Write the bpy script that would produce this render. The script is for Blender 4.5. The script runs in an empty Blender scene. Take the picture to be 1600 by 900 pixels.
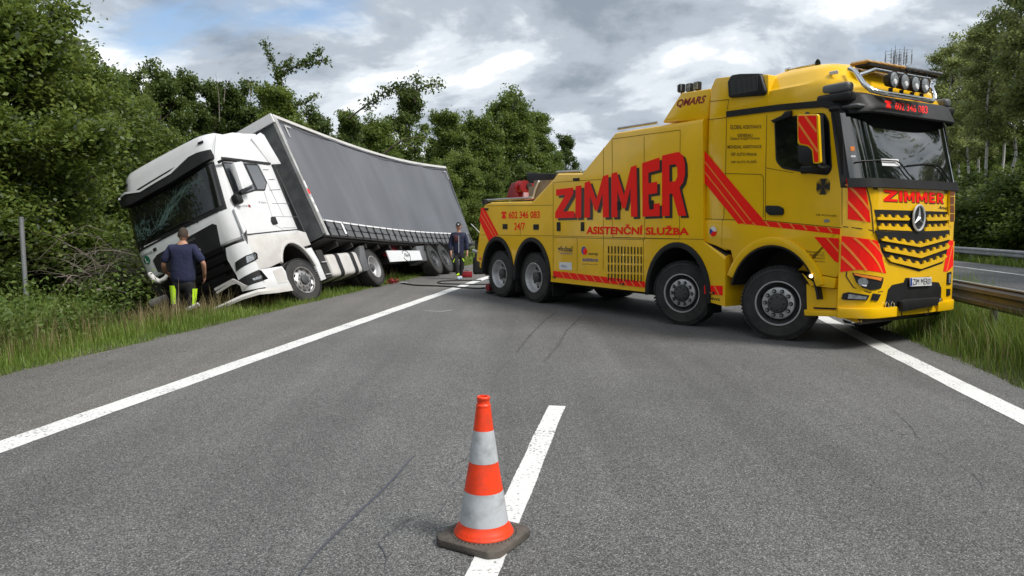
import bpy, bmesh, math, random
import numpy as np
from mathutils import Vector, Matrix, Euler
R = math.radians
random.seed(7)
rng = np.random.default_rng(7)
scene = bpy.context.scene
COL = scene.collection

# ---------------- camera ----------------
CAM_H, FPX = 1.6, 1150.0
PITCH = math.atan(98 / FPX)
cam = bpy.data.objects.new('camera', bpy.data.cameras.new('camera'))
COL.objects.link(cam)
cam.location = (0, 0, CAM_H)
cam.rotation_euler = (math.pi / 2 - PITCH, 0, 0)
cam.data.sensor_width = 36
cam.data.lens = FPX / 1600 * 36
cam.data.clip_start = 0.05
cam.data.clip_end = 3000
scene.camera = cam

# ---------------- view ----------------
scene.view_settings.view_transform = 'Standard'
scene.view_settings.look = 'None'
scene.view_settings.exposure = 0.62
scene.view_settings.gamma = 1.0

# ---------------- world: daylight sky with a broken cloud deck ----------------
SUN_EL, SUN_AZ = R(52), R(118)      # azimuth clockwise from +Y (the view direction)
w = bpy.data.worlds.new('World'); scene.world = w; w.use_nodes = True
nt = w.node_tree; N = nt.nodes; Lk = nt.links; N.clear()
def wn(t, **k):
    n = N.new(t)
    for a, b in k.items(): setattr(n, a, b)
    return n
out = wn('ShaderNodeOutputWorld')
sky = wn('ShaderNodeTexSky'); sky.sky_type = 'NISHITA'; sky.sun_disc = False
sky.sun_elevation = SUN_EL; sky.sun_rotation = SUN_AZ
bg1 = wn('ShaderNodeBackground'); bg1.inputs['Strength'].default_value = 0.11
Lk.new(sky.outputs[0], bg1.inputs[0])
tc = wn('ShaderNodeTexCoord')
sep = wn('ShaderNodeSeparateXYZ'); Lk.new(tc.outputs['Generated'], sep.inputs[0])
def wmath(op, a, b=None, c=None):
    n = wn('ShaderNodeMath', operation=op)
    for i, v in enumerate((a, b, c)):
        if v is None: continue
        if isinstance(v, (int, float)): n.inputs[i].default_value = v
        else: Lk.new(v, n.inputs[i])
    return n.outputs[0]
zc = wmath('ADD', wmath('MAXIMUM', sep.outputs[2], 0.0), 0.24)
u_ = wmath('DIVIDE', sep.outputs[0], zc); v_ = wmath('DIVIDE', sep.outputs[1], zc)
comb = wn('ShaderNodeCombineXYZ'); Lk.new(u_, comb.inputs[0]); Lk.new(v_, comb.inputs[1])
def wnoise(scale, det, rough, off, dist=0.0):
    mp = wn('ShaderNodeMapping'); mp.inputs['Location'].default_value = off
    Lk.new(comb.outputs[0], mp.inputs[0])
    n = wn('ShaderNodeTexNoise'); n.inputs['Scale'].default_value = scale
    n.inputs['Detail'].default_value = det; n.inputs['Roughness'].default_value = rough
    n.inputs['Distortion'].default_value = dist
    Lk.new(mp.outputs[0], n.inputs['Vector']); return n.outputs[0]
def wramp(src, stops):
    r = wn('ShaderNodeValToRGB'); r.color_ramp.interpolation = 'EASE'
    e = r.color_ramp.elements
    while len(e) < len(stops): e.new(0.5)
    for i, (p, c) in enumerate(stops):
        e[i].position = p; e[i].color = (c[0], c[1], c[2], 1)
    Lk.new(src, r.inputs[0]); return r.outputs[0]
cover = wnoise(1.0, 10, 0.58, (3.1, 1.7, 0.0), 0.25)
shade = wnoise(1.7, 10, 0.58, (7.3, 4.2, 2.0), 0.35)
mask = wramp(cover, [(0.27, (0, 0, 0)), (0.40, (1, 1, 1))])
ccol = wramp(shade, [(0.32, (0.20, 0.235, 0.28)), (0.45, (0.33, 0.37, 0.42)), (0.53, (0.52, 0.56, 0.60)), (0.63, (0.86, 0.87, 0.89))])
bg2 = wn('ShaderNodeBackground'); bg2.inputs['Strength'].default_value = 1.0
Lk.new(ccol, bg2.inputs[0])
mx = wn('ShaderNodeMixShader'); Lk.new(mask, mx.inputs[0]); Lk.new(bg1.outputs[0], mx.inputs[1]); Lk.new(bg2.outputs[0], mx.inputs[2])
Lk.new(mx.outputs[0], out.inputs[0])

# ---------------- sun, veiled by cloud ----------------
sd = bpy.data.lights.new('sun', 'SUN'); sd.energy = 2.5; sd.angle = R(18); sd.color = (1.0, 0.96, 0.9)
sun = bpy.data.objects.new('sun', sd); COL.objects.link(sun)
sdir = Vector((math.sin(SUN_AZ) * math.cos(SUN_EL), math.cos(SUN_AZ) * math.cos(SUN_EL), math.sin(SUN_EL)))
sun.rotation_euler = sdir.to_track_quat('Z', 'Y').to_euler()
sun.location = (20, -10, 30)

# ---------------- surveying helpers (pixel of the photo -> point on a real surface) ----------------
cP, sP = math.cos(PITCH), math.sin(PITCH)
CAM = np.array([0, 0, CAM_H])
def ray(px, py):
    d = np.array([px - 800.0, FPX, 450.0 - py])
    return np.array([d[0], cP * d[1] + sP * d[2], -sP * d[1] + cP * d[2]])
def ground_at(px, py, z=0.0):
    D = ray(px, py); p = CAM + D * (z - CAM_H) / D[2]
    return Vector(p.tolist())
def at_depth(px, py, Y):
    D = ray(px, py); p = CAM + D * (Y / D[1]); return Vector(p.tolist())
RA = R(9.6)                                     # the road runs off 9.6 degrees to the right
RU = Vector((math.sin(RA), math.cos(RA), 0)); RL = Vector((math.cos(RA), -math.sin(RA), 0))
def road(L, D, z=0.0):
    p = RU * D + RL * L; return Vector((p.x, p.y, z))
def to_road(x, y):
    return x * RL.x + y * RL.y, x * RU.x + y * RU.y
class Frame:
    def __init__(s, loc, rot):
        s.M = Matrix.Translation(loc) @ Euler(rot).to_matrix().to_4x4()
        s.Mi = s.M.inverted()
        s.o = np.array((s.Mi @ Vector(CAM.tolist()))[:])
        s.A = np.array(s.Mi.to_3x3())
        s.loc, s.rot = loc, rot
    def side(s, px, py, y):
        d = s.A @ ray(px, py); q = s.o + d * (y - s.o[1]) / d[1]; return (float(q[0]), float(q[2]))
    def xplane(s, px, py, x):
        d = s.A @ ray(px, py); q = s.o + d * (x - s.o[0]) / d[0]; return (float(q[1]), float(q[2]))
    def front(s, px, py, F):
        d = s.A @ ray(px, py); d = d / np.linalg.norm(d)
        t = 4.0; prev = t
        while t < 40:
            q = s.o + d * t
            if abs(q[1]) < 1.4 and q[0] <= F(q[1], q[2]): break
            prev = t; t += 0.02
        a, b = prev, t
        for _ in range(20):
            m = (a + b) / 2; q = s.o + d * m
            if abs(q[1]) < 1.4 and q[0] <= F(q[1], q[2]): b = m
            else: a = m
        return (float(q[1]), float(q[2]))

# ---------------- materials ----------------
def mat(name, col, rough=0.5, metal=0.0, spec=0.5, coat=0.0, var=0.0, vscale=3.0, bump=0.0, bscale=60.0,
        dirt=None, dirt_amt=0.0, dscale=2.0, emit=None, trans=0.0, alpha=1.0, rvar=0.0, stretch=None):
    m = bpy.data.materials.new(name); m.use_nodes = True
    n = m.node_tree.nodes; l = m.node_tree.links; b = n['Principled BSDF']
    b.inputs['Roughness'].default_value = rough; b.inputs['Metallic'].default_value = metal
    b.inputs['Specular IOR Level'].default_value = spec; b.inputs['Coat Weight'].default_value = coat
    b.inputs['Coat Roughness'].default_value = 0.05
    b.inputs['Base Color'].default_value = (*col, 1)
    b.inputs['Alpha'].default_value = alpha
    if emit: b.inputs['Emission Color'].default_value = (*emit[0], 1); b.inputs['Emission Strength'].default_value = emit[1]
    t = n.new('ShaderNodeTexCoord')
    if stretch:
        mpp = n.new('ShaderNodeMapping'); mpp.inputs['Scale'].default_value = stretch; l.new(t.outputs['Object'], mpp.inputs[0]); t = {'Object': mpp.outputs[0]}
        class _T: outputs = t
        t = _T
    src = None
    if var:
        no = n.new('ShaderNodeTexNoise'); no.inputs['Scale'].default_value = vscale; no.inputs['Detail'].default_value = 6
        l.new(t.outputs['Object'], no.inputs['Vector'])
        r = n.new('ShaderNodeValToRGB'); r.color_ramp.elements[0].position = 0.3; r.color_ramp.elements[1].position = 0.7
        r.color_ramp.elements[0].color = (*[c * (1 - var) for c in col], 1); r.color_ramp.elements[1].color = (*[min(1, c * (1 + var)) for c in col], 1)
        l.new(no.outputs[0], r.inputs[0]); src = r.outputs[0]
        if rvar:
            mr = n.new('ShaderNodeMapRange'); mr.inputs['To Min'].default_value = rough - rvar; mr.inputs['To Max'].default_value = rough + rvar
            l.new(no.outputs[0], mr.inputs[0]); l.new(mr.outputs[0], b.inputs['Roughness'])
    if dirt:
        no = n.new('ShaderNodeTexNoise'); no.inputs['Scale'].default_value = dscale; no.inputs['Detail'].default_value = 9; no.inputs['Roughness'].default_value = 0.65
        l.new(t.outputs['Object'], no.inputs['Vector'])
        r = n.new('ShaderNodeValToRGB'); r.color_ramp.elements[0].position = 0.45; r.color_ramp.elements[1].position = 0.72
        r.color_ramp.elements[0].color = (0, 0, 0, 1); r.color_ramp.elements[1].color = (dirt_amt,) * 3 + (1,)
        l.new(no.outputs[0], r.inputs[0])
        x = n.new('ShaderNodeMix'); x.data_type = 'RGBA'
        l.new(r.outputs[0], x.inputs[0])
        if src: l.new(src, x.inputs[6])
        else: x.inputs[6].default_value = (*col, 1)
        x.inputs[7].default_value = (*dirt, 1); src = x.outputs[2]
    if src: l.new(src, b.inputs['Base Color'])
    if bump:
        no = n.new('ShaderNodeTexNoise'); no.inputs['Scale'].default_value = bscale; no.inputs['Detail'].default_value = 3
        l.new(t.outputs['Object'], no.inputs['Vector'])
        bp = n.new('ShaderNodeBump'); bp.inputs['Strength'].default_value = bump; bp.inputs['Distance'].default_value = 0.02
        l.new(no.outputs[0], bp.inputs['Height']); l.new(bp.outputs[0], b.inputs['Normal'])
    return m
M = {}
M['yellow'] = mat('yellow_paint', (0.88, 0.515, 0.003), 0.28, spec=0.35, coat=0.25, var=0.05, vscale=1.2, dirt=(0.36, 0.23, 0.05), dirt_amt=0.18, dscale=1.4, bump=0.02, bscale=2)
M['silver'] = mat('silver_trim', (0.72, 0.72, 0.74), 0.3, metal=0.35)
M['red'] = mat('fluorescent_red', (1.0, 0.014, 0.008), 0.45, spec=0.2)
M['orange'] = mat('reflective_orange', (0.92, 0.26, 0.03), 0.35)
M['black_print'] = mat('black_print', (0.015, 0.014, 0.012), 0.4)
M['brown_print'] = mat('brown_print', (0.10, 0.05, 0.01), 0.4)
M['blue_print'] = mat('blue_print', (0.02, 0.06, 0.3), 0.4)
M['white_print'] = mat('white_print', (0.75, 0.75, 0.76), 0.4)
M['dkred_print'] = mat('dark_red_print', (0.28, 0.02, 0.02), 0.4)
M['seam'] = mat('panel_gap', (0.05, 0.03, 0.006), 0.8)
M['black'] = mat('black_plastic', (0.014, 0.014, 0.015), 0.55, spec=0.3, var=0.3, bump=0.05, bscale=200)
M['dark'] = mat('dark_chassis', (0.014, 0.013, 0.013), 0.7, var=0.4, dirt=(0.06, 0.05, 0.04), dirt_amt=0.5)
M['greyplastic'] = mat('grey_plastic', (0.10, 0.105, 0.11), 0.5)
M['rubber'] = mat('tyre_rubber', (0.022, 0.022, 0.023), 0.75, var=0.25, vscale=6, dirt=(0.10, 0.09, 0.075), dirt_amt=0.35, dscale=3, bump=0.1, bscale=80)
M['rim'] = mat('wheel_metal', (0.52, 0.52, 0.53), 0.38, metal=0.35, var=0.12, dirt=(0.16, 0.14, 0.12), dirt_amt=0.4, dscale=6)
M['rimdark'] = mat('wheel_dark_paint', (0.05, 0.052, 0.055), 0.5, var=0.3)  # dark grey paint of rim rings, hubs and trailer rims
M['rimalu'] = mat('polished_wheel', (0.40, 0.40, 0.40), 0.38, metal=0.7, var=0.15, dirt=(0.10, 0.09, 0.07), dirt_amt=0.6, dscale=7)
M['chrome'] = mat('chrome', (0.75, 0.75, 0.76), 0.1, metal=1.0)
M['steel'] = mat('brushed_steel', (0.35, 0.35, 0.36), 0.4, metal=0.8, var=0.2)
M['lens'] = mat('lamp_glass', (0.30, 0.32, 0.34), 0.08, spec=0.8, metal=0.3, var=0.5, vscale=25)
M['amber'] = mat('amber_lens', (0.6, 0.16, 0.02), 0.15)
M['glow'] = mat('lit_marker', (1, 0.75, 0.4), 0.3, emit=((1, 0.7, 0.35), 2.5))
M['clearamber'] = mat('clear_amber_roof_lens', (0.45, 0.24, 0.05), 0.15, var=0.3, vscale=10)
M['redpaint'] = mat('red_machine_paint', (0.24, 0.008, 0.016), 0.4, var=0.2)
M['wood'] = mat('weathered_board', (0.27, 0.21, 0.15), 0.8, var=0.2, vscale=8)
M['white'] = mat('white_paint', (0.68, 0.69, 0.70), 0.3, coat=0.4, var=0.03, dirt=(0.45, 0.43, 0.40), dirt_amt=0.25, dscale=2.2, bump=0.02, bscale=2)
M['whitedirty'] = mat('dusty_white_paint', (0.56, 0.55, 0.53), 0.5, var=0.08, dirt=(0.42, 0.39, 0.35), dirt_amt=0.5, dscale=2.5)
M['tarp'] = mat('grey_tarpaulin', (0.088, 0.092, 0.106), 0.40, spec=0.45, var=0.14, vscale=0.9, dirt=(0.27, 0.27, 0.28), dirt_amt=0.16, dscale=1.3, bump=0.35, bscale=1.8, stretch=(1, 1, .22))
M['strap'] = mat('grey_flap', (0.10, 0.105, 0.11), 0.6, var=0.2, vscale=5)
M['wallgrey'] = mat('grey_front_wall', (0.085, 0.09, 0.095), 0.6, var=0.25, vscale=4, dirt=(0.16, 0.16, 0.15), dirt_amt=0.6)
M['alu'] = mat('aluminium_trim', (0.48, 0.48, 0.47), 0.4, metal=0.3, var=0.1, dirt=(0.25, 0.22, 0.2), dirt_amt=0.6, dscale=5)
M['galv'] = mat('galvanised_steel', (0.30, 0.31, 0.32), 0.5, metal=0.5, var=0.2, vscale=2)
M['rust'] = mat('weathered_rail', (0.115, 0.110, 0.105), 0.55, metal=0.3, var=0.15, vscale=1.5, dirt=(0.07, 0.058, 0.048), dirt_amt=0.6, dscale=3)
M['denimshirt'] = mat('navy_tshirt', (0.015, 0.019, 0.055), 0.9, var=0.2, vscale=8, bump=0.8, bscale=9)
M['navyjacket'] = mat('navy_jacket', (0.010, 0.014, 0.045), 0.75, var=0.3, vscale=8, bump=0.8, bscale=9)
M['burgundy'] = mat('burgundy_panel', (0.06, 0.012, 0.015), 0.8)
M['trousers'] = mat('black_work_trousers', (0.010, 0.010, 0.012), 0.85, var=0.2, bump=0.3, bscale=30)
M['hivis'] = mat('hi_vis_yellow', (0.55, 0.90, 0.02), 0.6)
M['skin'] = mat('skin', (0.42, 0.22, 0.15), 0.55, var=0.1, vscale=12)
M['hair'] = mat('short_brown_hair', (0.05, 0.035, 0.025), 0.9, var=0.3, vscale=60)
M['grey_kneepad'] = mat('grey_case', (0.22, 0.21, 0.2), 0.6)
M['shoe'] = mat('white_blue_shoe', (0.45, 0.55, 0.65), 0.6)
M['cone_red'] = mat('cone_orange', (1.0, 0.06, 0.012), 0.42, var=0.05, vscale=9, dirt=(0.35, 0.06, 0.03), dirt_amt=0.6, dscale=14)
M['cone_white'] = mat('cone_reflective', (0.52, 0.55, 0.58), 0.38, var=0.06, vscale=12, dirt=(0.22, 0.22, 0.22), dirt_amt=0.7, dscale=12)
M['cone_base'] = mat('cone_base_rubber', (0.075, 0.064, 0.055), 0.8, var=0.3, vscale=14, dirt=(0.14, 0.12, 0.1), dirt_amt=0.6, dscale=7, bump=0.3, bscale=120)
def glassmat(name, col, rough, var=0.0, spec=0.6):
    m = mat(name, col, rough, spec=spec, coat=0.25, var=var, vscale=3.5)
    return m
M['glass'] = glassmat('cab_glass', (0.006, 0.007, 0.007), 0.03, spec=.5)
M['glassclear'] = mat('clean_windscreen', (0.008, 0.010, 0.010), 0.02, spec=1.0, coat=1.0, bump=0.03, bscale=2.5)
M['void'] = mat('grille_black', (0.006, 0.006, 0.006), 0.9, spec=0.1)  # near-black matt colour of the grille bars
M['sideglass'] = glassmat('side_glass', (0.006, 0.007, 0.008), 0.04)
M['greyglass'] = glassmat('sky_reflection_tint', (0.05, 0.06, 0.07), 0.05, spec=1.0)  # grey of the reflected sky is put into the base colour

# ---------------- mesh helpers ----------------
class MB:
    def __init__(s, *mats):
        s.bm = bmesh.new(); s.mats = list(mats); s.mi = 0
    def use(s, m):
        if m not in s.mats: s.mats.append(m)
        s.mi = s.mats.index(m); return s
    def _add(s, b2):
        for f in b2.faces: f.material_index = s.mi
        me = bpy.data.meshes.new('t'); b2.to_mesh(me); b2.free()
        s.bm.from_mesh(me); bpy.data.meshes.remove(me); return s
    def box(s, c, size, rot=None, bevel=0.0, seg=1, M_=None):
        b = bmesh.new(); bmesh.ops.create_cube(b, size=1.0)
        bmesh.ops.scale(b, vec=Vector(size), verts=b.verts)
        if bevel: bmesh.ops.bevel(b, geom=b.edges[:], offset=bevel, segments=seg, profile=0.5, affect='EDGES')
        if rot: bmesh.ops.rotate(b, cent=(0, 0, 0), matrix=Euler(rot).to_matrix(), verts=b.verts)
        if M_ is not None: bmesh.ops.transform(b, matrix=M_, verts=b.verts)
        bmesh.ops.translate(b, vec=Vector(c), verts=b.verts)
        return s._add(b)
    def patch(s, poly, fm, thick=0.004, off=0.0, step=None, rounded=0, bevel=0.0):
        """2-D outline mapped on to a surface by fm(u, v, offset) and given a thickness"""
        b = bmesh.new()
        if rounded: poly = round_poly(poly, rounded)
        vs = [b.verts.new((p[0], p[1], 0)) for p in poly]
        b.faces.new(vs)
        if step:
            bmesh.ops.triangulate(b, faces=b.faces[:])
            us = [p[0] for p in poly]; vv = [p[1] for p in poly]
            for ax, lo, hi in ((0, min(us), max(us)), (1, min(vv), max(vv))):
                st = step if isinstance(step, (int, float)) else step[ax]
                if not st: continue
                k = lo + st
                while k < hi:
                    bmesh.ops.bisect_plane(b, geom=b.verts[:] + b.edges[:] + b.faces[:], plane_co=(k if ax == 0 else 0, k if ax == 1 else 0, 0), plane_no=(1, 0, 0) if ax == 0 else (0, 1, 0))
                    k += st
        r = bmesh.ops.extrude_face_region(b, geom=b.faces[:])
        bmesh.ops.translate(b, vec=(0, 0, 1), verts=[v for v in r['geom'] if isinstance(v, bmesh.types.BMVert)])
        for v in b.verts:
            v.co = Vector(fm(v.co.x, v.co.y, off + thick if v.co.z > 0.5 else off))
        bmesh.ops.recalc_face_normals(b, faces=b.faces[:])
        if bevel:
            es = [e for e in b.edges if len(e.link_faces) == 2 and e.calc_face_angle() > 0.9]
            bmesh.ops.bevel(b, geom=es, offset=bevel, segments=2, profile=0.5, affect='EDGES', clamp_overlap=True)
        return s._add(b)
    def tube(s, pts, r, n=8, cap=True):
        pts = [Vector(p) for p in pts]; b = bmesh.new(); rings = []
        k = len(pts); rr = r if isinstance(r, (list, tuple)) else [r] * k
        up = None
        for i, p in enumerate(pts):
            d = (pts[min(i + 1, k - 1)] - pts[max(i - 1, 0)]).normalized()
            if up is None:
                up = Vector((0, 0, 1)) if abs(d.z) < 0.9 else Vector((1, 0, 0))
            a = d.cross(up)
            if a.length < 1e-4: a = d.cross(Vector((0.3, 1, 0.2)))
            a.normalize(); up = a.cross(d).normalized()
            rings.append([b.verts.new(p + (a * math.cos(2 * math.pi * j / n) + up * math.sin(2 * math.pi * j / n)) * rr[i]) for j in range(n)])
        for i in range(k - 1):
            for j in range(n):
                b.faces.new((rings[i][j], rings[i][(j + 1) % n], rings[i + 1][(j + 1) % n], rings[i + 1][j]))
        if cap: b.faces.new(rings[0]); b.faces.new(rings[-1])
        bmesh.ops.recalc_face_normals(b, faces=b.faces[:])
        return s._add(b)
    def lathe(s, prof, M_=None, n=32, closed=False):
        """profile of (radius, height) turned round Z, then transformed by M_"""
        b = bmesh.new(); rings = []
        for (r, z) in prof:
            if r < 1e-5: rings.append([b.verts.new((0, 0, z))])
            else: rings.append([b.verts.new((r * math.cos(2 * math.pi * j / n), r * math.sin(2 * math.pi * j / n), z)) for j in range(n)])
        idx = list(range(len(rings)))
        pairs = list(zip(idx[:-1], idx[1:])) + ([(idx[-1], 0)] if closed else [])
        for a, c in pairs:
            A, B = rings[a], rings[c]
            for j in range(n):
                j2 = (j + 1) % n
                if len(A) == 1 and len(B) == 1: continue
                if len(A) == 1: b.faces.new((A[0], B[j], B[j2]))
                elif len(B) == 1: b.faces.new((A[j], A[j2], B[0]))
                else: b.faces.new((A[j], A[j2], B[j2], B[j]))
        bmesh.ops.recalc_face_normals(b, faces=b.faces[:])
        if M_ is not None: bmesh.ops.transform(b, matrix=M_, verts=b.verts)
        return s._add(b)
    def loft(s, rings, cap0=True, cap1=True, closed=True):
        b = bmesh.new(); RR = [[b.verts.new(p) for p in r] for r in rings]
        n = len(rings[0])
        for i in range(len(RR) - 1):
            for j in range(n if closed else n - 1):
                j2 = (j + 1) % n
                b.faces.new((RR[i][j], RR[i][j2], RR[i + 1][j2], RR[i + 1][j]))
        if cap0: b.faces.new(RR[0])
        if cap1: b.faces.new(RR[-1])
        bmesh.ops.recalc_face_normals(b, faces=b.faces[:])
        return s._add(b)
    def build(s, name, parent=None, smooth=35, label=None, kind=None):
        me = bpy.data.meshes.new(name)
        s.bm.to_mesh(me); s.bm.free()
        for m in s.mats: me.materials.append(M[m] if isinstance(m, str) else m)
        if smooth:
            me.polygons.foreach_set('use_smooth', [True] * len(me.polygons))
            me.set_sharp_from_angle(angle=R(smooth))
        o = bpy.data.objects.new(name, me); COL.objects.link(o)
        if parent: o.parent = parent
        if label: o['label'] = label
        if kind: o['kind'] = kind
        return o
def round_poly(poly, r, seg=4):
    out = []; n = len(poly)
    for i in range(n):
        p = Vector(poly[i][:2]).to_3d(); a = Vector(poly[i - 1][:2]).to_3d(); c = Vector(poly[(i + 1) % n][:2]).to_3d()
        d1 = (a - p); d2 = (c - p); k = min(r, d1.length * 0.45, d2.length * 0.45)
        s_, e_ = p + d1.normalized() * k, p + d2.normalized() * k
        for j in range(seg + 1):
            t = j / seg; q = s_ * (1 - t) ** 2 + p * 2 * t * (1 - t) + e_ * t * t
            out.append((q.x, q.y))
    return out
def thing(name, label, cat, loc=(0, 0, 0), rot=(0, 0, 0), group=None):
    o = bpy.data.objects.new(name, None); COL.objects.link(o)
    o.location = loc; o.rotation_euler = rot; o['label'] = label; o['category'] = cat
    if group: o['group'] = group
    return o
def tag(o, label, cat, group=None, kind=None):
    o['label'] = label; o['category'] = cat
    if group: o['group'] = group
    if kind: o['kind'] = kind
    return o
def struct(o): o['kind'] = 'structure'; return o
def np_mesh(name, V, F, mats, mi=None, smooth=False, parent=None, k=4):
    me = bpy.data.meshes.new(name)
    V = np.asarray(V, np.float32); F = np.asarray(F, np.int32)
    me.vertices.add(len(V)); me.vertices.foreach_set('co', V.ravel())
    me.loops.add(F.size); me.loops.foreach_set('vertex_index', F.ravel())
    me.polygons.add(len(F)); me.polygons.foreach_set('loop_start', np.arange(0, F.size, F.shape[1], dtype=np.int32))
    if mi is not None: me.polygons.foreach_set('material_index', np.asarray(mi, np.int32))
    if smooth: me.polygons.foreach_set('use_smooth', np.ones(len(F), bool))
    me.update(calc_edges=True)
    for m in mats: me.materials.append(m)
    o = bpy.data.objects.new(name, me); COL.objects.link(o)
    if parent: o.parent = parent
    return o
_fontcache = {}
def text_geo(txt, weight=0.0, shear=0.0):
    k = (txt, weight, shear)
    if k in _fontcache: return _fontcache[k]
    cu = bpy.data.curves.new('t', 'FONT'); cu.body = txt; cu.size = 1; cu.offset = weight; cu.shear = shear; cu.resolution_u = 3; cu.fill_mode = 'FRONT'
    o = bpy.data.objects.new('t', cu); COL.objects.link(o)
    bpy.context.view_layer.update()
    me = bpy.data.meshes.new_from_object(o.evaluated_get(bpy.context.evaluated_depsgraph_get()))
    V = np.array([v.co[:] for v in me.vertices]); F = [tuple(p.vertices) for p in me.polygons]
    bpy.data.objects.remove(o); bpy.data.curves.remove(cu); bpy.data.meshes.remove(me)
    V[:, 0] -= V[:, 0].min(); V[:, 0] /= V[:, 0].max(); V[:, 1] -= V[:, 1].min(); V[:, 1] /= V[:, 1].max()
    _fontcache[k] = (V, F); return V, F
def quad_text(mb, txt, quad, fm, off=0.006, weight=0.0, shear=0.0):
    """lettering laid on a surface: quad = TL, TR, BR, BL in surface coordinates (u, v)"""
    V, F = text_geo(txt, weight, shear)
    TL, TR, BR, BL = [np.array(q) for q in quad]
    b = bmesh.new(); vs = []
    for v in V:
        u, t = v[0], v[1]
        p = (BL * (1 - u) + BR * u) * (1 - t) + (TL * (1 - u) + TR * u) * t
        vs.append(b.verts.new(fm(p[0], p[1], off)))
    for f in F:
        try: b.faces.new([vs[i] for i in f])
        except ValueError: pass
    return mb._add(b)
def poly_text(mb, polys, quad, fm, off=0.006, thick=0.003):
    TL, TR, BR, BL = [np.array(q) for q in quad]
    for pl in polys:
        q = []
        for (u, t) in pl:
            p = (BL * (1 - u) + BR * u) * (1 - t) + (TL * (1 - u) + TR * u) * t
            q.append((p[0], p[1]))
        mb.patch(q, fm, thick, off)
def line_poly(a, b, w):
    a = np.array(a); b = np.array(b); d = b - a; L_ = np.linalg.norm(d) + 1e-9; n = np.array([-d[1], d[0]]) / L_ * w / 2
    return [tuple(a + n), tuple(b + n), tuple(b - n), tuple(a - n)]
PHONE = [[(0.02, .62), (0.0, .80), (.14, 1), (.86, 1), (1, .80), (.98, .62), (.76, .62), (.74, .78), (.26, .78), (.24, .62)],
         [(.34, .74), (.66, .74), (.70, .56), (.92, .14), (.92, 0), (.08, 0), (.08, .14), (.30, .56)]]
LET = {'Z': [[(0, 0), (1, 0), (1, .22), (.42, .22), (1, .80), (1, 1), (.04, 1), (.04, .78), (.56, .78), (0, .20)]],
       'I': [[(0, 0), (1, 0), (1, 1), (0, 1)]],
       'M': [[(0, 0), (.24, 0), (.24, .60), (.44, .18), (.56, .18), (.76, .60), (.76, 0), (1, 0), (1, 1), (.78, 1), (.5, .46), (.22, 1), (0, 1)]],
       'E': [[(0, 0), (1, 0), (1, .22), (.36, .22), (.36, .40), (.86, .40), (.86, .60), (.36, .60), (.36, .79), (1, .79), (1, 1), (0, 1)]],
       'R': [[(0, 0), (.32, 0), (.32, 1), (0, 1)], [(.32, 1), (.72, 1), (.90, .93), (.98, .82), (.98, .64), (.90, .52), (.74, .44), (1, 0), (.68, 0), (.44, .36), (.32, .36), (.32, .55), (.58, .55), (.66, .62), (.66, .76), (.58, .82), (.32, .82)]]}
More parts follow.
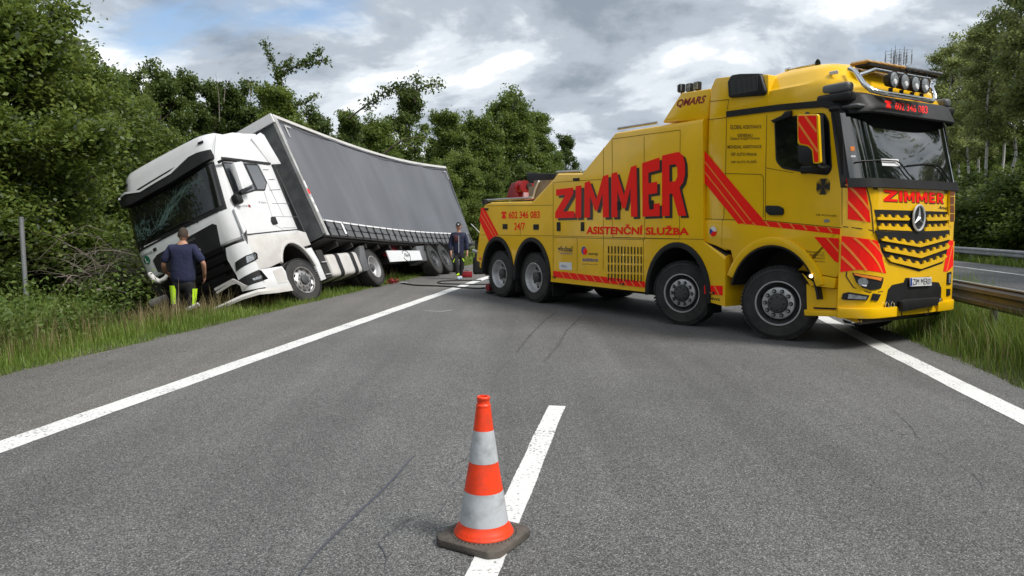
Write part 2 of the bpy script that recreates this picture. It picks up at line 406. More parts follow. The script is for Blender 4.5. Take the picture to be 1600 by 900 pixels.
# =====================================================================
# ground, carriageways, markings
# =====================================================================
def asphalt(name, base, tint=(1, 1, 1), wear=0.5):
    m = bpy.data.materials.new(name); m.use_nodes = True
    n = m.node_tree.nodes; l = m.node_tree.links; b = n['Principled BSDF']
    t = n.new('ShaderNodeTexCoord')
    def noise(s, d, r=.6, dist=0, vec=None):
        x = n.new('ShaderNodeTexNoise'); x.inputs['Scale'].default_value = s; x.inputs['Detail'].default_value = d; x.inputs['Roughness'].default_value = r; x.inputs['Distortion'].default_value = dist
        l.new(vec or t.outputs['Object'], x.inputs['Vector']); return x.outputs[0]
    def ramp(src, st):
        r = n.new('ShaderNodeValToRGB'); e = r.color_ramp.elements
        while len(e) < len(st): e.new(.5)
        for i, (p, c) in enumerate(st): e[i].position = p; e[i].color = (c, c, c, 1) if not isinstance(c, tuple) else (*c, 1)
        l.new(src, r.inputs[0]); return r.outputs[0]
    def mul(a, b_, mode='MULTIPLY', fac=1.0):
        x = n.new('ShaderNodeMix'); x.data_type = 'RGBA'; x.blend_type = mode; x.inputs[0].default_value = fac
        l.new(a, x.inputs[6]); l.new(b_, x.inputs[7]); return x.outputs[2]
    vor = n.new('ShaderNodeTexVoronoi'); vor.inputs['Scale'].default_value = 120; l.new(t.outputs['Object'], vor.inputs['Vector'])
    bw = n.new('ShaderNodeRGBToBW'); l.new(vor.outputs['Color'], bw.inputs[0])
    stones = ramp(bw.outputs[0], [(0.0, .55), (.45, .85), (.75, 1.25), (1.0, 2.3)])
    gaps = ramp(vor.outputs['Distance'], [(0.25, 1.0), (.75, .35)])
    fine = ramp(noise(260, 2), [(.3, .6), (.7, 1.4)])
    broad = ramp(noise(.35, 5, .6), [(.3, .82), (.7, 1.16)])
    # long streaks along the driving direction
    mp = n.new('ShaderNodeMapping'); mp.inputs['Rotation'].default_value = (0, 0, RA); mp.inputs['Scale'].default_value = (1.1, .05, 1)
    l.new(t.outputs['Object'], mp.inputs[0])
    streak = ramp(noise(1.0, 4, .6, 0, mp.outputs[0]), [(.35, .84), (.65, 1.15)])
    # cracks, only in patches
    wp = n.new('ShaderNodeVectorMath'); wp.operation = 'ADD'
    nz = n.new('ShaderNodeTexNoise'); nz.inputs['Scale'].default_value = 3.0; nz.inputs['Detail'].default_value = 4; l.new(t.outputs['Object'], nz.inputs['Vector'])
    sc = n.new('ShaderNodeVectorMath'); sc.operation = 'SCALE'; sc.inputs['Scale'].default_value = .5; l.new(nz.outputs['Color'], sc.inputs[0])
    l.new(t.outputs['Object'], wp.inputs[0]); l.new(sc.outputs[0], wp.inputs[1])
    ve = n.new('ShaderNodeTexVoronoi'); ve.feature = 'DISTANCE_TO_EDGE'; ve.inputs['Scale'].default_value = 1.6; l.new(wp.outputs[0], ve.inputs['Vector'])
    crack = ramp(ve.outputs['Distance'], [(0.0, 1.0), (.012, 0.0)])
    pm = ramp(noise(.55, 3, .5), [(.60, 0.0), (.70, 1.0)])
    pm2 = ramp(noise(14, 3), [(.42, 0.0), (.55, 1.0)])
    cm = mul(mul(crack, pm), pm2)
    base_n = n.new('ShaderNodeRGB'); base_n.outputs[0].default_value = (base * tint[0], base * tint[1], base * tint[2], 1)
    c = mul(base_n.outputs[0], stones); c = mul(c, gaps); c = mul(c, fine); c = mul(c, broad); c = mul(c, streak)
    x = n.new('ShaderNodeMix'); x.data_type = 'RGBA'; l.new(cm, x.inputs[0]); l.new(c, x.inputs[6]); x.inputs[7].default_value = (.012, .012, .012, 1)
    l.new(x.outputs[2], b.inputs['Base Color'])
    b.inputs['Roughness'].default_value = .78; b.inputs['Specular IOR Level'].default_value = .35
    bp = n.new('ShaderNodeBump'); bp.inputs['Strength'].default_value = .55; bp.inputs['Distance'].default_value = .006
    l.new(vor.outputs['Distance'], bp.inputs['Height']); bp.invert = True; l.new(bp.outputs[0], b.inputs['Normal'])
    return m
def paintmat(name, col=.62, worn=.5):
    m = bpy.data.materials.new(name); m.use_nodes = True
    n = m.node_tree.nodes; l = m.node_tree.links; b = n['Principled BSDF']
    t = n.new('ShaderNodeTexCoord')
    no = n.new('ShaderNodeTexNoise'); no.inputs['Scale'].default_value = 42; no.inputs['Detail'].default_value = 6; l.new(t.outputs['Object'], no.inputs['Vector'])
    no2 = n.new('ShaderNodeTexNoise'); no2.inputs['Scale'].default_value = 2.2; no2.inputs['Detail'].default_value = 4; l.new(t.outputs['Object'], no2.inputs['Vector'])
    ad = n.new('ShaderNodeMath'); ad.operation = 'MULTIPLY_ADD'; l.new(no2.outputs[0], ad.inputs[0]); ad.inputs[1].default_value = .45; l.new(no.outputs[0], ad.inputs[2])
    r = n.new('ShaderNodeValToRGB'); e = r.color_ramp.elements; e[0].position = .52 + .1 * (1 - worn); e[0].color = (.16, .16, .16, 1); e[1].position = .66; e[1].color = (col, col, col * .985, 1)
    r.color_ramp.elements[0].position = .56 - .12 * (1 - worn)
    l.new(ad.outputs[0], r.inputs[0]); l.new(r.outputs[0], b.inputs['Base Color']); b.inputs['Roughness'].default_value = .7
    bp = n.new('ShaderNodeBump'); bp.inputs['Strength'].default_value = .6; bp.inputs['Distance'].default_value = .006
    l.new(no.outputs[0], bp.inputs['Height']); l.new(bp.outputs[0], b.inputs['Normal'])
    return m
M['asphalt'] = asphalt('road_asphalt', .185, (1, 1.005, .99))
M['asphalt_shoulder'] = asphalt('shoulder_asphalt', .20, (1.05, 1.0, .94))
M['asphalt_far'] = asphalt('far_asphalt', .21)
M['roadpaint'] = paintmat('road_paint', .68, .80)
M['roadpaint_faint'] = paintmat('faint_road_paint', .42, .9)
M['tar'] = mat('tar_strip', (.050, .050, .068), .5)
M['soil'] = mat('soil_and_litter', (.060, .060, .026), .95, var=.5, vscale=1.4, dirt=(.05, .085, .02), dirt_amt=.8, dscale=.8, bump=.6, bscale=12)

LP = [(-400, 6), (-120, 4), (-60, 1.5), (-40, .2), (-22, -.6), (-16, -.95), (-13.0, -1.12), (-10.8, -1.15), (-9.6, -.98), (-8.2, -.46), (-7.3, -.09), (-6.75, -.012), (-6.5, -.03), (4.0, -.03), (4.3, .0), (5.6, -.05), (6.7, -.03), (14.5, -.03), (15.2, -.05), (17, -.35), (20, -.5), (30, -.2), (60, 1), (140, 4), (400, 6)]
lpx = np.array([a for a, _ in LP], float); lpz = np.array([b_ for _, b_ in LP], float)
def gz(L, D):
    L = np.asarray(L, float); D = np.asarray(D, float)
    z = np.interp(L, lpx, lpz)
    sh = np.clip((D - 11.5) / 2.5, 0, 1); z = np.where((L < -6.9) & (L > -22), z * (.5 + .5 * sh), z)
    off = (L < -6.9) | (L > 15)
    return z + np.where(off, .05 * np.sin(L * 1.7 + D * .9) * np.sin(D * .63 + 1.3) * np.clip((np.abs(L + 6.7)) / 1.5, 0, 1), 0)
def ground_z(x, y):
    L, D = to_road(x, y); return float(gz(L, D))
Ls = np.unique(np.concatenate([lpx, np.linspace(-16, -6.7, 32), np.linspace(-60, -16, 16), np.linspace(14.5, 30, 10)]))
Ds = np.unique(np.concatenate([np.linspace(-60, 0, 12), np.linspace(0, 45, 60), np.linspace(45, 140, 20), np.linspace(140, 900, 10)]))
LL, DD = np.meshgrid(Ls, Ds, indexing='ij'); ZZ = gz(LL, DD)
V = np.stack([RU.x * DD + RL.x * LL, RU.y * DD + RL.y * LL, ZZ], -1).reshape(-1, 3)
nL, nD = len(Ls), len(Ds); ii, jj = np.meshgrid(np.arange(nL - 1), np.arange(nD - 1), indexing='ij')
F = np.stack([ii * nD + jj, (ii + 1) * nD + jj, (ii + 1) * nD + jj + 1, ii * nD + jj + 1], -1).reshape(-1, 4)
struct(np_mesh('ground', V, F, [M['soil']], smooth=True))
def sheet(name, L0, L1, D0, D1, z, m, rag0=0.0, rag1=0.0, nseg=None, kind='structure'):
    n = nseg or max(2, int((D1 - D0) / .25) if (rag0 or rag1) else 2)
    vs = []; 
    for i in range(n + 1):
        D = D0 + (D1 - D0) * i / n
        a = rag0 * (math.sin(D * 3.1) * .5 + math.sin(D * 7.7 + 1) * .3 + random.uniform(-.4, .4)); c = rag1 * (math.sin(D * 2.7 + 2) * .5 + math.sin(D * 6.1) * .3 + random.uniform(-.4, .4))
        for L in (L0 + a, L1 + c): vs.append(tuple(road(L, D, z)))
    fs = [(2 * i, 2 * i + 1, 2 * i + 3, 2 * i + 2) for i in range(n)]
    o = np_mesh(name, vs, fs, [m]); 
    if kind: o['kind'] = kind
    return o
sheet('road', -4.52, 3.80, -40, 600, .000, M['asphalt'], 0, .05, nseg=2400)
sheet('hard_shoulder', -6.68, -4.52, -40, 600, .000, M['asphalt_shoulder'], .06, 0, nseg=2400)
sheet('opposite_carriageway', 6.8, 14.3, -60, 600, .0, M['asphalt_far'], .03, .03, nseg=600)
sheet('road_line', -4.65, -4.40, -40, 600, .004, M['roadpaint'], .007, .007, nseg=5000)
sheet('road_line', 3.08, 3.33, -40, 600, .004, M['roadpaint'], .007, .007, nseg=5000)
sheet('road_line', 12.2, 12.4, -60, 600, .004, M['roadpaint'])
sheet('road_line', 7.3, 7.5, -60, 600, .004, M['roadpaint'])
for k in range(-1, 12):
    d0 = .35 + k * 18.0
    sheet('road_line_dash', -.752, -.602, d0, d0 + 6.05, .004, M['roadpaint'], .005, .005, nseg=220)
    sheet('road_line_dash', 9.8, 9.95, d0 + 10, d0 + 16, .004, M['roadpaint'])
# faint stray marks and seams on the carriageway
def ground_strip(name, pix, wd, m, z=.0045, jitter=0.0):
    P = [ground_at(*p) for p in pix]; Q = []
    for a_, b_ in zip(P[:-1], P[1:]):
        n_ = max(2, int((b_ - a_).length / .12))
        Q += [a_.lerp(b_, i / n_) for i in range(n_)]
    Q.append(P[-1]); vs = []
    for i, p in enumerate(Q):
        d = (Q[min(i + 1, len(Q) - 1)] - Q[max(i - 1, 0)]).normalized(); s_ = Vector((-d.y, d.x, 0))
        k = wd / 2 * (.7 + random.random() * .5) * min(1, .35 + min(i, len(Q) - 1 - i) * .3); j = s_ * random.uniform(-jitter, jitter)
        for sg in (-1, 1):
            q = p + s_ * k * sg + j; vs.append((q.x, q.y, z))
    o = np_mesh(name, vs, [(2 * i, 2 * i + 1, 2 * i + 3, 2 * i + 2) for i in range(len(Q) - 1)], [m]); o['kind'] = 'structure'; return o
M['skid'] = mat('tyre_rubber_mark', (.07, .07, .07), .8, var=.4, vscale=9)
ground_strip('skid_mark', [(872, 486), (850, 502), (828, 524), (806, 552)], .035, M['skid'])
ground_strip('skid_mark', [(909, 494), (886, 516), (872, 540), (850, 566)], .03, M['skid'])
ground_strip('faint_mark', [(663, 485.5), (688, 487), (709, 484.5)], .07, M['roadpaint_faint'])
ground_strip('tar_seam', [(466, 900), (500, 858), (545, 815), (600, 765), (648, 712)], .020, M['tar'], jitter=.003)
for pts, wd_ in ((((600, 896), (606, 872), (595, 850), (600, 838), (640, 812), (655, 806)), .008), (((700, 738), (712, 726), (728, 716), (742, 706)), .010), (((700, 762), (716, 748), (720, 735)), .008),
                 (((1420, 690), (1440, 702), (1462, 706), (1480, 716)), .007), (((1370, 640), (1395, 648), (1420, 650)), .006), (((655, 806), (690, 800), (700, 785), (722, 778)), .009), (((640, 812), (628, 826), (606, 838)), .008), (((1395, 640), (1420, 664), (1440, 690)), .009), (((1480, 716), (1520, 742), (1540, 770)), .009), (((980, 850), (1010, 838), (1030, 842)), .007)):
    ground_strip('road_crack', pts, wd_ * .55, M['tar'], jitter=.012)
# =====================================================================
# wheels shared by all vehicles: axis along +Y of the wheel's own frame (outer face towards +Y)
# =====================================================================
RY = Matrix.Rotation(R(-90), 4, 'X')     # lathe Z -> +Y
def tyre_prof(r, wd):
    ri = r * 0.58
    p = [(ri, -wd / 2 + .01), (r * .72, -wd / 2 - .005), (r * .90, -wd / 2 + .005), (r * .965, -wd / 2 + .03), (r * .99, -wd / 2 + .05)]
    k = 4
    for i in range(k):
        c = -wd / 2 + .05 + (wd - .10) * (i + 1) / (k + 1)
        p += [(r, c - .012), (r - .012, c - .007), (r - .012, c + .007), (r, c + .012)]
    p += [(r * .99, wd / 2 - .05), (r * .965, wd / 2 - .03), (r * .90, wd / 2 - .005), (r * .86, wd / 2 + .003), (r * .85, wd / 2 - .003), (r * .72, wd / 2 + .005), (r * .60, wd / 2 + .002), (ri, wd / 2 - .01)]
    return p
def make_wheel(parent, r, wd, kind, M_):
    """M_ places the wheel: outer face along +Y"""
    t = MB('rubber').lathe(tyre_prof(r, wd), RY, 56, closed=True)
    b = bmesh.new()
    for k in range(60):      # shoulder tread blocks
        a = 2 * math.pi * k / 60
        for sy in (-1, 1):
            t.box((math.cos(a) * (r - .012), sy * (wd / 2 - .03), -math.sin(a) * (r - .012)), (.018, .05, .034), rot=(0, a, 0))
    b.free()
    wh = t.build('wheel', parent, 40); wh.matrix_local = M_
    o = wd / 2
    if kind == 'front':          # hub stands out, thin bright lip, ten nuts
        m = MB('rim')
        m.lathe([(r * .585, o + .004), (r * .60, o + .016), (r * .575, o + .018), (r * .56, o + .002)], RY, 48)
        m.use('rimdark').lathe([(r * .565, o - .005), (r * .53, o - .06), (r * .47, o - .09), (r * .43, o - .04), (r * .42, o - .02)], RY, 48)
        m.use('rim').lathe([(r * .43, o - .035), (r * .42, o - .008), (r * .40, o + .0), (r * .27, o + .004), (r * .25, o - .01)], RY, 48)
        for k in range(10):      # hand holes
            a = 2 * math.pi * (k + .5) / 10
            m.use('dark').box((math.cos(a) * r * .49, o - .075, -math.sin(a) * r * .49), (.03, .03, .05), rot=(0, a, 0), bevel=.008)
        rim = m.build('rim', wh, 40)
        m = MB('rimdark').lathe([(r * .265, o - .02), (r * .26, o + .03), (r * .23, o + .055), (r * .12, o + .062), (0, o + .064)], RY, 32)
        for k in range(8):
            a = 2 * math.pi * k / 8
            m.use('dark').lathe([(.014, .055 + o), (.012, .072 + o), (0, .073 + o)], Matrix.Translation((math.cos(a) * r * .18, 0, math.sin(a) * r * .18)) @ RY, 6)
        m.build('hub', wh, 40)
        m = MB('steel')
        for k in range(10):
            a = 2 * math.pi * k / 10
            m.use('dark').lathe([(.03, o + .003), (.028, o + .012), (0, o + .013)], Matrix.Translation((math.cos(a) * r * .335, 0, math.sin(a) * r * .335)) @ RY, 12)
            m.use('steel').lathe([(.017, o + .01), (.015, o + .045), (0, o + .048)], Matrix.Translation((math.cos(a) * r * .335, 0, math.sin(a) * r * .335)) @ RY, 6)
        m.build('wheel_nuts', wh, 40, kind='stuff')
    elif kind == 'alu':          # polished wheel with hand holes
        m = MB('rimalu').lathe([(r * .58, o), (r * .595, o + .014), (r * .56, o + .012), (r * .545, o - .03), (r * .50, o - .04), (r * .40, o + .0), (r * .30, o + .012), (r * .2, o + .01)], RY, 48)
        for k in range(10):
            a = 2 * math.pi * k / 10
            m.use('dark').lathe([(.034, -.02), (.032, .012), (0, .013)], Matrix.Translation((math.cos(a) * r * .455, o - .024, math.sin(a) * r * .455)) @ RY, 14)
        m.build('rim', wh, 40)
        m = MB('rimdark').lathe([(r * .22, o), (r * .21, o + .05), (r * .14, o + .06), (0, o + .062)], RY, 24)
        m.build('hub', wh, 40)
        m = MB('steel')
        for k in range(10):
            a = 2 * math.pi * (k + .5) / 10
            m.lathe([(.018, o + .005), (.016, o + .04), (0, o + .044)], Matrix.Translation((math.cos(a) * r * .30, 0, math.sin(a) * r * .30)) @ RY, 6)
        m.build('wheel_nuts', wh, 40, kind='stuff')
    else:                        # deeply dished twin or trailer wheel
        dp = -.13 if kind == 'dish' else -.06
        mm = 'rim' if kind == 'dish' else 'rimdark'
        m = MB(mm).lathe([(r * .585, o), (r * .60, o + .014), (r * .575, o + .016), (r * .555, o - .01), (r * .53, o - .03), (r * .52, o + dp * .7), (r * .46, o + dp), (r * .40, o + dp - .015), (r * .22, o + dp - .01), (r * .2, o + dp - .01)], RY, 48)
        for k in range(8):
            a = 2 * math.pi * (k + .3) / 8
            m.use('dark').lathe([(.034, 0), (.03, .012), (0, .013)], Matrix.Translation((math.cos(a) * r * .41, o + dp - .014, math.sin(a) * r * .41)) @ RY, 12)
        m.build('rim', wh, 40)
        m = MB('rimdark').lathe([(r * .21, o + dp - .02), (r * .20, o + dp * .35), (r * .15, o + dp * .2), (0, o + dp * .2)], RY, 24)
        m.build('hub', wh, 40)
        m = MB('steel')
        for k in range(10):
            a = 2 * math.pi * k / 10
            m.lathe([(.018, o + dp - .01), (.016, o + dp + .03), (0, o + dp + .034)], Matrix.Translation((math.cos(a) * r * .30, 0, math.sin(a) * r * .30)) @ RY, 6)
        m.build('wheel_nuts', wh, 40, kind='stuff')
    return wh
def wheel_matrix(x, y, z, right, steer=0.0, tilt=0.0):
    """right=True: outer face towards -Y"""
    m = Matrix.Translation((x, y, z)) @ Matrix.Rotation(steer, 4, 'Z') @ Matrix.Rotation(tilt, 4, 'X')
    if right: m = m @ Matrix.Rotation(math.pi, 4, 'Z')
    return m

# =====================================================================
# yellow recovery truck: origin on the road under its front axle, +X forward, +Y its left
# =====================================================================
TF = Frame((4.69, 10.89, 0.0), (0, 0, R(-57.5)))
tow = thing('recovery_truck', 'big yellow four-axle recovery truck with red stripes parked across the lanes', 'tow truck', TF.loc, TF.rot)
YS = -1.25      # near side plane of the cab
YB = -1.29      # near side plane of the rear body
def TS(px, py, y=YS): return TF.side(px, py, y)
def tF(y, z):
    a = min(abs(y) / 1.25, 1.0)
    x = 1.30 - .05 * a * a - .27 * max(0, (a - .70) / .30) ** 2.0
    if z > 2.05: x -= (.30 - .12 * a * a) * min((z - 2.05) / .95, 1.0)
    if z > 3.0: x -= 0.10 * (z - 3.0)
    return x
def TFr(px, py): return TF.front(px, py, tF)
def side_map(y0, sgn=-1):
    return lambda u, v, o: (u, y0 + sgn * o, v)
mS = side_map(YS); mB = side_map(YB)
def mF(u, v, o):
    e = 0.01
    dx = (tF(u + e, v) - tF(u - e, v)) / (2 * e)
    dx = max(-2.5, min(2.5, dx))
    n = Vector((1, -dx, 0)).normalized()
    return Vector((tF(u, v), u, v)) + n * o
def S(*pts, y=YS): return [TS(*p, y=y) for p in pts]
def FR(*pts): return [TFr(*p) for p in pts]
def B(*pts): return S(*pts, y=YB)
def arc(cx, cz, rx, rz, a0, a1, n=14):
    return [(cx + rx * math.cos(R(a0 + (a1 - a0) * i / n)), cz + rz * math.sin(R(a0 + (a1 - a0) * i / n))) for i in range(n + 1)]
AX = [0.0, -1.80, -5.94, -7.30]

# --- rear body: one closed solid across the truck, arches cut out of its outline
p_rt = B((753.3, 325), (757, 319), (765, 316), (830, 314.5), (864.5, 277.6), (869, 271), (908, 270.5), (960, 207), (1098, 184))
z_sk = .48
prof = p_rt + B((1099, 378), (1133, 398), (1133, 479)) + [TS(1102, 470, y=YB)]
prof += arc(AX[1], .52, .70, .80, 2, 178)[0:]
prof += [(AX[1] - .70, z_sk), (AX[2] + .67, z_sk)]
prof += arc(AX[2], .52, .67, .82, 3, 174) + arc(AX[3], .52, .67, .82, 6, 172)
prof += B((757, 414), (744.7, 406.7))
b = MB('yellow', 'dark')
bb = bmesh.new(); vv = [bb.verts.new((p[0], YB, p[1])) for p in prof]; bb.faces.new(vv)
r_ = bmesh.ops.extrude_face_region(bb, geom=bb.faces[:]); bmesh.ops.translate(bb, vec=(0, -2 * YB, 0), verts=[v for v in r_['geom'] if isinstance(v, bmesh.types.BMVert)])
bmesh.ops.recalc_face_normals(bb, faces=bb.faces[:])
es = [e for e in bb.edges if len(e.link_faces) == 2 and any(abs(f.normal.y) > .9 for f in e.link_faces) and any(f.normal.z > .3 for f in e.link_faces)]
bmesh.ops.bevel(bb, geom=es, offset=.07, segments=2, profile=.5, affect='EDGES')
inner = [f for f in bb.faces if abs(f.normal.y) < .5 and f.calc_center_median().z < 1.40 and f.calc_center_median().x > -8.0 and f.calc_center_median().x < -1.3]
ids = {f.index for f in inner}
bb.faces.ensure_lookup_table()
b._add(bb)
b.bm.faces.ensure_lookup_table()
for f in b.bm.faces:
    c_ = f.calc_center_median()
    if abs(f.normal.y) < .5 and c_.z < 1.40 and -7.98 < c_.x < -.9: f.material_index = 1
body = b.build('rescue_body', tow, 30)
# raised locker section behind the cab (inset)
b = MB('yellow')
pl = [TS(*p, y=-1.20) for p in ((1034, 192), (1040, 182), (1064, 145), (1111, 137.7), (1106, 186))]
b.patch(pl, side_map(-1.20, 1), 2.40, 0, bevel=.03)
up = b.build('raised_locker', tow, 30)
# --- cab rear fairing
b = MB('yellow')
b.patch([TS(*p) for p in ((1117, 122), (1141, 119), (1200, 116), (1200, 173), (1139, 176), (1135, 344), (1134, 392), (1100, 376), (1107, 190), (1110, 138))], side_map(YS + .006, 1), 2.49, 0, bevel=.02)
b.build('cab_fairing', tow, 30)
# --- cab shell: rings stacked upwards
def cab_ring(z, w, xb, n_side=6, n_front=22, grow=0.0, rb=.06):
    pts = [(xb, -w + rb, z), (xb + rb * .3, -w + rb * .3, z)]
    xe = tF(-1.25, min(z, 3.0)) - grow
    for i in range(n_side): pts.append((xb + rb + (xe - .06 - xb - rb) * i / (n_side - 1), -w, z))
    for i in range(n_front + 1):
        y = -w + 2 * w * i / n_front
        pts.append((tF(y * 1.25 / w, min(z, 3.0)) - grow, y, z))
    for i in range(n_side)[::-1]: pts.append((xb + rb + (xe - .06 - xb - rb) * i / (n_side - 1), w, z))
    pts += [(xb + rb * .3, w - rb * .3, z), (xb, w - rb, z)]
    return pts
b = MB('yellow')
rings = [cab_ring(z, w, -1.2, grow=g) for z, w, g in ((1.38, 1.23, .05), (1.40, 1.25, 0), (1.6, 1.25, 0), (1.85, 1.25, 0), (2.05, 1.25, 0), (2.6, 1.25, 0), (3.0, 1.25, 0), (3.10, 1.25, .0), (3.2, 1.245, .01))]
b.loft(rings)
b.build('cab_body', tow, 35)
# roof: starts behind the dome vent, crowned, falling to the visor
b = MB('yellow')
def roof_ring(z, w, xb, xf, k=3.0):
    pts = []; n = 40
    for i in range(n):
        t = 2 * math.pi * i / n; c_, s_ = math.cos(t), math.sin(t)
        cx = (xb + xf) / 2; hx = (xf - xb) / 2
        pts.append((cx + hx * math.copysign(abs(c_) ** (2 / k), c_), w * math.copysign(abs(s_) ** (2 / k), s_), z))
    return pts
rings = [roof_ring(3.19, 1.245, -.62, 1.02, 6), roof_ring(3.30, 1.245, -.62, 1.00, 6), roof_ring(3.45, 1.225, -.60, .93, 5.5), roof_ring(3.50, 1.17, -.58, .89, 5), roof_ring(3.62, 1.12, -.55, .82, 4.5), roof_ring(3.72, 1.00, -.50, .70, 4), roof_ring(3.78, .80, -.44, .50, 3.5), roof_ring(3.80, .45, -.3, .2, 3), ]
b.loft(rings)
b.build('roof', tow, 40)
# dome vents each side
for sg in (-1, 1):
    b = MB('black')
    pl = [TS(*p) for p in ((1141, 153), (1139.5, 128), (1145, 117.5), (1158, 115.5), (1188, 115), (1192, 118), (1199, 143), (1196, 149), (1170, 151))]
    b.patch(pl, lambda u, v, o, sg=sg: (u, sg * (1.03 + o), v), .27, 0, bevel=.03)
    dv = b.build('side_intake', tow, 40)
    if sg < 0:
        b = MB('greyplastic')
        zs = [p[1] for p in pl]; lo, hi = min(zs) + .06, max(zs) - .07
        for k in range(22):
            x0 = pl[0][0] + .06 + k * .022
            b.box((x0, -1.303, (lo + hi) / 2), (.006, .006, (hi - lo) * .86))
        b.build('intake_slats', dv, 0)
# --- lower side panels (both sides): panel over the arch and the step box
lowp = [TS(1101, 343.5), TS(1099, 377), TS(1120, 384.5), TS(1142, 391)] + arc(0, .52, .74, .80, 152, 24) + [TS(1252.5, 424), TS(1306.5, 433.5), TS(1314, 420), TS(1314, 356)]
for sg in (-1, 1):
    b = MB('yellow')
    b.patch(lowp, lambda u, v, o, sg=sg: (u, sg * (1.02 + o), v), .235, 0, bevel=.012)
    b.build('lower_side_panel', tow, 30)
    b = MB('yellow')
    b.patch(S((1251, 424.5), (1306, 434.8), (1302.7, 450.7), (1266, 446.7)), lambda u, v, o, sg=sg: (u, sg * (1.05 + o), v), .20, 0, bevel=.01)
    b.build('step_cover', tow, 30)
    b = MB('yellow')
    b.patch(S((1255, 444), (1264, 448.5), (1304, 452), (1307.5, 495), (1256, 493.3)), lambda u, v, o, sg=sg: (u, sg * (1.0 + o), v), .18, 0)
    b.patch(S((1255, 484), (1307.5, 487), (1307.5, 495), (1256, 493.3)), lambda u, v, o, sg=sg: (u, sg * (1.0 + o), v), .24, 0, bevel=.01)
    b.use('black').patch(S((1266, 480.3), (1302, 481.8), (1302, 484.5), (1267, 483)), lambda u, v, o, sg=sg: (u, sg * (1.0 + o), v), .188, 0)
    b.build('entry_step', tow, 30)
    # yellow lip round the front arch
    oa = arc(0, .52, .745, .805, 158, 20, 20); ob = arc(0, .52, .86, .92, 158, 20, 20)
    b = MB('yellow').patch(ob + oa[::-1], lambda u, v, o, sg=sg: (u, sg * (1.22 + o), v), .075, 0, bevel=.02)
    b.build('arch_lip', tow, 30)
    b = MB('black').patch(arc(0, .52, .72, .78, 165, 8, 20) + arc(0, .52, .748, .808, 165, 8, 20)[::-1], lambda u, v, o, sg=sg: (u, sg * (.75 + o), v), .53, 0)
    b.build('arch_liner', tow, 30)
    for i, k in enumerate((1, 2, 3)):
        rx, rz = (.70, .80) if i == 0 else (.67, .82)
        a0, a1 = (-8, 186) if i == 0 else ((0, 186) if i == 1 else (-2, 180))
        b = MB('black').patch(arc(AX[k], .52, rx + .015, rz + .015, a0, a1, 24) + arc(AX[k], .52, rx - .075, rz - .075, a0, a1, 24)[::-1], lambda u, v, o, sg=sg: (u, sg * (1.12 + o), v), .20, 0, bevel=.012)
        b.build('mudguard', tow, 30)
# marker lamp lit at the front arch
b = MB('black').box((.62, -1.275, .93), (.13, .05, .07), bevel=.015)
b.use('glow').lathe([(.026, 0), (.02, .02), (0, .024)], Matrix.Translation((.635, -1.30, .935)) @ Matrix.Rotation(R(90), 4, 'X'), 12)
b.build('side_marker_lamp', tow)
# --- front corner panels and lower front as a shell bent round the front surface
ys = 1.245
b = MB('yellow')
b.patch([(-ys, 1.39), (ys, 1.39), (ys, 2.07), (-ys, 2.07)], mF, .012, 0, step=(.06, 0), bevel=0)
b.build('bonnet_panel', tow, 40)
zb = TFr(1309, 496)[1]
lowfront = [(-ys, zb), (ys, zb), (ys, 1.375), (-ys, 1.375)]
b = MB('yellow')
b.patch(lowfront, mF, .16, -.13, step=(.06, 0))
b.build('front_bumper', tow, 40)
b = MB('yellow').patch([(-ys, zb), (-.50, zb), (-.50, zb + .13), (-ys, zb + .13)], mF, .03, .03, step=(.06, 0), bevel=.01)
b.build('bumper_lip', tow, 40); b = MB('yellow').patch([(.50, zb), (ys, zb), (ys, zb + .13), (.50, zb + .13)], mF, .03, .03, step=(.06, 0), bevel=.01)
b.build('bumper_lip', tow, 40)
# inner dark core (engine, frame) so nothing shows through
b = MB('dark')
b.box((0.05, 0, 1.02), (1.6, 1.3, .72), bevel=.03); b.box((-3.6, 0, .78), (7.9, .95, .35), bevel=.03); b.box((.5, 0, .62), (.9, 1.9, .3), bevel=.03)
for x in AX: b.box((x, 0, .52), (.16, 2.0, .16), bevel=.03)
b.box((-3.8, 0, .62), (2.6, 2.0, .45), bevel=.08)
b.box((1.02, 0, .40), (.25, 2.0, .16), bevel=.03)
b.build('chassis', tow)
# --- wheels
for i, x in enumerate(AX):
    for rt in (True, False):
        st = R(24) if i == 0 else (R(17) if i == 1 else 0)
        y = (1.07 if i < 2 else 1.085) * (-1 if rt else 1)
        make_wheel(tow, .52, .33 if i < 2 else .30, 'front' if i < 2 else 'dish', wheel_matrix(x, y, .52, rt, st))
        if i >= 2:
            ww = MB('rubber').lathe(tyre_prof(.52, .28), RY, 40, closed=True).build('inner_tyre', tow, 40)
            ww.matrix_local = wheel_matrix(x, .75 * (-1 if rt else 1), .52, rt, 0)
# --- windscreen, its black surround, wipers
def strip(y0, y1, z0, z1): return [(y0, z0), (y1, z0), (y1, z1), (y0, z1)]
b = MB('black').patch(strip(-1.249, 1.249, 2.075, 3.19), mF, .010, .002, step=(.07, .3)); b.build('windscreen_surround', tow, 40)
b = MB('glassclear').patch(strip(-1.18, 1.16, 2.19, 3.02), mF, .006, .013, step=(.08, .2)); ws = b.build('windscreen', tow, 60)
b = MB('black').patch(strip(-1.20, 1.20, 2.075, 2.19), mF, .05, .010, step=(.08, 0), bevel=.0); b.build('cowl', tow, 40)
for pts in (((1334, 254), (1345, 252), (1372, 250.5), (1396, 252), (1404, 258), (1414, 272), (1423, 281)), ((1412, 259), (1440, 256), (1458, 257), (1466, 264), (1474, 276), (1479, 284))):
    q = FR(*pts); b = MB('black').tube([mF(u, v, .045) for u, v in q], .009, 6)
    b.build('wiper', tow)
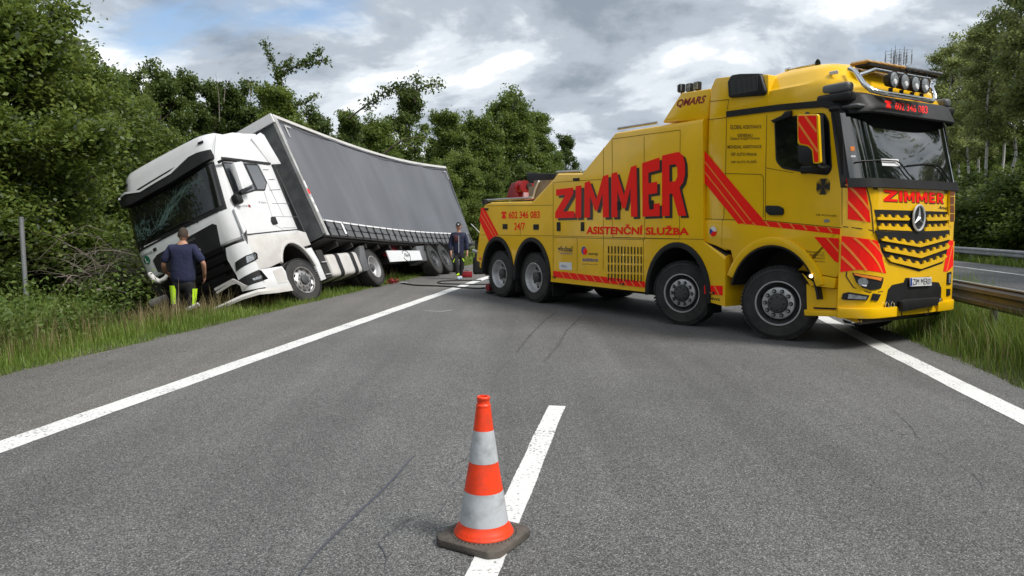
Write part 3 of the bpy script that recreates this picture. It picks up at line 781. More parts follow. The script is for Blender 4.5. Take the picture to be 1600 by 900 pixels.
# things behind the glass: papers and stickers
b = MB('white_print').patch(FR((1374, 248), (1401, 249), (1404, 260), (1376, 259)), mF, .002, .021); b.build('dashboard_paper', ws)
b = MB('orange').patch(FR((1328, 229), (1334, 229), (1334.5, 236), (1328.5, 236)), mF, .002, .021); b.build('sticker', ws)
b = MB('white_print').patch(FR((1329, 243), (1336, 243), (1336, 246), (1329, 246)), mF, .002, .021); b.build('sticker', ws)
# --- black cantrail strip over the door, both sides
for sg in (-1, 1):
    mm = lambda u, v, o, sg=sg: (u, sg * (1.25 + o), v)
    MB('black').patch(S((1135.7, 174), (1220, 163), (1290, 156.5), (1301, 158), (1312, 172), (1318, 215), (1320, 272), (1315.5, 273), (1311, 220), (1305, 182), (1297, 170), (1285, 167.5), (1220, 172.5), (1135.7, 183)), mm, .014, .001).build('cantrail', tow, 30)
    g = MB('black').patch(S((1210, 189), (1240, 181), (1289, 176), (1296, 190), (1300.5, 264), (1294, 274), (1264, 271), (1222, 263.5), (1212.5, 252)), mm, .005, .001, rounded=.05).build('window_seal', tow, 30)
    MB('sideglass').patch(S((1212, 191), (1240, 184), (1288, 179), (1294, 191), (1298, 261), (1292, 270), (1264, 267), (1223, 260), (1215, 251)), mm, .004, .005, rounded=.05).build('side_window', tow, 30)
    MB('black').patch(S((1197.5, 321), (1218, 321.5), (1226, 326), (1225, 336), (1204, 336.5), (1198, 331)), mm, .03, .002, rounded=.03, bevel=.008).build('door_handle', tow, 30)
# --- mirror on the near side
mp = [TS(*p, y=-1.50) for p in ((1245, 179), (1278, 178), (1281.5, 255), (1270, 256), (1268, 235), (1262, 229), (1246, 226))]
mpb = [TS(*p, y=-1.50) for p in ((1246, 226), (1262, 229), (1268.5, 235), (1270, 255.5), (1256, 257), (1248, 254))]
mir = MB('yellow').patch(round_poly(mp, .03), side_map(-1.50), .05, -.05, bevel=.01)
mir.use('black').patch(mpb, side_map(-1.50), .07, -.06, bevel=.012)
mir.use('black').patch(mp, side_map(-1.50), .06, -.11)
mir.tube([(.45, -1.24, 3.06), (.52, -1.34, 3.04), (.60, -1.46, 2.98)], .03, 8)
mir.tube([(.80, -1.24, 2.34), (.74, -1.34, 2.33), (.66, -1.46, 2.42)], .035, 8)
mir.box((.86, -1.265, 3.07), (.16, .05, .06), bevel=.02); mir.box((.60, -1.27, 2.33), (.42, .06, .10), bevel=.025)
mo = mir.build('mirror', tow, 35)
q = MB('red').patch(round_poly([TS(*p, y=-1.50) for p in ((1247.5, 181), (1275.5, 180.5), (1279, 253), (1272.5, 253.5), (1270.5, 233), (1263, 226.5), (1250, 224), (1247.5, 215))], .02), side_map(-1.50), .003, .001)
q.build('reflective_panel', mo, 0)
q = MB('orange')
for a_, b_ in (((1247, 191), (1279, 238)), ((1258, 181), (1276.5, 206))):
    q.patch(line_poly(TS(*a_, y=-1.50), TS(*b_, y=-1.50), .028), side_map(-1.50), .002, .005)
q.build('reflective_strip', mo, 0)
# deflector wing over the side window
MB('black').patch(S((1207.5, 189), (1225, 181), (1231, 174.5), (1239, 173), (1239, 183), (1212, 192)), side_map(YS), .06, .002, bevel=.01).build('wind_deflector', tow, 30)
# far-side mirror
mir = MB('black').box((.50, 1.46, 2.62), (.24, .12, .62), bevel=.04, seg=2); mir.tube([(.5, 1.25, 3.0), (.55, 1.45, 2.95)], .03, 8); mir.tube([(.6, 1.25, 2.33), (.55, 1.45, 2.4)], .03, 8); mir.build('mirror', tow)
# --- visor with phone number, marker lamp housings at its ends
vz = lambda y: 3.04 - .012 * (y / 1.2) ** 2
vis = MB('black'); rg = []
for i in range(25):
    y = -1.17 + 2.34 * i / 24; xo = tF(y, 3.0)
    a = min(1, abs(y) / 1.2)
    rg.append([(xo + .0, y, 3.28), (xo + .08, y, 3.24), (xo + .24 - .12 * a ** 4, y, 3.02), (xo + .22 - .12 * a ** 4, y, 3.0), (xo + .08, y, 3.05), (xo - .02, y, 3.10)])
vis.loft(rg); visor = vis.build('sun_visor', tow, 40)
def mV(u, v, o):          # sloping face of the visor: v = height
    t = (v - 3.02) / .22; a = min(1, abs(u) / 1.2); xo = tF(u, 3.0)
    return Vector((xo + .24 - .12 * a ** 4 + (-.16 + .12 * a ** 4) * t + o, u, v + o * .6))
def vF(y, z):
    a = min(1, abs(y) / 1.2); return tF(y, 3.0) + .24 - .12 * a ** 4 + (-.16 + .12 * a ** 4) * (z - 3.02) / .22
def VR(*pts): return [TF.front(px, py, vF) for px, py in pts]
q = MB('red'); quad = VR((1398, 159.5), (1449, 166.5), (1449, 178), (1398, 171.5)); quad_text(q, '602 346 083', quad, mV, .004, weight=.012)
quad = VR((1381.5, 157), (1392, 158), (1392.5, 170), (1383, 168.5)); poly_text(q, PHONE, quad, mV, .003)
q.build('phone_number', visor, 0)
for sg in (-1, 1):
    q = MB('greyplastic'); ll = [(1298, 144), (1312, 142.5), (1342, 143.5), (1350, 152), (1352, 160), (1300, 157)]
    q.box((.83, sg * 1.165, 3.335), (.38, .15, .13), bevel=.045, seg=3); q.use('black').box((.82, sg * 1.175, 3.215), (.48, .17, .12), bevel=.04, seg=3)
    if sg < 0: q.use('greyplastic').box((1.02, sg * 1.11, 3.09), (.24, .18, .05), bevel=.02)
    q.build('corner_lamp_housing', tow, 40)
# --- roof bars, four driving lamps, amber light bar, air horns
def P_(px, py, x):  # point on a plane across the truck
    y, z = TF.xplane(px, py, x); return Vector((x, y, z))
bar = MB('chrome')
xb_ = 1.33
loop = [P_(1326, 107, .92), P_(1337, 112, 1.0), P_(1350, 131, 1.2), P_(1362, 141, 1.30), P_(1385, 146.5, xb_), P_(1420, 151.5, xb_), P_(1456, 158, xb_), P_(1461, 153, xb_), P_(1457, 140, 1.28), P_(1453, 134, 1.2)]
bar.tube(loop, .032, 10)
bar.tube([P_(1342, 117.5, 1.08), P_(1366, 109, 1.12), P_(1400, 115, 1.12), P_(1452, 124, 1.12), P_(1455, 132, 1.16)], .026, 10)
bar.tube([P_(1341, 116, 1.05), (.85, -.95, 3.62)], .022, 8); bar.tube([P_(1453, 134, 1.2), (.85, .95, 3.62)], .022, 8)
lb = bar.build('roof_bar', tow, 60)
for (px, py) in ((1394.5, 124.5), (1411.5, 128), (1428, 131.5), (1443, 134)):
    p = P_(px, py, 1.24)
    q = MB('black').lathe([(0, -.09), (.07, -.08), (.093, -.02), (.105, .01), (.105, .03), (.096, .032)], Matrix.Translation(p) @ Matrix.Rotation(R(90), 4, 'Y'), 28)
    q.box(p + Vector((-.02, 0, -.14)), (.03, .05, .08))
    sp = q.build('driving_lamp', tow, 40)
    q = MB('lens').lathe([(.096, .024), (.08, .034), (0, .042)], Matrix.Translation(p) @ Matrix.Rotation(R(90), 4, 'Y'), 28)
    q.use('white_print').lathe([(.038, .036), (.03, .048), (0, .05)], Matrix.Translation(p + Vector((0, 0, -.03))) @ Matrix.Rotation(R(90), 4, 'Y'), 14)
    q.build('lamp_lens', sp, 40)
a_, e_ = P_(1340, 98, .88), P_(1461, 118, .98)
q = MB('clearamber'); d_ = (e_ - a_); n_ = 12
for k in range(n_):
    c_ = a_ + d_ * ((k + .5) / n_)
    q.use('clearamber' if k < 6 else 'greyplastic').box(c_, (.26, d_.length / n_ - .012, .05), rot=(math.atan2(d_.z, d_.length), 0, 0), bevel=.02)
q.use('black').box((a_ + e_) / 2 + Vector((0, 0, -.035)), (.20, d_.length * .97, .03), rot=(math.atan2(d_.z, d_.length), 0, 0))
q.use('steel').tube([P_(1447, 117, 1.0), P_(1447, 125, 1.08)], .018, 6); q.tube([P_(1375, 104, .95), P_(1375, 112, 1.05)], .018, 6)
q.build('amber_light_bar', tow)
h0, h1 = [Vector((TS(*p, y=-.85)[0], -.85, TS(*p, y=-.85)[1])) for p in ((1230, 109), (1278, 99.5))]
q = MB('chrome').tube([h0, h0.lerp(h1, .3), h0.lerp(h1, .8), h1], [.012, .014, .024, .062], 14); q.lathe([(0, -.04), (.03, -.02), (.03, .04), (0, .05)], Matrix.Translation(h0) @ Matrix.Rotation(R(90), 4, 'Y'), 12)
q.tube([h0, h0 + Vector((0, 0, -.09))], .012, 6); q.tube([h0.lerp(h1, .6), h0.lerp(h1, .6) + Vector((0, 0, -.12))], .012, 6); q.build('air_horn', tow, 60)
q = MB('white_print').box((.72, -1.10, 3.56), (.13, .02, .05), rot=(.35, 0, 0), bevel=.008); q.build('roof_marker_lamp', tow)
# --- three work lamps behind the cab
for px, py, rz in ((1065, 138, .9), (1078, 137, .2), (1090, 134.5, -.1)):
    x, z = TS(px, py, y=-.9)
    q = MB('black').box((x, -.9, z), (.11, .09, .13), rot=(0, 0, rz), bevel=.012); q.box((x, -.9, z - .10), (.02, .02, .10))
    q.use('lens').box((x, -.948, z), (.09, .008, .11), rot=(0, 0, 0)); q.build('work_lamp', tow)
# --- panel gaps
def seam(lst, fm, get, w=.009, name='panel_gap', parent=None, m='seam', off=.0035):
    for pts in lst:
        q = MB(m); g = [get(*p) for p in pts]
        for a_, b_ in zip(g[:-1], g[1:]): q.patch(line_poly(a_, b_, w), fm, .0015, off, step=.12 if fm is mF else None)
        q.build(name, parent or tow, 0)
gb = lambda px, py: TS(px, py, y=YB)
seam([((864.5, 285), (942, 280)), ((864.5, 285), (864.5, 368)), ((943, 230), (943, 370)), ((943, 370), (942.5, 421)), ((956.5, 215), (957.5, 372)), ((1006.5, 213), (1007.5, 372)), ((957, 217), (1063, 203)), ((1063, 203), (1062, 372)), ((902, 372), (902, 424)),
      ((748, 367), (865, 368.5)), ((865, 368.5), (1100, 374)), ((760, 321.5), (865, 320.5)), ((813.5, 356), (813.5, 368)), ((864.5, 369), (864.5, 432)), ((1005.5, 373), (1006, 440)), ((864.5, 370.5), (1008, 374.5))], mB, gb, .006)
seam([((957.5, 371), (1062, 373.5))], mB, gb, .009)
seam([((1198.5, 180), (1196.5, 270), (1196, 343)), ((1316, 285), (1316, 352)), ((1135.5, 183), (1134, 262), (1131, 342)), ((1101, 342), (1196, 344.5), (1315, 356)), ((1133, 271), (1190, 272.5), (1193, 277), (1193, 340)), ((1107, 187), (1135, 183.5)), ((1109, 158.5), (1139, 155.5)),
      ((1139, 155.5), (1136, 172)), ((1129, 342), (1128, 383))], mS, lambda a, b_: TS(a, b_), .007)
seam([((1196, 262), (1240, 270))], mS, lambda a, b_: TS(a, b_), .006)
seam([((1307, 419.5), (1251.5, 408))], mS, lambda a, b_: TS(a, b_), .001)
# --- latches and handles on the body
for (x0, y0, x1, y1) in ((786, 350, 793, 358), (834, 350.5, 842, 359), (870.5, 347, 876, 361), (908, 347, 913, 361), (965, 315, 971, 328), (1015, 313, 1022, 327)):
    MB('black').patch(B((x0, y0), (x1, y0), (x1, y1), (x0, y1)), mB, .012, .002, bevel=.003).build('latch', tow, 0)
for pts in (((757, 325), (763.5, 325.5), (763, 328.5), (757.5, 328)), ((896, 278.5), (905.5, 278), (905.5, 282), (896, 282.5))):
    MB('black').patch(B(*pts), mB, .012, .002).build('marker_lamp', tow, 0)
# --- vent grid on the body
q = MB('black')
for c in range(11):
    for r__ in range(4):
        x_ = 950.5 + c * 5.1; y_ = 384.5 + r__ * 14.3 + c * .15
        q.patch(B((x_, y_), (x_ + 1.6, y_), (x_ + 1.6, y_ + 11.5), (x_, y_ + 11.5)), mB, .002, .009)
q.build('vent_slots', tow, 0, kind='stuff')
# --- the big name with its drop shadow
zl = [('Z', (868.5, 296), (896, 293), (898, 340), (868, 341)), ('I', (900, 291), (909, 289.5), (908.5, 340), (899.5, 340.5)),
      ('M', (914, 285.5), (951, 272.5), (952, 339.5), (913.5, 340)), ('M', (956, 271.5), (995, 258), (996.5, 338.5), (956, 339.5)),
      ('E', (1004, 255), (1031, 246), (1031.5, 337.5), (1004.5, 338.5)), ('R', (1035, 243), (1071, 235), (1073, 337), (1035, 337.5))]
q = MB('black_print')
for ch, *qd in zl: poly_text(q, LET[ch], [gb(a + 4.2, b_ + 3.5) for a, b_ in qd], mB, .0055, .001)
q.build('name_shadow', tow, 0)
q = MB('red')
for ch, *qd in zl: poly_text(q, LET[ch], [gb(*p) for p in qd], mB, .0075, .002)
q.build('name_lettering', tow, 0)
def label_on(txt, px_quad, get, fm, m, name, wt=.0, off=.004, parent=None, shear=0.0):
    q = MB(m); quad_text(q, txt, [get(*p) for p in px_quad], fm, off, wt, shear); return q.build(name, parent or tow, 0)
gs = lambda px, py: TS(px, py)
label_on('ASISTENČNÍ SLUŽBA', ((917, 349.5), (1077, 352), (1077, 367.5), (916, 366)), gb, mB, 'red', 'service_lettering', .035, .0065)
q = MB('red'); poly_text(q, PHONE, [gb(*p) for p in ((783.5, 330.5), (791.5, 330.5), (791.5, 341.5), (783.5, 341.5))], mB, .004, .001)
quad_text(q, '602 346 083', [gb(*p) for p in ((795, 330.5), (843.5, 329.5), (843.5, 341), (795, 341.5))], mB, .004, .02)
quad_text(q, '24/7', [gb(*p) for p in ((803.5, 348), (820.5, 348), (820.5, 359.5), (803.5, 359.5))], mB, .004, .02)
q.build('phone_number', tow, 0)
label_on('global', ((871.5, 384), (894.5, 385), (894.5, 396), (871.5, 395)), gb, mB, 'black_print', 'logo_lettering', .02)
label_on('assistance', ((876, 393.5), (894.5, 394.2), (894.5, 397.5), (876, 397)), gb, mB, 'blue_print', 'logo_lettering', .0, .006)
q = MB('blue_print').patch([gb(912.5 + 3.8 * math.cos(a_) , 391.5 + 6.5 * math.sin(a_)) for a_ in np.linspace(0, 6.28, 17)[:-1]], mB, .001, .004)
q.use('red').patch([gb(914.5 + 3.2 * math.cos(a_), 393 + 5.2 * math.sin(a_)) for a_ in np.linspace(0, 6.28, 15)[:-1]], mB, .001, .0055); q.build('round_logo', tow, 0)
label_on('europ', ((920, 395), (934.5, 395.5), (934.5, 400.5), (920, 400)), gb, mB, 'black_print', 'logo_lettering', .01)
label_on('assistance', ((910.5, 402), (934.5, 403), (934.5, 409), (910.5, 408)), gb, mB, 'blue_print', 'logo_lettering', .02)
label_on('you live we care', ((910, 411), (934, 412), (934, 415), (910, 414)), gb, mB, 'brown_print', 'logo_lettering')
q = MB('white_print').patch(B((874, 409.5), (893.5, 409.8), (894, 422), (874.5, 421)), mB, .001, .004); quad_text(q.use('blue_print'), 'Allianz', [gb(*p) for p in ((877, 413.5), (886, 413.5), (886, 418), (877, 417.5))], mB, .0065); q.build('white_sticker', tow, 0)
label_on('QMARS', ((1058.5, 156), (1104, 148.5), (1101, 163), (1057, 169)), lambda a, b_: TS(a, b_, y=-1.20), side_map(-1.20), 'dkred_print', 'builder_lettering', .03, .004, shear=.2)
for t_, qd in (('GLOBAL ASSISTANCE', ((1141, 195), (1190, 195.5), (1190, 200.5), (1141, 202))), ('GENERALI', ((1152.5, 209), (1176, 208.5), (1176, 213.5), (1152.5, 214))), ('ČESKÁ POJIŠŤOVNA', ((1141, 214), (1188, 213.5), (1188, 219), (1141, 219.8))),
               ('MONDIAL ASSISTANCE', ((1137, 227), (1190, 226.5), (1190, 231.5), (1137, 232.3))), ('VSP AUTO PRAHA', ((1142, 238.5), (1183, 238.5), (1183, 243.5), (1142, 243.8))), ('VSP AUTO PLZEŇ', ((1142, 250), (1182, 249.5), (1182, 254.8), (1142, 255.2)))):
    label_on(t_, qd, gs, mS, 'brown_print', 'insurer_lettering', .012)
for k_, t_ in enumerate(('Zimmer s.r.o.', 'Vrážská 573/22', '190 00 PRAHA 9', 'IČ: 27367541')):
    y_ = 391 + k_ * 4.7
    label_on(t_, ((1259 + (k_ % 2), y_), (1289, y_ + 2), (1289, y_ + 5.2), (1259 + (k_ % 2), y_ + 3.2)), gs, mS, 'brown_print', 'address_lettering', .01, .009)
label_on('QMWS', ((1103.5, 463), (1125, 466.5), (1125, 471.5), (1104, 468)), gb, mB, 'black_print', 'builder_lettering', .02, .004)
# --- red stripes with orange dividing lines
def stripes(polys, lines, get, fm, lw=.02, off=.005, name='red_stripe', step=None, parent=None):
    q = MB('red')
    for pl in polys: q.patch([get(*p) for p in pl], fm, .0012, off, step=step)
    o1 = q.build(name, parent or tow, 0)
    for a_, b_ in lines: MB('orange').patch(line_poly(get(*a_), get(*b_), lw), fm, .001, off + .002, step=step).build('stripe_divider', o1, 0)
    return o1
stripes([((752.3, 325), (757, 324.5), (778.5, 365.5), (772, 376), (764, 377), (749.5, 345))], [((751.8, 336), (774, 373)), ((754, 328.5), (776, 369))], gb, mB, .02)
pl_ = [((864.5, 423), (1008, 440), (1008.5, 449.5), (865.5, 433))]
stripes(pl_, [((866 + k * 12.1 - 2, 423 + k * 1.42), (866 + k * 12.1 + 5, 433.4 + k * 1.4)) for k in range(1, 12)], gb, mB, .018)
stripes([((1100.5, 445.5), (1129.5, 446.5), (1129.5, 461.5), (1101, 459))], [((1103, 445.5), (1110, 460)), ((1116, 445.5), (1124, 461))], gb, mB, .02)
stripes([((1101.3, 235.5), (1134, 274), (1160, 305), (1192, 341.8), (1192, 345.3), (1154, 350), (1101.5, 286))], [((1101.5, 252), (1174, 345)), ((1101.5, 268.5), (1164, 348))], gs, mS, .018, .006)
stripes([((1154, 348.8), (1192, 345.0), (1313, 357.3), (1313, 366.5))], [((1196 + k * 19.5, 345.5 + k * 1.8), (1203 + k * 19.5, 354.5 + k * 1.7)) for k in range(0, 6)] + [((1163, 349.5), (1168, 351)), ((1176, 347.5), (1182, 352.5))], gs, mS, .02, .0065)
stripes([((1273, 370), (1312, 372.5), (1311, 410.5), (1305, 408))], [((1293, 372), (1311, 393))], gs, mS, .02, .012)
# front corner panels
FRg = lambda a, b_: TFr(a, b_)
ns = stripes([((1321.5, 279.5), (1347, 281), (1351, 291), (1359.5, 347.5), (1324.5, 342.5))], [((1322, 288), (1359, 330)), ((1323, 314), (1352, 347))], FRg, mF, .022, .014, 'corner_stripe', .07)
stripes([((1314.5, 368.5), (1367, 376), (1369, 380), (1381, 427), (1340, 421), (1313, 425))], [((1314.5, 378), (1352, 423)), ((1334, 372), (1375, 426)), ((1357, 375), (1376, 400)), ((1313.5, 400), (1335, 421))], FRg, mF, .022, .033, 'corner_stripe', .07)
stripes([((1478, 377), (1485.5, 375), (1485, 415), (1477, 424), (1470, 424))], [((1484, 383), (1475, 424))], FRg, mF, .022, .033, 'corner_stripe', .07)
# corner panel outline grooves
seam([((1318, 283), (1349, 283.5), (1352, 290)), ((1352, 290), (1360, 320), (1364, 364)), ((1317, 354), (1364, 360.5)), ((1382, 428), (1375, 470))], mF, FRg, .012, off=.014)
# --- grille: dark openings, then yellow slats with teeth
gr = MB('black')
gr.patch(FR((1365, 327.5), (1481, 331), (1481, 361), (1370, 360)), mF, .002, .0135, step=.1)
gr.patch(FR((1366, 363.5), (1480, 362), (1479, 385), (1469, 411), (1432, 424), (1385, 410), (1374, 395)), mF, .002, .032, step=.1)
grille = gr.build('grille_opening', tow, 0)
def slat(top, bot, n, teeth_h, off, label=None, fm=mF):
    """yellow bar between two px polylines (x0,y0)-(x1,y1)-(x2,y2) with teeth standing on it"""
    def lerp3(l, t):
        if t < .5: a_, b_, k = l[0], l[1], t * 2
        else: a_, b_, k = l[1], l[2], t * 2 - 1
        return (a_[0] + (b_[0] - a_[0]) * k, a_[1] + (b_[1] - a_[1]) * k)
    pts = []
    for i in range(n):
        t0 = (i + .0) / n; w_ = 1.0 / n
        for t_, hgt in ((t0, 0), (t0 + w_ * .36, .0), (t0 + w_ * .48, 1), (t0 + w_ * .64, 1), (t0 + w_ * .86, .15)):
            p = lerp3(top, t_); pts.append((p[0], p[1] + 2.6 - teeth_h * hgt))
    pe = lerp3(top, 1.0); pts.append((pe[0], pe[1] + 2.6))
    for i in range(9): pts.append(lerp3(bot, 1 - i / 8))
    g = [TFr(*p) for p in pts]
    return MB('yellow').patch(g, fm, .022, off, step=.12, bevel=0).build('grille_slat', grille, 30)
slat([(1368, 336.5), (1391, 337.5), (1418, 338.5)], [(1368, 343.5), (1391, 344), (1416, 344.5)], 4, 4.6, .016)
slat([(1443, 337.5), (1462, 337), (1479, 337)], [(1445, 345), (1462, 344.8), (1479, 344)], 4, 4.6, .016)
slat([(1369, 350.5), (1391, 351.5), (1417, 352.5)], [(1370, 358.5), (1391, 359.5), (1421, 361)], 4, 4.6, .016)
slat([(1443, 352.5), (1462, 352), (1479, 350.5)], [(1441, 361), (1462, 360.5), (1480, 359)], 4, 4.6, .016)
slat([(1371, 370), (1432, 379), (1479, 367)], [(1373, 376), (1432, 386), (1479, 373.5)], 9, 4.6, .035)
slat([(1375, 384), (1433, 394.5), (1478, 381)], [(1377, 392), (1433, 403), (1476, 388)], 9, 4.6, .035)
slat([(1380, 399.5), (1433, 411), (1474, 397.5)], [(1387, 409), (1433, 420), (1466, 408)], 8, 4.6, .035)
seam([((1364, 362), (1385, 363.5), (1400, 362), (1480, 361))], mF, FRg, .03, 'grille_gap', m='black_print', off=.030)
# --- badge: ring and three-pointed star
def logo_px(cx, cy, rx, ry, a_): return (cx + rx * math.cos(a_), cy - ry * math.sin(a_))
cx_, cy_ = 1430, 340.5
c2 = TFr(cx_, cy_); lw_, lh_ = .135, .165
def mL(u, v, o): return Vector((tF(0, 1.7) + .03 + o, c2[0] + u, c2[1] + v))
q = MB('black_print').patch([(lw_ * math.cos(a_), lh_ * math.sin(a_)) for a_ in np.linspace(0, 2 * math.pi, 33)[:-1]], mL, .02, 0)
lg = q.build('badge', tow, 40)
q = MB('silver').tube([mL(lw_ * math.cos(a_), lh_ * math.sin(a_), .02) for a_ in np.linspace(0, 2 * math.pi, 37)], .014, 8, cap=False)
for k in range(3):
    a_ = math.pi / 2 + k * 2 * math.pi / 3
    tip = (lw_ * .95 * math.cos(a_), lh_ * .95 * math.sin(a_)); l_ = (lw_ * .2 * math.cos(a_ + 1.05), lh_ * .2 * math.sin(a_ + 1.05)); r2 = (lw_ * .2 * math.cos(a_ - 1.05), lh_ * .2 * math.sin(a_ - 1.05))
    bmx = bmesh.new(); v0 = bmx.verts.new(mL(*tip, .024)); v1 = bmx.verts.new(mL(*l_, .022)); v2 = bmx.verts.new(mL(0, 0, .045)); v3 = bmx.verts.new(mL(*r2, .022))
    bmx.faces.new((v0, v1, v2)); bmx.faces.new((v0, v2, v3)); q._add(bmx)
q.build('star_emblem', lg, 20)
# amber-grated side deflector on the far corner
M['amberdark'] = mat('dark_amber_grating', (.16, .045, .010), .35)
df = MB('yellow').patch(FR((1477.5, 289), (1485, 291.5), (1486.5, 300), (1486.5, 345), (1484, 352), (1477.5, 354)), mF, .03, .012, step=.04).build('corner_deflector', tow, 30)
for k in range(4):
    y0_, y1_ = 294 + k * 13.4, 306 + k * 13.4
    MB('amberdark').patch(FR((1479.5, y0_), (1485.5, y0_), (1485.5, y1_), (1479.5, y1_)), mF, .003, .043, step=.04).build('pane', df, 0)
# front lettering
zf = [('Z', 1379, 1400), ('I', 1403, 1408), ('M', 1411, 1427), ('M', 1430, 1447), ('E', 1450, 1459), ('R', 1462, 1472)]
for dx_, m_, o_, nm in ((1.2, 'black_print', .014, 'name_shadow'), (0, 'red', .0165, 'name_lettering')):
    q = MB(m_)
    for ch, x0, x1 in zf:
        yt = lambda x: 296.5 + (x - 1379) * .055; yb = lambda x: 314.5 + (x - 1379) * .035
        poly_text(q, LET[ch], [TFr(a_ + dx_, b_ + dx_) for a_, b_ in ((x0, yt(x0)), (x1, yt(x1)), (x1, yb(x1)), (x0, yb(x0)))], mF, o_, .001)
    q.build(nm, tow, 0)
label_on('Arocs', ((1465, 321), (1480, 322.5), (1480, 327.5), (1464.5, 326.5)), FRg, mF, 'black_print', 'model_lettering', .02, .015, shear=.3)
# skull-and-crossbones marks and iron-cross sticker
for cx3, cy3, s3 in ((1366.5, 291.5, 1.0), (1476.5, 297, .8)):
    q = MB('black_print')
    q.patch([TFr(cx3 + 2.2 * s3 * math.cos(a_), cy3 - 2 + 2.6 * s3 * math.sin(a_)) for a_ in np.linspace(0, 6.283, 11)[:-1]], mF, .001, .014)
    q.patch([TFr(cx3 + dx, cy3 + dy) for dx, dy in ((-1.3 * s3, 0), (1.3 * s3, 0), (1.1 * s3, 1.8), (-1.1 * s3, 1.8))], mF, .001, .0155)
    for a_, b_ in (((-3.4, 1.8), (3.4, 5)), ((3.4, 1.8), (-3.4, 5))): q.patch(line_poly(TFr(cx3 + a_[0] * s3, cy3 + a_[1]), TFr(cx3 + b_[0] * s3, cy3 + b_[1]), .012), mF, .001, .014)
    q.build('skull_mark', tow, 0)
q = MB('black_print')
c4 = TS(1286.5, 291.5); h4 = .085
for k in range(4):
    a_ = k * math.pi / 2; ca, sa = math.cos(a_), math.sin(a_)
    pl = [(.3, -.0), (1, -.75), (1, .75), (.3, 0)] if False else [(.12, -.12), (1.15, -.62), (1.15, .62), (.12, .12)]
    q.patch([(c4[0] + h4 * (ca * u - sa * v), c4[1] + h4 * 1.05 * (sa * u + ca * v)) for u, v in pl], mS, .001, .004)
for k in range(4):
    a_ = math.pi / 4 + k * math.pi / 2
    for w_ in (-.12, .12): q.patch(line_poly((c4[0] + h4 * .5 * math.cos(a_ + w_), c4[1] + h4 * .5 * math.sin(a_ + w_)), (c4[0] + h4 * 1.35 * math.cos(a_ + w_), c4[1] + h4 * 1.35 * math.sin(a_ + w_)), .008), mS, .001, .0045)
q.patch([(c4[0] + .035 * math.cos(a_), c4[1] + .04 * math.sin(a_)) for a_ in np.linspace(0, 6.283, 13)[:-1]], mS, .001, .0052)
q.use('brown_print')
for dx in (-.013, .013): q.patch([(c4[0] + dx + .008 * math.cos(a_), c4[1] + .004 + .009 * math.sin(a_)) for a_ in np.linspace(0, 6.283, 9)[:-1]], mS, .001, .0065)
q.build('cross_sticker', tow, 0)
# round tricolour sticker
c5 = TS(1115, 361.5); q = MB('white_print').patch([(c5[0] + .068 * math.cos(a_), c5[1] + .075 * math.sin(a_)) for a_ in np.linspace(0, math.pi, 13)], mS, .001, .012)
q.use('red').patch([(c5[0] + .068 * math.cos(a_), c5[1] + .075 * math.sin(a_)) for a_ in np.linspace(math.pi, 2 * math.pi, 13)], mS, .001, .012)
q.use('blue_print').patch([(c5[0] + .068 * math.cos(a_), c5[1] + .075 * math.sin(a_)) for a_ in np.linspace(math.pi * .78, math.pi * 1.22, 7)] + [(c5[0] + .005, c5[1])], mS, .001, .014)
q.build('round_flag_sticker', tow, 0)
label_on('V8 POWER', ((1275, 334), (1307, 336), (1307, 339), (1275, 337)), gs, mS, 'seam', 'model_lettering', .0, .004, shear=.3)
q = MB('steel').patch([(TS(1292, 345)[0] + .045 * math.cos(a_), TS(1292, 345)[1] + .022 * math.sin(a_)) for a_ in np.linspace(0, 6.283, 15)[:-1]], mS, .001, .004); q.build('oval_emblem', tow, 0)
# --- headlamps, fog lamps, lower intake, plate, step
def lamp(px_outer, name, fm=mF):
    q = MB('black').patch([TFr(*p) for p in px_outer], fm, .012, .030, step=.06); return q.build(name, tow, 0)
hl = lamp([(1331, 425.5), (1345, 428), (1376, 433.5), (1375, 441), (1372, 450), (1358, 453), (1346, 449), (1337, 441)], 'headlamp')
q = MB('orange').patch(FR((1333, 426.5), (1345, 429), (1373, 434), (1371, 438.5), (1345, 432.5), (1334, 429)), mF, .006, .043, step=.05)
q.use('lens').patch([TFr(1346 + 7.5 * math.cos(a_), 440 + 6.5 * math.sin(a_)) for a_ in np.linspace(0, 6.283, 17)[:-1]], mF, .008, .043, step=.05)
q.use('white_print').patch(FR((1344, 444), (1352, 445), (1350, 447.5), (1345, 446)), mF, .002, .052); q.build('headlamp_lens', hl, 40)
hl = lamp([(1476, 426), (1482, 424), (1481, 444), (1475, 444)], 'headlamp'); MB('lens').patch(FR((1477, 429), (1480.5, 428), (1480, 442), (1477, 442)), mF, .006, .043).build('headlamp_lens', hl, 0)
fg = lamp([(1314.5, 466), (1317, 458), (1325, 456), (1356, 461), (1352, 469), (1318, 468)], 'fog_lamp'); MB('lens').patch(FR((1325, 459), (1352, 463), (1350, 467.5), (1324, 466)), mF, .006, .043, step=.05).build('fog_lens', fg, 0)
lamp([(1361, 458), (1372, 459.5), (1367, 470), (1358, 468.5)], 'bumper_opening'); lamp([(1475, 451), (1480, 451), (1480, 461), (1475, 462)], 'bumper_opening')
lo = MB('black').patch(FR((1378, 480), (1384, 452), (1390, 445), (1408, 441), (1411, 434), (1448, 432), (1452, 440), (1463, 441), (1467, 450), (1466, 473), (1440, 476), (1400, 480)), mF, .003, .031, step=.08).build('lower_intake', tow, 0)
seam([((1323, 420), (1322, 432), (1333, 449), (1357, 457), (1376, 455))], mF, FRg, .010, off=.031)
q = MB('black').patch(FR((1398, 470), (1408, 467), (1455, 464), (1457, 468), (1453, 476), (1400, 486)), mF, .07, .034, bevel=.01)
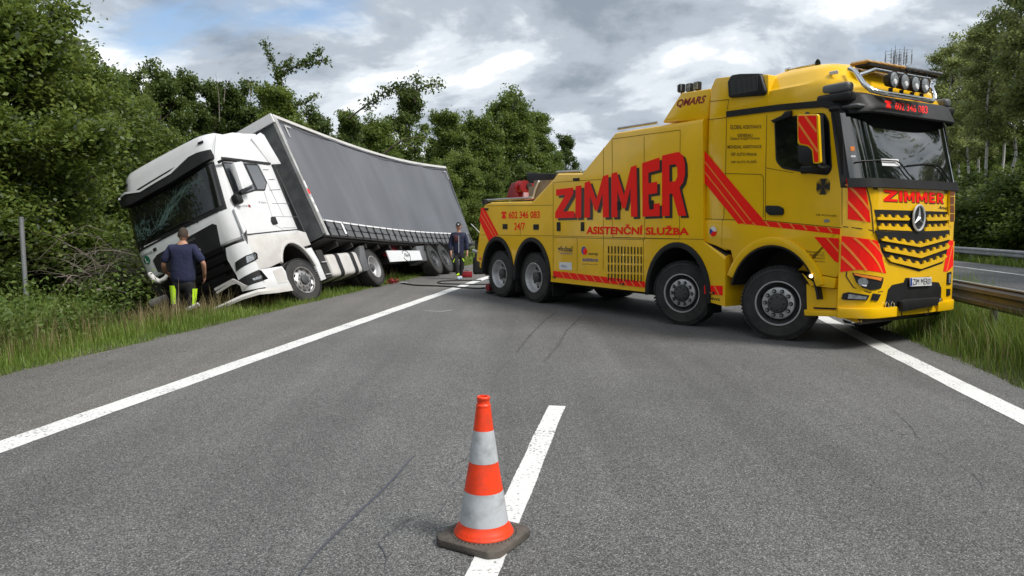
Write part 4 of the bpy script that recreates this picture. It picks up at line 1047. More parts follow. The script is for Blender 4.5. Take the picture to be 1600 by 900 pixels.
q.box(mF(*TFr(1406, 490), -.02), (.10, .07, .10), bevel=.01); q.box(mF(*TFr(1446, 487), -.02), (.10, .07, .10), bevel=.01); q.build('front_step', tow)
yp = TFr(1431.5, 439.5)
def mP(u, v, o): return Vector((tF(0, 1) + .055 + o, u, v))
pc = [TFr(*p) for p in ((1414.5, 433.5), (1448, 432.6), (1448.2, 445.5), (1415, 447))]
q = MB('white_print').patch([pc[3], pc[2], pc[1], pc[0]], mP, .008, 0); pt = q.build('number_plate', tow, 0)
q = MB('black_print'); quad_text(q, 'ZIM MER01', [TFr(*p) for p in ((1418.5, 435), (1447, 434.2), (1447, 443.8), (1418.5, 445))], mP, .011, .0); q.build('plate_lettering', pt, 0)
q = MB('blue_print').patch([TFr(*p) for p in ((1414.8, 434), (1417.6, 434), (1417.8, 446), (1415.1, 446.3))], mP, .001, .009); q.build('plate_band', pt, 0)
q = MB('chrome')
for k in range(4):
    y, z = TFr(1335 + k * 8, 499.5); q.tube([(1.0, y, z), (1.12, y, z - .02), (1.14, y, z - .05)], .025, 8)
q.build('exhaust_tips', tow, 60)
for px, py in ((1380.5, 477), (1389, 476), (1459, 471.5), (1464, 470.5)):
    y, z = TFr(px, py); MB('chrome').tube([mF(y + .035 * math.cos(a_), z + .04 * math.sin(a_), .05) for a_ in np.linspace(0, 6.283, 15)], .009, 6, cap=False).build('ring_mark', tow, 60)
# --- rear deck equipment
q = MB('steel').tube([gb(757, 319)[0:1] and (TS(760, 313, y=-1.1)[0], -1.1, TS(760, 313, y=-1.1)[1]), (TS(832, 309, y=-1.1)[0], -1.1, TS(832, 309, y=-1.1)[1])], .025, 8)
q.build('deck_rail', tow, 60); q = MB('steel').tube([(TS(870, 272, y=-1.1)[0], -1.1, TS(870, 269, y=-1.1)[1]), (TS(908, 270, y=-1.1)[0], -1.1, TS(908, 267.5, y=-1.1)[1])], .025, 8)
q.build('deck_rail', tow, 60); q = MB('steel').tube([(TS(966, 203, y=-1.0)[0], -1.0, TS(966, 201, y=-1.0)[1]), (TS(1026, 195, y=-1.0)[0], -1.0, TS(1026, 191.5, y=-1.0)[1])], .025, 8)
q.build('deck_rail', tow, 60)
zd = gb(800, 315)[1]
def dk(px, py, y): x, z = TS(px, py, y=y); return Vector((x, y, z))
c1, c2_ = dk(793, 310, -.5), dk(818, 286, -.5)
q = MB('redpaint')
q.patch([TS(*p, y=-.75) for p in ((791, 313), (794, 297), (799, 286), (804, 285), (811, 288), (808, 300), (812, 312))], side_map(-.75, 1), .7, 0, bevel=.01)
q.lathe([(.0, -.12), (.13, -.12), (.13, -.09), (.07, -.08), (.07, .08), (.13, .09), (.13, .12), (0, .12)], Matrix.Translation(dk(816, 291, -.7)) @ Matrix.Rotation(R(90), 4, 'Y'), 16)
q.use('dark').lathe([(0, -.1), (.07, -.1), (.07, .12), (0, .12)], Matrix.Translation(dk(823, 291, -.6)) @ Matrix.Rotation(R(90), 4, 'Y'), 14)
q.build('winch', tow)
q = MB('black').patch([TS(*p, y=-.2) for p in ((823, 269.5), (868, 271.5), (866, 290), (830, 296), (823, 292))], side_map(-.2, 1), 1.1, 0, bevel=.02); q.build('crane_box', tow)
q = MB('wood').patch([TS(*p, y=-.9) for p in ((826, 309), (826, 292), (834, 291), (834, 282), (862, 281), (852, 295), (836, 311))], side_map(-.9, 1), .5, 0); 
q.use('white_print').tube([dk(833, 310, -.93), dk(836, 297, -.93), dk(842, 283, -.93)], .022, 6); q.build('stowed_boards', tow)
q = MB('black').lathe([(0, -.06), (.06, -.06), (.06, .05), (0, .06)], Matrix.Translation(dk(757.5, 315.5, -1.2)), 12); q.build('rear_beacon', tow)
MB('amber').patch([(gb(751, 404)[0] + .05 * math.cos(a_), gb(751, 404)[1] + .035 * math.sin(a_)) for a_ in np.linspace(0, 6.283, 13)[:-1]], mB, .012, .001).build('marker_lamp', tow, 0)
for px, py in ((972.5, 443.5), (1113, 457.5), (866.5, 433)):
    x, z = gb(px, py); MB('black').box((x, YB - .012, z), (.10, .02, .035), bevel=.006).use('amber').box((x, YB - .024, z), (.05, .01, .022)).build('marker_lamp', tow, 0)
# underlift machinery at the tail
q = MB('dark')
q.box((-8.35, -.2, .72), (.5, 1.9, .5), bevel=.04); q.box((-8.75, -.35, .45), (1.0, .28, .22), bevel=.03); q.box((-8.9, -.75, .62), (.12, .5, .42), bevel=.03)
q.use('greyplastic').box((-8.3, -1.0, .80), (.35, .3, .38), bevel=.03)
q.use('steel').box((-8.32, -1.17, .86), (.18, .05, .2), bevel=.01); q.tube([(-8.6, -1.05, .95), (-8.75, -1.1, 1.0)], .04, 8)
q.use('yellow').box((-8.12, -1.16, .83), (.05, .2, .42)); q.build('underlift', tow)
q = MB('redpaint').lathe([(0, -.10), (.09, -.10), (.09, .10), (0, .10)], Matrix.Translation((-8.15, -.95, .15)) @ Matrix.Rotation(R(90), 4, 'X'), 14); q.use('dark').box((-8.15, -.95, .03), (.18, .2, .04), bevel=.01); q.tube([(-8.15, -.95, .15), (-8.15, -.9, .6)], .05, 8); q.build('outrigger_foot', tow)
for x_, z_, h_ in ((AX[2] + .68, .40, .42), (AX[3] + .70, .42, .5), (-1.2, .45, .4)): MB('black').box((x_, -1.09, z_), (.02, .32, h_)).build('mudflap', tow)
# =====================================================================
# white tractor unit, rolled into the ditch: origin under its front axle, +X forward, +Y left (towards the road)
# =====================================================================
WF = Frame((-5.43, 15.74, -0.46), (R(22.45), R(.83), R(-104.35)))
trk = thing('tractor_unit', 'white truck tractor with shattered windscreen leaning nose-down into the ditch', 'truck', WF.loc, WF.rot)
YW = 1.22
def WS(px, py, y=YW): return WF.side(px, py, y)
def W_(*pts, y=YW): return [WS(*p, y=y) for p in pts]
def wF(y, z):
    a = min(abs(y) / 1.22, 1.0)
    x = 1.42 - .05 * a * a - .17 * max(0, (a - .78) / .22) ** 2
    if z > 2.15: x -= .20 * min((z - 2.15) / .95, 1.0)
    if z > 3.1: x -= .30 * (z - 3.1)
    return x
def mW(u, v, o):
    e = .01; dx = max(-2.5, min(2.5, (wF(u + e, v) - wF(u - e, v)) / (2 * e)))
    return Vector((wF(u, v), u, v)) + Vector((1, -dx, .2 if v > 2.15 else 0)).normalized() * o
WR_ = lambda px, py: WF.front(px, py, wF)
def WR(*pts): return [WR_(*p) for p in pts]
wside = lambda u, v, o: (u, YW + o, v)
def wring(z, w, xb, grow=0.0, n_side=6, n_front=22, rb=.06):
    pts = [(xb, -w + rb, z), (xb + rb * .3, -w + rb * .3, z)]; xe = wF(-1.22, z) - grow
    for i in range(n_side): pts.append((xb + rb + (xe - .05 - xb - rb) * i / (n_side - 1), -w, z))
    for i in range(n_front + 1):
        y = -w + 2 * w * i / n_front; pts.append((wF(y * 1.22 / w, z) - grow, y, z))
    for i in range(n_side)[::-1]: pts.append((xb + rb + (xe - .05 - xb - rb) * i / (n_side - 1), w, z))
    pts += [(xb + rb * .3, w - rb * .3, z), (xb, w - rb, z)]
    return pts
b = MB('white')
b.loft([wring(z, w, -.83, g) for z, w, g in ((1.50, 1.19, .04), (1.53, 1.215, .01), (1.6, 1.22, 0), (1.9, 1.22, 0), (2.15, 1.22, 0), (2.6, 1.215, 0), (3.1, 1.21, 0), (3.3, 1.205, 0), (3.55, 1.195, 0.0), (3.70, 1.18, .01), (3.78, 1.13, .05), (3.82, 1.03, .12), (3.84, .85, .22))])
b.build('cab_body', trk, 35)
b = MB('white')       # roof fairing rising to the rear
b.loft([[(x, y, z) for (x, y, z) in r] for r in (
    [(.60, -1.0, 3.78), (.60, 1.0, 3.78), (.60, 1.05, 3.5), (.60, -1.05, 3.5)],
    [(.0, -1.08, 3.90), (.0, 1.08, 3.90), (.0, 1.17, 3.5), (.0, -1.17, 3.5)],
    [(-.5, -1.08, 3.93), (-.5, 1.08, 3.93), (-.5, 1.20, 3.5), (-.5, -1.20, 3.5)],
    [(-.86, -1.09, 3.96), (-.86, 1.09, 3.96), (-.86, 1.21, 3.5), (-.86, -1.21, 3.5)])])
b.build('roof_fairing', trk, 50)
for sg in (-1, 1):    # side spoilers behind the cab
    sm = lambda u, v, o, sg=sg: (u, sg * (1.18 + o), v)
    MB('white').patch(W_((393, 216), (407, 207), (413, 211), (439.5, 256), (423, 257)), sm, .04, 0, bevel=.01).build('side_spoiler', trk, 30)
    MB('black').patch([(-.83, 1.55), (-.83, 3.15), (-1.02, 3.15), (-.90, 1.55)], lambda u, v, o, sg=sg: (u, sg * (1.10 + o), v), .06, 0).build('side_flap', trk, 30)
    sm = lambda u, v, o, sg=sg: (u, sg * (YW + o), v)
    MB('black').patch(W_((345, 245.5), (352, 246), (422.5, 254.5), (422, 257.5), (375, 252), (349, 251.5)), sm, .014, .0).build('cantrail', trk, 30)
    MB('black').patch(W_((346, 253), (402, 256), (417, 285), (414, 298), (399, 298), (372, 307), (366, 305)), sm, .006, 0, rounded=.03).build('window_seal', trk, 30)
    MB('greyglass').patch(W_((348.5, 256), (378, 256), (398, 296), (372, 304), (367.5, 301)), sm, .004, .006, rounded=.02).build('side_window', trk, 30)
    MB('greyglass').patch(W_((384, 258), (401.5, 259), (415.5, 286), (412.5, 296), (402, 296)), sm, .004, .006, rounded=.02).build('rear_side_window', trk, 30)
    MB('black').patch(W_((423, 339), (429, 339), (433.5, 350), (426, 351.5), (423, 346)), sm, .025, .0, rounded=.02, bevel=.006).build('door_handle', trk, 30)
# panel gaps on the side
gw = lambda px, py: WS(px, py)
seam([((366.5, 321), (380, 352), (384, 361)), ((413, 300), (424, 335), (430, 352), (443, 359)), ((425, 318), (452, 318)), ((429, 338.5), (464, 339)), ((404, 257), (443, 338)), ((442, 356), (462, 356)), ((337, 211), (334, 245))], wside, gw, .009, 'panel_gap', trk, 'greyplastic', .001)
seam([((386, 366.5), (438, 361), (466, 358.5))], wside, gw, .025, 'sill_gap', trk, 'black', .0)
seam([((411, 265), (420, 265)), ((420, 280.5), (429, 280)), ((421, 297), (438, 296))], wside, gw, .010, 'cab_rib', trk, 'greyplastic', .001)
# mirror
q = MB('white'); mm = lambda u, v, o: (u, 1.34 + o, v)
q.patch(round_poly([WS(*p, y=1.40) for p in ((363, 255), (376, 253), (393, 289), (377, 297))], .03), mm, .10, 0, bevel=.02)
q.use('black').patch([WS(*p, y=1.40) for p in ((374, 299), (392, 291), (393, 295), (377, 304))], mm, .09, 0, bevel=.01)
q.tube([(1.12, 1.20, 3.08), (1.05, 1.32, 3.10), (.80, 1.40, 3.05)], .03, 8); q.tube([(1.05, 1.21, 2.38), (.98, 1.36, 2.40), (.85, 1.4, 2.48)], .035, 8)
q.box((1.12, 1.30, 2.26), (.20, .16, .20), bevel=.05, seg=2); q.build('mirror', trk, 40)
# windscreen, visor, wipers
MB('black').patch([(-1.20, 2.10), (1.13, 2.13), (1.12, 3.14), (-1.19, 3.14)], mW, .006, .001, step=(.07, .25)).build('windscreen_surround', trk, 40)
wsn = MB('glass').patch([(-1.15, 2.20), (1.10, 2.22), (1.09, 3.10), (-1.15, 3.08)], mW, .005, .008, step=(.08, .2)).build('windscreen', trk, 60)
# shattered area: dense web of fine cracks in the glass
M['crack'] = mat('shattered_glass', (.10, .17, .155), .35)
random.seed(11)
q = MB('crack')
spine = [(237, 372), (247, 358), (258, 343), (266, 328), (274, 313), (284, 300), (297, 290), (312, 282)]
sp = [Vector(WR_(*p)).to_3d() for p in spine]
def crk(a_, b_, w_): q.patch(line_poly((a_.x, a_.y), (b_.x, b_.y), w_), mW, .001, .0145 + random.random() * .002)
for i in range(230):
    k = random.random() ** 1.1 * (len(sp) - 1.01); j = int(k); p = sp[j].lerp(sp[j + 1], k - j)
    d = (sp[j + 1] - sp[j]).normalized(); n_ = Vector((-d.y, d.x, 0))
    spread = .065 * (1.2 - abs(k / len(sp) - .35)); p = p + n_ * random.gauss(0, spread * .8)
    a_ = math.atan2(d.y, d.x) + random.gauss(0, .35); L_ = random.uniform(.04, .20) * (1 if random.random() < .8 else 2.0)
    e_ = p + Vector((math.cos(a_), math.sin(a_), 0)) * L_
    if abs(e_.x) < 1.05 and 2.28 < e_.y < 3.0 and 2.28 < p.y < 3.0 and abs(p.x) < 1.05:
        crk(p, e_, random.uniform(.0012, .0042) * (1.3 - k / 9))
for i in range(90):   # shattered lower corner
    p = Vector((random.uniform(-1.03, -.62), random.uniform(2.27, 2.62), 0)); a_ = random.uniform(0, 3.14); e_ = p + Vector((math.cos(a_), math.sin(a_), 0)) * random.uniform(.03, .14)
    if abs(e_.x) < 1.05 and e_.y > 2.26: crk(p, e_, random.uniform(.002, .006))
for i in range(46):   # radiating fine scratches
    k = random.random() * (len(sp) - 1.01); j = int(k); p = sp[j].lerp(sp[j + 1], k - j); a_ = random.uniform(0, 6.28); e_ = p + Vector((math.cos(a_), math.sin(a_), 0)) * random.uniform(.15, .42)
    if abs(e_.x) < 1.05 and 2.28 < e_.y < 3.0: crk(p, e_, .0016)
q.build('shattered_glass', wsn, 0)
vis = MB('black')
vis.patch(WR((191.5, 313), (203, 303.5), (225, 301), (273, 272), (297, 249), (313, 241), (330, 237.5), (335, 249), (323, 256), (273, 287), (212, 321), (196, 326)), mW, .10, .01, step=.08)
vis.build('sun_visor', trk, 30)
MB('white').patch(WR((192, 312), (203, 302), (225, 299.3), (273, 270), (297, 247), (300, 248.5), (274, 273.5), (226, 302), (204, 305), (193, 315)), mW, .04, .085, step=.1).build('visor_trim', trk, 30)
MB('black').patch(WR((213.5, 296.5), (284, 254.5), (290, 255), (279, 265), (270, 270.5), (224, 298.5)), mW, .004, .002, step=.08).build('roof_recess', trk, 0)
for pl in ([(309.5, 223), (317.5, 220), (318, 223), (310, 226)], [(193, 290.5), (199.5, 287.5), (199.5, 290.5), (193.5, 293.5)]):
    MB('black').patch(WR(*pl), mW, .02, .0).build('roof_marker_lamp', trk, 0)
for pts in (((262, 362), (285, 350), (300, 345), (312, 348)), ((228, 384), (240, 366), (252, 355), (268, 352))):
    MB('black').tube([mW(*WR_(*p), .05) for p in pts], .012, 6).build('wiper', trk)
# front panels
MB('black').patch(WR((239, 407), (245, 398.5), (265, 387), (332, 349.5), (338.5, 351.5), (345, 384), (357, 440), (340, 455), (262, 475), (262, 428), (247, 425)), mW, .004, .003, step=.1).build('grille', trk, 0)
q = MB('void')
for k in range(5):
    z = .62 + k * .19; q.patch([(-.78, z), (.80, z), (.82, z + .10), (-.80, z + .10)], mW, .05, .006, step=.15)
q.build('grille_bars', trk, 0, kind='stuff')
q = MB('greyplastic'); quad_text(q, 'MAN', [WR_(*p) for p in ((290, 377), (304, 370), (305.5, 374), (291.5, 381))], mW, .012, .03); q.build('maker_lettering', trk, 0)
# grille emblem
q = MB('steel').tube([mW(*WR_(*p), .014) for p in ((303, 391), (309, 387), (314, 390), (315, 394), (310, 391), (306, 395))], .010, 6); q.build('emblem', trk)
g_ = WR_(230, 406.5)
M['greensticker'] = mat('green_sticker', (.01, .14, .07), .5)
q = MB('greensticker').patch([(g_[0] + .085 * math.cos(a_), g_[1] + .085 * math.sin(a_)) for a_ in np.linspace(0, 6.283, 21)[:-1]], mW, .001, .013)
quad_text(q.use('white_print'), 'L', [(g_[0] - .03, g_[1] + .05), (g_[0] + .03, g_[1] + .05), (g_[0] + .03, g_[1] - .05), (g_[0] - .03, g_[1] - .05)], mW, .0155, .02); q.build('round_sticker', trk, 0)
label_on('TRANSPORT', ((221, 401), (238, 391.5), (239.5, 395), (222.5, 404.5)), WR_, mW, 'black_print', 'company_lettering', .01, .013, trk)
MB('black_print').patch(WR((239, 389), (244, 386), (246, 391), (241, 394)), mW, .001, .013).build('code_panel', trk, 0)
label_on('TGX', ((403, 315), (416, 315.5), (417, 318), (404, 317.5)), gw, wside, 'steel', 'model_lettering', .02, .003, trk)
label_on('18.470', ((371, 321), (386, 320.5), (387, 323.5), (372, 324)), gw, wside, 'steel', 'model_lettering', .02, .003, trk)
MB('redpaint').patch(W_((387, 320), (390.5, 320), (392, 324), (388.5, 324)), wside, .001, .002).build('small_badge', trk, 0)
# corner deflector ahead of the door
MB('white').patch(W_((367, 323), (384, 360), (378, 366), (350, 384), (352, 350), (356, 327)), lambda u, v, o: (min(u, wF(1.17, v) - .0), YW - .02 + o, v), .05, 0, bevel=.01).build('corner_deflector', trk, 30)
# lower body on the road side: wing, bumper corner
wp = W_((386, 369), (438, 362.5), (467, 360), (478, 363), (486, 382), (473, 385.5))
arch = arc(-.27, .50, .66, .80, 32, 163, 16)
pl = wp + arch[::-1] + W_((422, 417.5), (404, 421), (385, 380))
for sg in (-1, 1):
    if sg > 0:
        MB('whitedirty').patch(pl, lambda u, v, o: (min(u, wF(1.2, 1) + .02), .98 + o, v), .235, 0, bevel=.015).build('front_wing', trk, 30)
        MB('whitedirty').patch(arc(-.27, .5, .66, .80, 28, 166, 16) + arc(-.27, .5, .74, .88, 28, 166, 16)[::-1], lambda u, v, o: (u, 1.17 + o, v), .075, 0, bevel=.02).build('arch_lip', trk, 30)
    else:
        MB('dark').patch([(-.95, 1.0), (-1.05, 1.45), (1.2, 1.45), (1.2, .5), (.45, .5), (.40, .9), (.1, 1.25), (-.5, 1.3), (-.85, 1.05)], lambda u, v, o: (u, -1.2 + o, v), .2, 0).build('front_wing', trk, 30)
    MB('dark').patch(arc(-.27, .5, .63, .77, 0, 180, 16) + arc(-.27, .5, .66, .80, 0, 180, 16)[::-1], lambda u, v, o, sg=sg: (u, sg * (.7 + o), v), .48, 0).build('arch_liner', trk, 30)
# rear half of the mudguard
MB('white').patch(W_((477, 389), (485.5, 387), (497, 407), (509, 436), (501, 439), (492, 415)), lambda u, v, o: (u, .95 + o, v), .29, 0, bevel=.01).build('rear_mudguard', trk, 30)
# bumper corner with lamps (plan-curved shell)
zlo = .52
q = MB('white')
q.patch([(.84, zlo), (1.215, .44), (1.215, 1.42), (.86, 1.42), (.80, 1.22), (.86, .84)], mW, .12, -.08, step=.05)
q.patch(W_((404, 421), (441, 415.5), (447, 424), (450, 436), (456.5, 448), (433, 452), (414, 452)), lambda u, v, o: (min(u, wF(1.2, 1) + .0), 1.0 + o, v), .215, 0, bevel=.01)
q.build('front_bumper', trk, 30)
q = MB('whitedirty').patch(W_((426, 423), (440, 418), (446, 428), (449, 441), (435, 443)), wside, .004, -.003); q.build('step_recess', trk, 0)
hlp = MB('black').patch(WR((369.5, 410), (384, 400), (400, 393.5), (404, 396), (405, 404), (396, 409), (371, 424)), mW, .01, .04, step=.05).build('headlamp', trk, 0)
MB('lens').patch(WR((384, 402), (399, 395.5), (402, 397), (403, 403), (395, 407), (386, 412)), mW, .006, .05, step=.05).build('headlamp_lens', hlp, 0)
fgp = MB('black').patch(WR((371, 440), (404, 422), (410, 422), (421, 435), (388, 446.5)), mW, .01, .04, step=.05).build('fog_lamp', trk, 0)
MB('lens').patch(WR((394, 436), (410, 430), (413, 434), (397, 439)), mW, .006, .05, step=.05).build('fog_lens', fgp, 0)
# torn bumper strips
q = MB('whitedirty')
for p0, p1, p2, w_ in (((340, 452), (368, 437), (388, 448), .05), ((343, 457), (365, 443), (372, 441), .05)):
    q.patch(line_poly(WR_(*p0), WR_(*p1), w_), mW, .03, .07, step=.1); q.patch(line_poly(WR_(*p1), WR_(*p2), w_), mW, .03, .07, step=.1)
q.build('bumper_trim', trk, 20)
wI = WF.Mi
def wl(px, py, Y): return wI @ at_depth(px, py, Y)
q = MB('whitedirty'); P = [wl(456, 449, 14.7), wl(433, 453, 14.3), wl(405, 456, 14.0), (wl(380, 464, 13.9)), wl(355, 475, 13.8), wl(334, 484, 13.8)]
rr_ = []
for i, p in enumerate(P):
    h_ = .13 - .012 * i; rr_.append([p + Vector((0, 0, h_ / 2)), p + Vector((.05, .01, 0)), p + Vector((.03, 0, -h_ / 2)), p + Vector((-.01, 0, -h_ / 2)), p + Vector((.0, 0, 0))])
q.loft(rr_); q.build('broken_bumper_lip', trk, 30)
q = MB('whitedirty'); P = [wl(234, 428, 14.6), wl(241, 437, 14.5), wl(250, 440, 14.5), wl(258, 435, 14.5), wl(262, 428, 14.5)]
q.tube(P, [.05, .06, .05, .045, .03], 8); q.build('broken_corner_trim', trk, 50)
# dark mass under the cab, frame, axles
q = MB('dark'); q.box((.35, 0, 1.0), (1.9, 1.5, .9), bevel=.08); q.box((1.22, -.05, 1.0), (.22, 1.7, .9), bevel=.03); q.box((-2.3, 0, .75), (4.2, .85, .3), bevel=.03); q.box((-1.1, 0, 1.25), (.35, 2.1, .8), bevel=.05)
q.box((-.27, 0, .5), (.15, 1.9, .15), bevel=.03); q.box((-3.77, 0, .5), (.3, 1.5, .3), bevel=.05); q.box((-3.5, 0, 1.0), (1.2, .9, .12)); q.box((.9, -.6, .55), (.6, 1.0, .3), bevel=.05)
q.box((-2.2, .55, .55), (1.9, .25, .45)); q.build('chassis', trk)
q = MB('dark'); x0, z0 = WS(497, 395); x1, z1 = WS(521, 432)
q.box(((x0 + x1) / 2, .95, (z0 + z1) / 2 + .03), (abs(x1 - x0), .5, abs(z1 - z0) + .1), bevel=.02)
for py in (409, 428):
    x, z = WS(507 + (py - 409) * .35, py); q.use('alu').box((x, 1.215, z), (.26, .03, .022))
q.build('side_ladder', trk)
x0, z0 = WS(511, 398); x1, z1 = WS(568, 418); zt = WS(530, 394)[1]; zb_ = WS(536, 430)[1]
q = MB('whitedirty').box(((x0 + x1) / 2, .90, (zt + zb_) / 2), (abs(x1 - x0), .62, zt - zb_), bevel=.10, seg=4)
for t_ in (.28, .76):
    q.use('black').box((x0 + (x1 - x0) * t_, .90, (zt + zb_) / 2), (.05, .65, zt - zb_ + .025), bevel=.11, seg=4)
q.use('dark').lathe([(.05, 0), (.05, .05), (0, .06)], Matrix.Translation((x0 + (x1 - x0) * .3, .95, zt)), 12); q.build('fuel_tank', trk, 40)
MB('greyplastic').patch(W_((561, 384), (568, 384), (571, 400), (577, 422), (569, 424), (562, 405)), lambda u, v, o: (u, .75 + o, v), .48, 0, bevel=.01).build('rear_wheel_guard', trk, 30)
MB('black').patch(arc(-3.77, .5, .60, .60, 60, -8, 8) + arc(-3.77, .5, .64, .64, 60, -8, 8)[::-1], lambda u, v, o: (u, .75 + o, v), .48, 0).build('rear_mudguard', trk, 30) if False else None
for rt in (False, True):
    s_ = -1 if rt else 1
    make_wheel(trk, .50, .30, 'alu', wheel_matrix(-.27, 1.07 * s_, .46, rt, R(-13)))
    make_wheel(trk, .50, .29, 'dish', wheel_matrix(-3.77, 1.08 * s_, .50, rt))
    iw = MB('rubber').lathe(tyre_prof(.50, .28), RY, 40, closed=True).build('inner_tyre', trk, 40); iw.matrix_local = wheel_matrix(-3.77, .75 * s_, .5, rt)
q = MB('black').patch(arc(-3.77, .5, .58, .60, 100, 5, 12) + arc(-3.77, .5, .62, .64, 100, 5, 12)[::-1], lambda u, v, o: (u, .72 + o, v), .5, 0); q.build('wheel_cover', trk, 30)

# =====================================================================
# curtain-sided semi-trailer leaning with it: origin under its headboard
# =====================================================================
GF = Frame((-5.06, 17.17, -0.04), (R(24.92), R(-2.03), R(-104.73)))
trl = thing('semi_trailer', 'grey curtain-sided semi-trailer with sagging roof tilted into the ditch', 'trailer', GF.loc, GF.rot)
TL_, TH, TB = 11.5, 3.1, .95
def G(x, y, z):
    t = min(max(-x / TL_, -.05), 1.05); h_ = (z - TB) / TH; sn = math.sin(math.pi * min(max(t, 0), 1))
    dz = -(.08 * (1 - h_) + .27 * h_) * sn
    dy = (-.045 + .155 * t) * (z - 2.5) / 1.55
    return Vector((x, y + dy, z + dz))
def gside(y0, sg=1, wave=0.0):
    def f(u, v, o):
        wv = wave * (math.sin(u * 3.1 + v * .8) * .5 + math.sin(u * 7.3 + v * 2.1) * .25 + .8 * math.sin(u * 1.3 - v * 1.7)) * min(1, (v - 1.3) * 1.2 if v > 1.3 else 0)
        return G(u, sg * (y0 + o) + (wv if v > 1.3 else 0), v)
    return f
for sg in (1, -1):
    MB('tarp').patch([(-.10, 1.34), (-.10, TB + TH - .03), (-TL_ + .06, TB + TH - .03), (-TL_ + .06, 1.34)], gside(1.262, sg, .020), .01, 0, step=(.18, .15)).build('curtain', trl, 60)
    MB('whitedirty').patch([(-.02, TB + TH - .035), (-.02, TB + TH + .05), (-TL_, TB + TH + .05), (-TL_, TB + TH - .035)], gside(1.255, sg), .03, 0, step=(.4, 0)).build('roof_rail', trl, 0)
    MB('black').patch([(-.14, TB + TH - .115), (-.14, TB + TH - .095), (-TL_ + .1, TB + TH - .095), (-TL_ + .1, TB + TH - .115)], gside(1.29, sg), .012, 0, step=(.4, 0)).build('curtain_cord', trl, 0)
    MB('dark').patch([(0, TB - .02), (0, TB + .06), (-TL_, TB + .06), (-TL_, TB - .02)], gside(1.20, sg), .065, 0, step=(.5, 0)).build('side_rail', trl, 0)
    MB('alu').patch([(0.0, TB), (.0, TB + TH), (-.13, TB + TH), (-.13, TB)], gside(1.21, sg), .075, 0, step=(0, .3), bevel=0).build('corner_post', trl, 0)
    MB('strap').patch([(-TL_ + .07, TB), (-TL_ + .07, TB + TH), (-TL_, TB + TH), (-TL_, TB)], gside(1.21, sg), .07, 0, step=(0, .3)).build('corner_post', trl, 0)
MB('white_print').patch([(-.16, 1.325), (-.16, 1.365), (-TL_ + .4, 1.365), (-TL_ + .4, 1.325)], gside(1.278), .012, 0, step=(.4, 0)).build('curtain_hem', trl, 0)
MB('dark').patch([(-.12, TB + .05), (-.12, 1.34), (-TL_ + .1, 1.34), (-TL_ + .1, TB + .05)], gside(1.235), .01, 0, step=(.5, 0)).build('drop_side', trl, 0)
nf = 26; pitch = (TL_ - .35) / nf
fl = None
for k in range(nf):
    x0 = -.22 - k * pitch; jz = random.uniform(-.012, .012)
    for r__, (za, zb2) in enumerate(((TB + .20, 1.325), (TB + .03, TB + .185))):
        q = MB('strap'); tilt = random.uniform(0, .02)
        q.patch([(x0, za + jz), (x0, zb2), (x0 - pitch + .035, zb2), (x0 - pitch + .035, za + jz)], lambda u, v, o, t_=tilt, zb2=zb2: G(u, 1.262 + o + (zb2 - v) * t_ * 3, v), .010, 0)
        q.build('flap', trl, 0)
    q = MB('black').patch([(x0 + .022, TB), (x0 + .022, 1.36), (x0 - .018 + .0, 1.36), (x0 - .018, TB)], gside(1.285), .008, 0)
    zz = TB + .19; q.patch([(x0 + .035, zz), (x0 + .035, zz + .05), (x0 - .05, zz + .04), (x0 - .05, zz - .01)], gside(1.29), .014, 0); q.build('strap', trl, 0)
for k, pl in enumerate(([(-.95, 1.02), (-.95, 1.31), (-1.05, 1.31), (-1.05, 1.02)],)): MB('white_print').patch(pl, gside(1.295), .004, 0).build('reflector_tape', trl, 0)
# stickers on the front post, marking corners on the curtain
q = MB('white_print')
q.patch([(-.03, 1.55), (-.03, 1.72), (-.11, 1.72), (-.11, 1.55)], gside(1.287), .002, 0); q.build('post_sticker', trl, 0); q = MB('white_print').patch([(-.03, 1.80), (-.03, 1.92), (-.11, 1.92), (-.11, 1.80)], gside(1.287), .002, 0); q.build('post_sticker', trl, 0); q = MB('red').patch([(-.03, 2.02), (-.03, 2.14), (-.11, 2.14), (-.11, 2.02)], gside(1.287), .002, 0)
q.build('post_sticker', trl, 0); q = MB('white_print').patch([(-.03, 2.18), (-.03, 2.36), (-.11, 2.36), (-.11, 2.18)], gside(1.287), .002, 0); q.build('post_sticker', trl, 0)
q = MB('alu')
for x0, s_ in ((-.30, 1), (-TL_ + .25, -1)):
    q.patch([(x0, 3.88), (x0, 3.84), (x0 - .28 * s_, 3.84), (x0 - .28 * s_, 3.88)], gside(1.305), .002, 0); q.patch([(x0, 3.88), (x0 - .05 * s_, 3.88), (x0 - .05 * s_, 3.55), (x0, 3.55)], gside(1.305), .002, 0)
q.build('contour_mark', trl, 0)
def gtop(u, v, o): return G(u, v, TB + TH + .02 + o)
MB('greyplastic').patch([(0, -1.26), (0, 1.26), (-TL_, 1.26), (-TL_, -1.26)], gtop, .02, 0, step=(.4, 0)).build('roof_sheet', trl, 0)
def gfront(u, v, o): return G(0.0 + o, u, v)
MB('wallgrey').patch([(-1.2, TB + .02), (1.2, TB + .02), (1.2, TB + TH - .01), (-1.2, TB + TH - .01)], gfront, .03, -.03, step=(0, .4)).build('front_wall', trl, 0)
q = MB('greyplastic')
for k in range(1, 6): q.patch([(-1.2 + k * .4 - .012, TB + .05), (-1.2 + k * .4 + .012, TB + .05), (-1.2 + k * .4 + .012, TB + TH - .08), (-1.2 + k * .4 - .012, TB + TH - .08)], gfront, .02, .001, step=(0, .4))
q.build('wall_ribs', trl, 0)
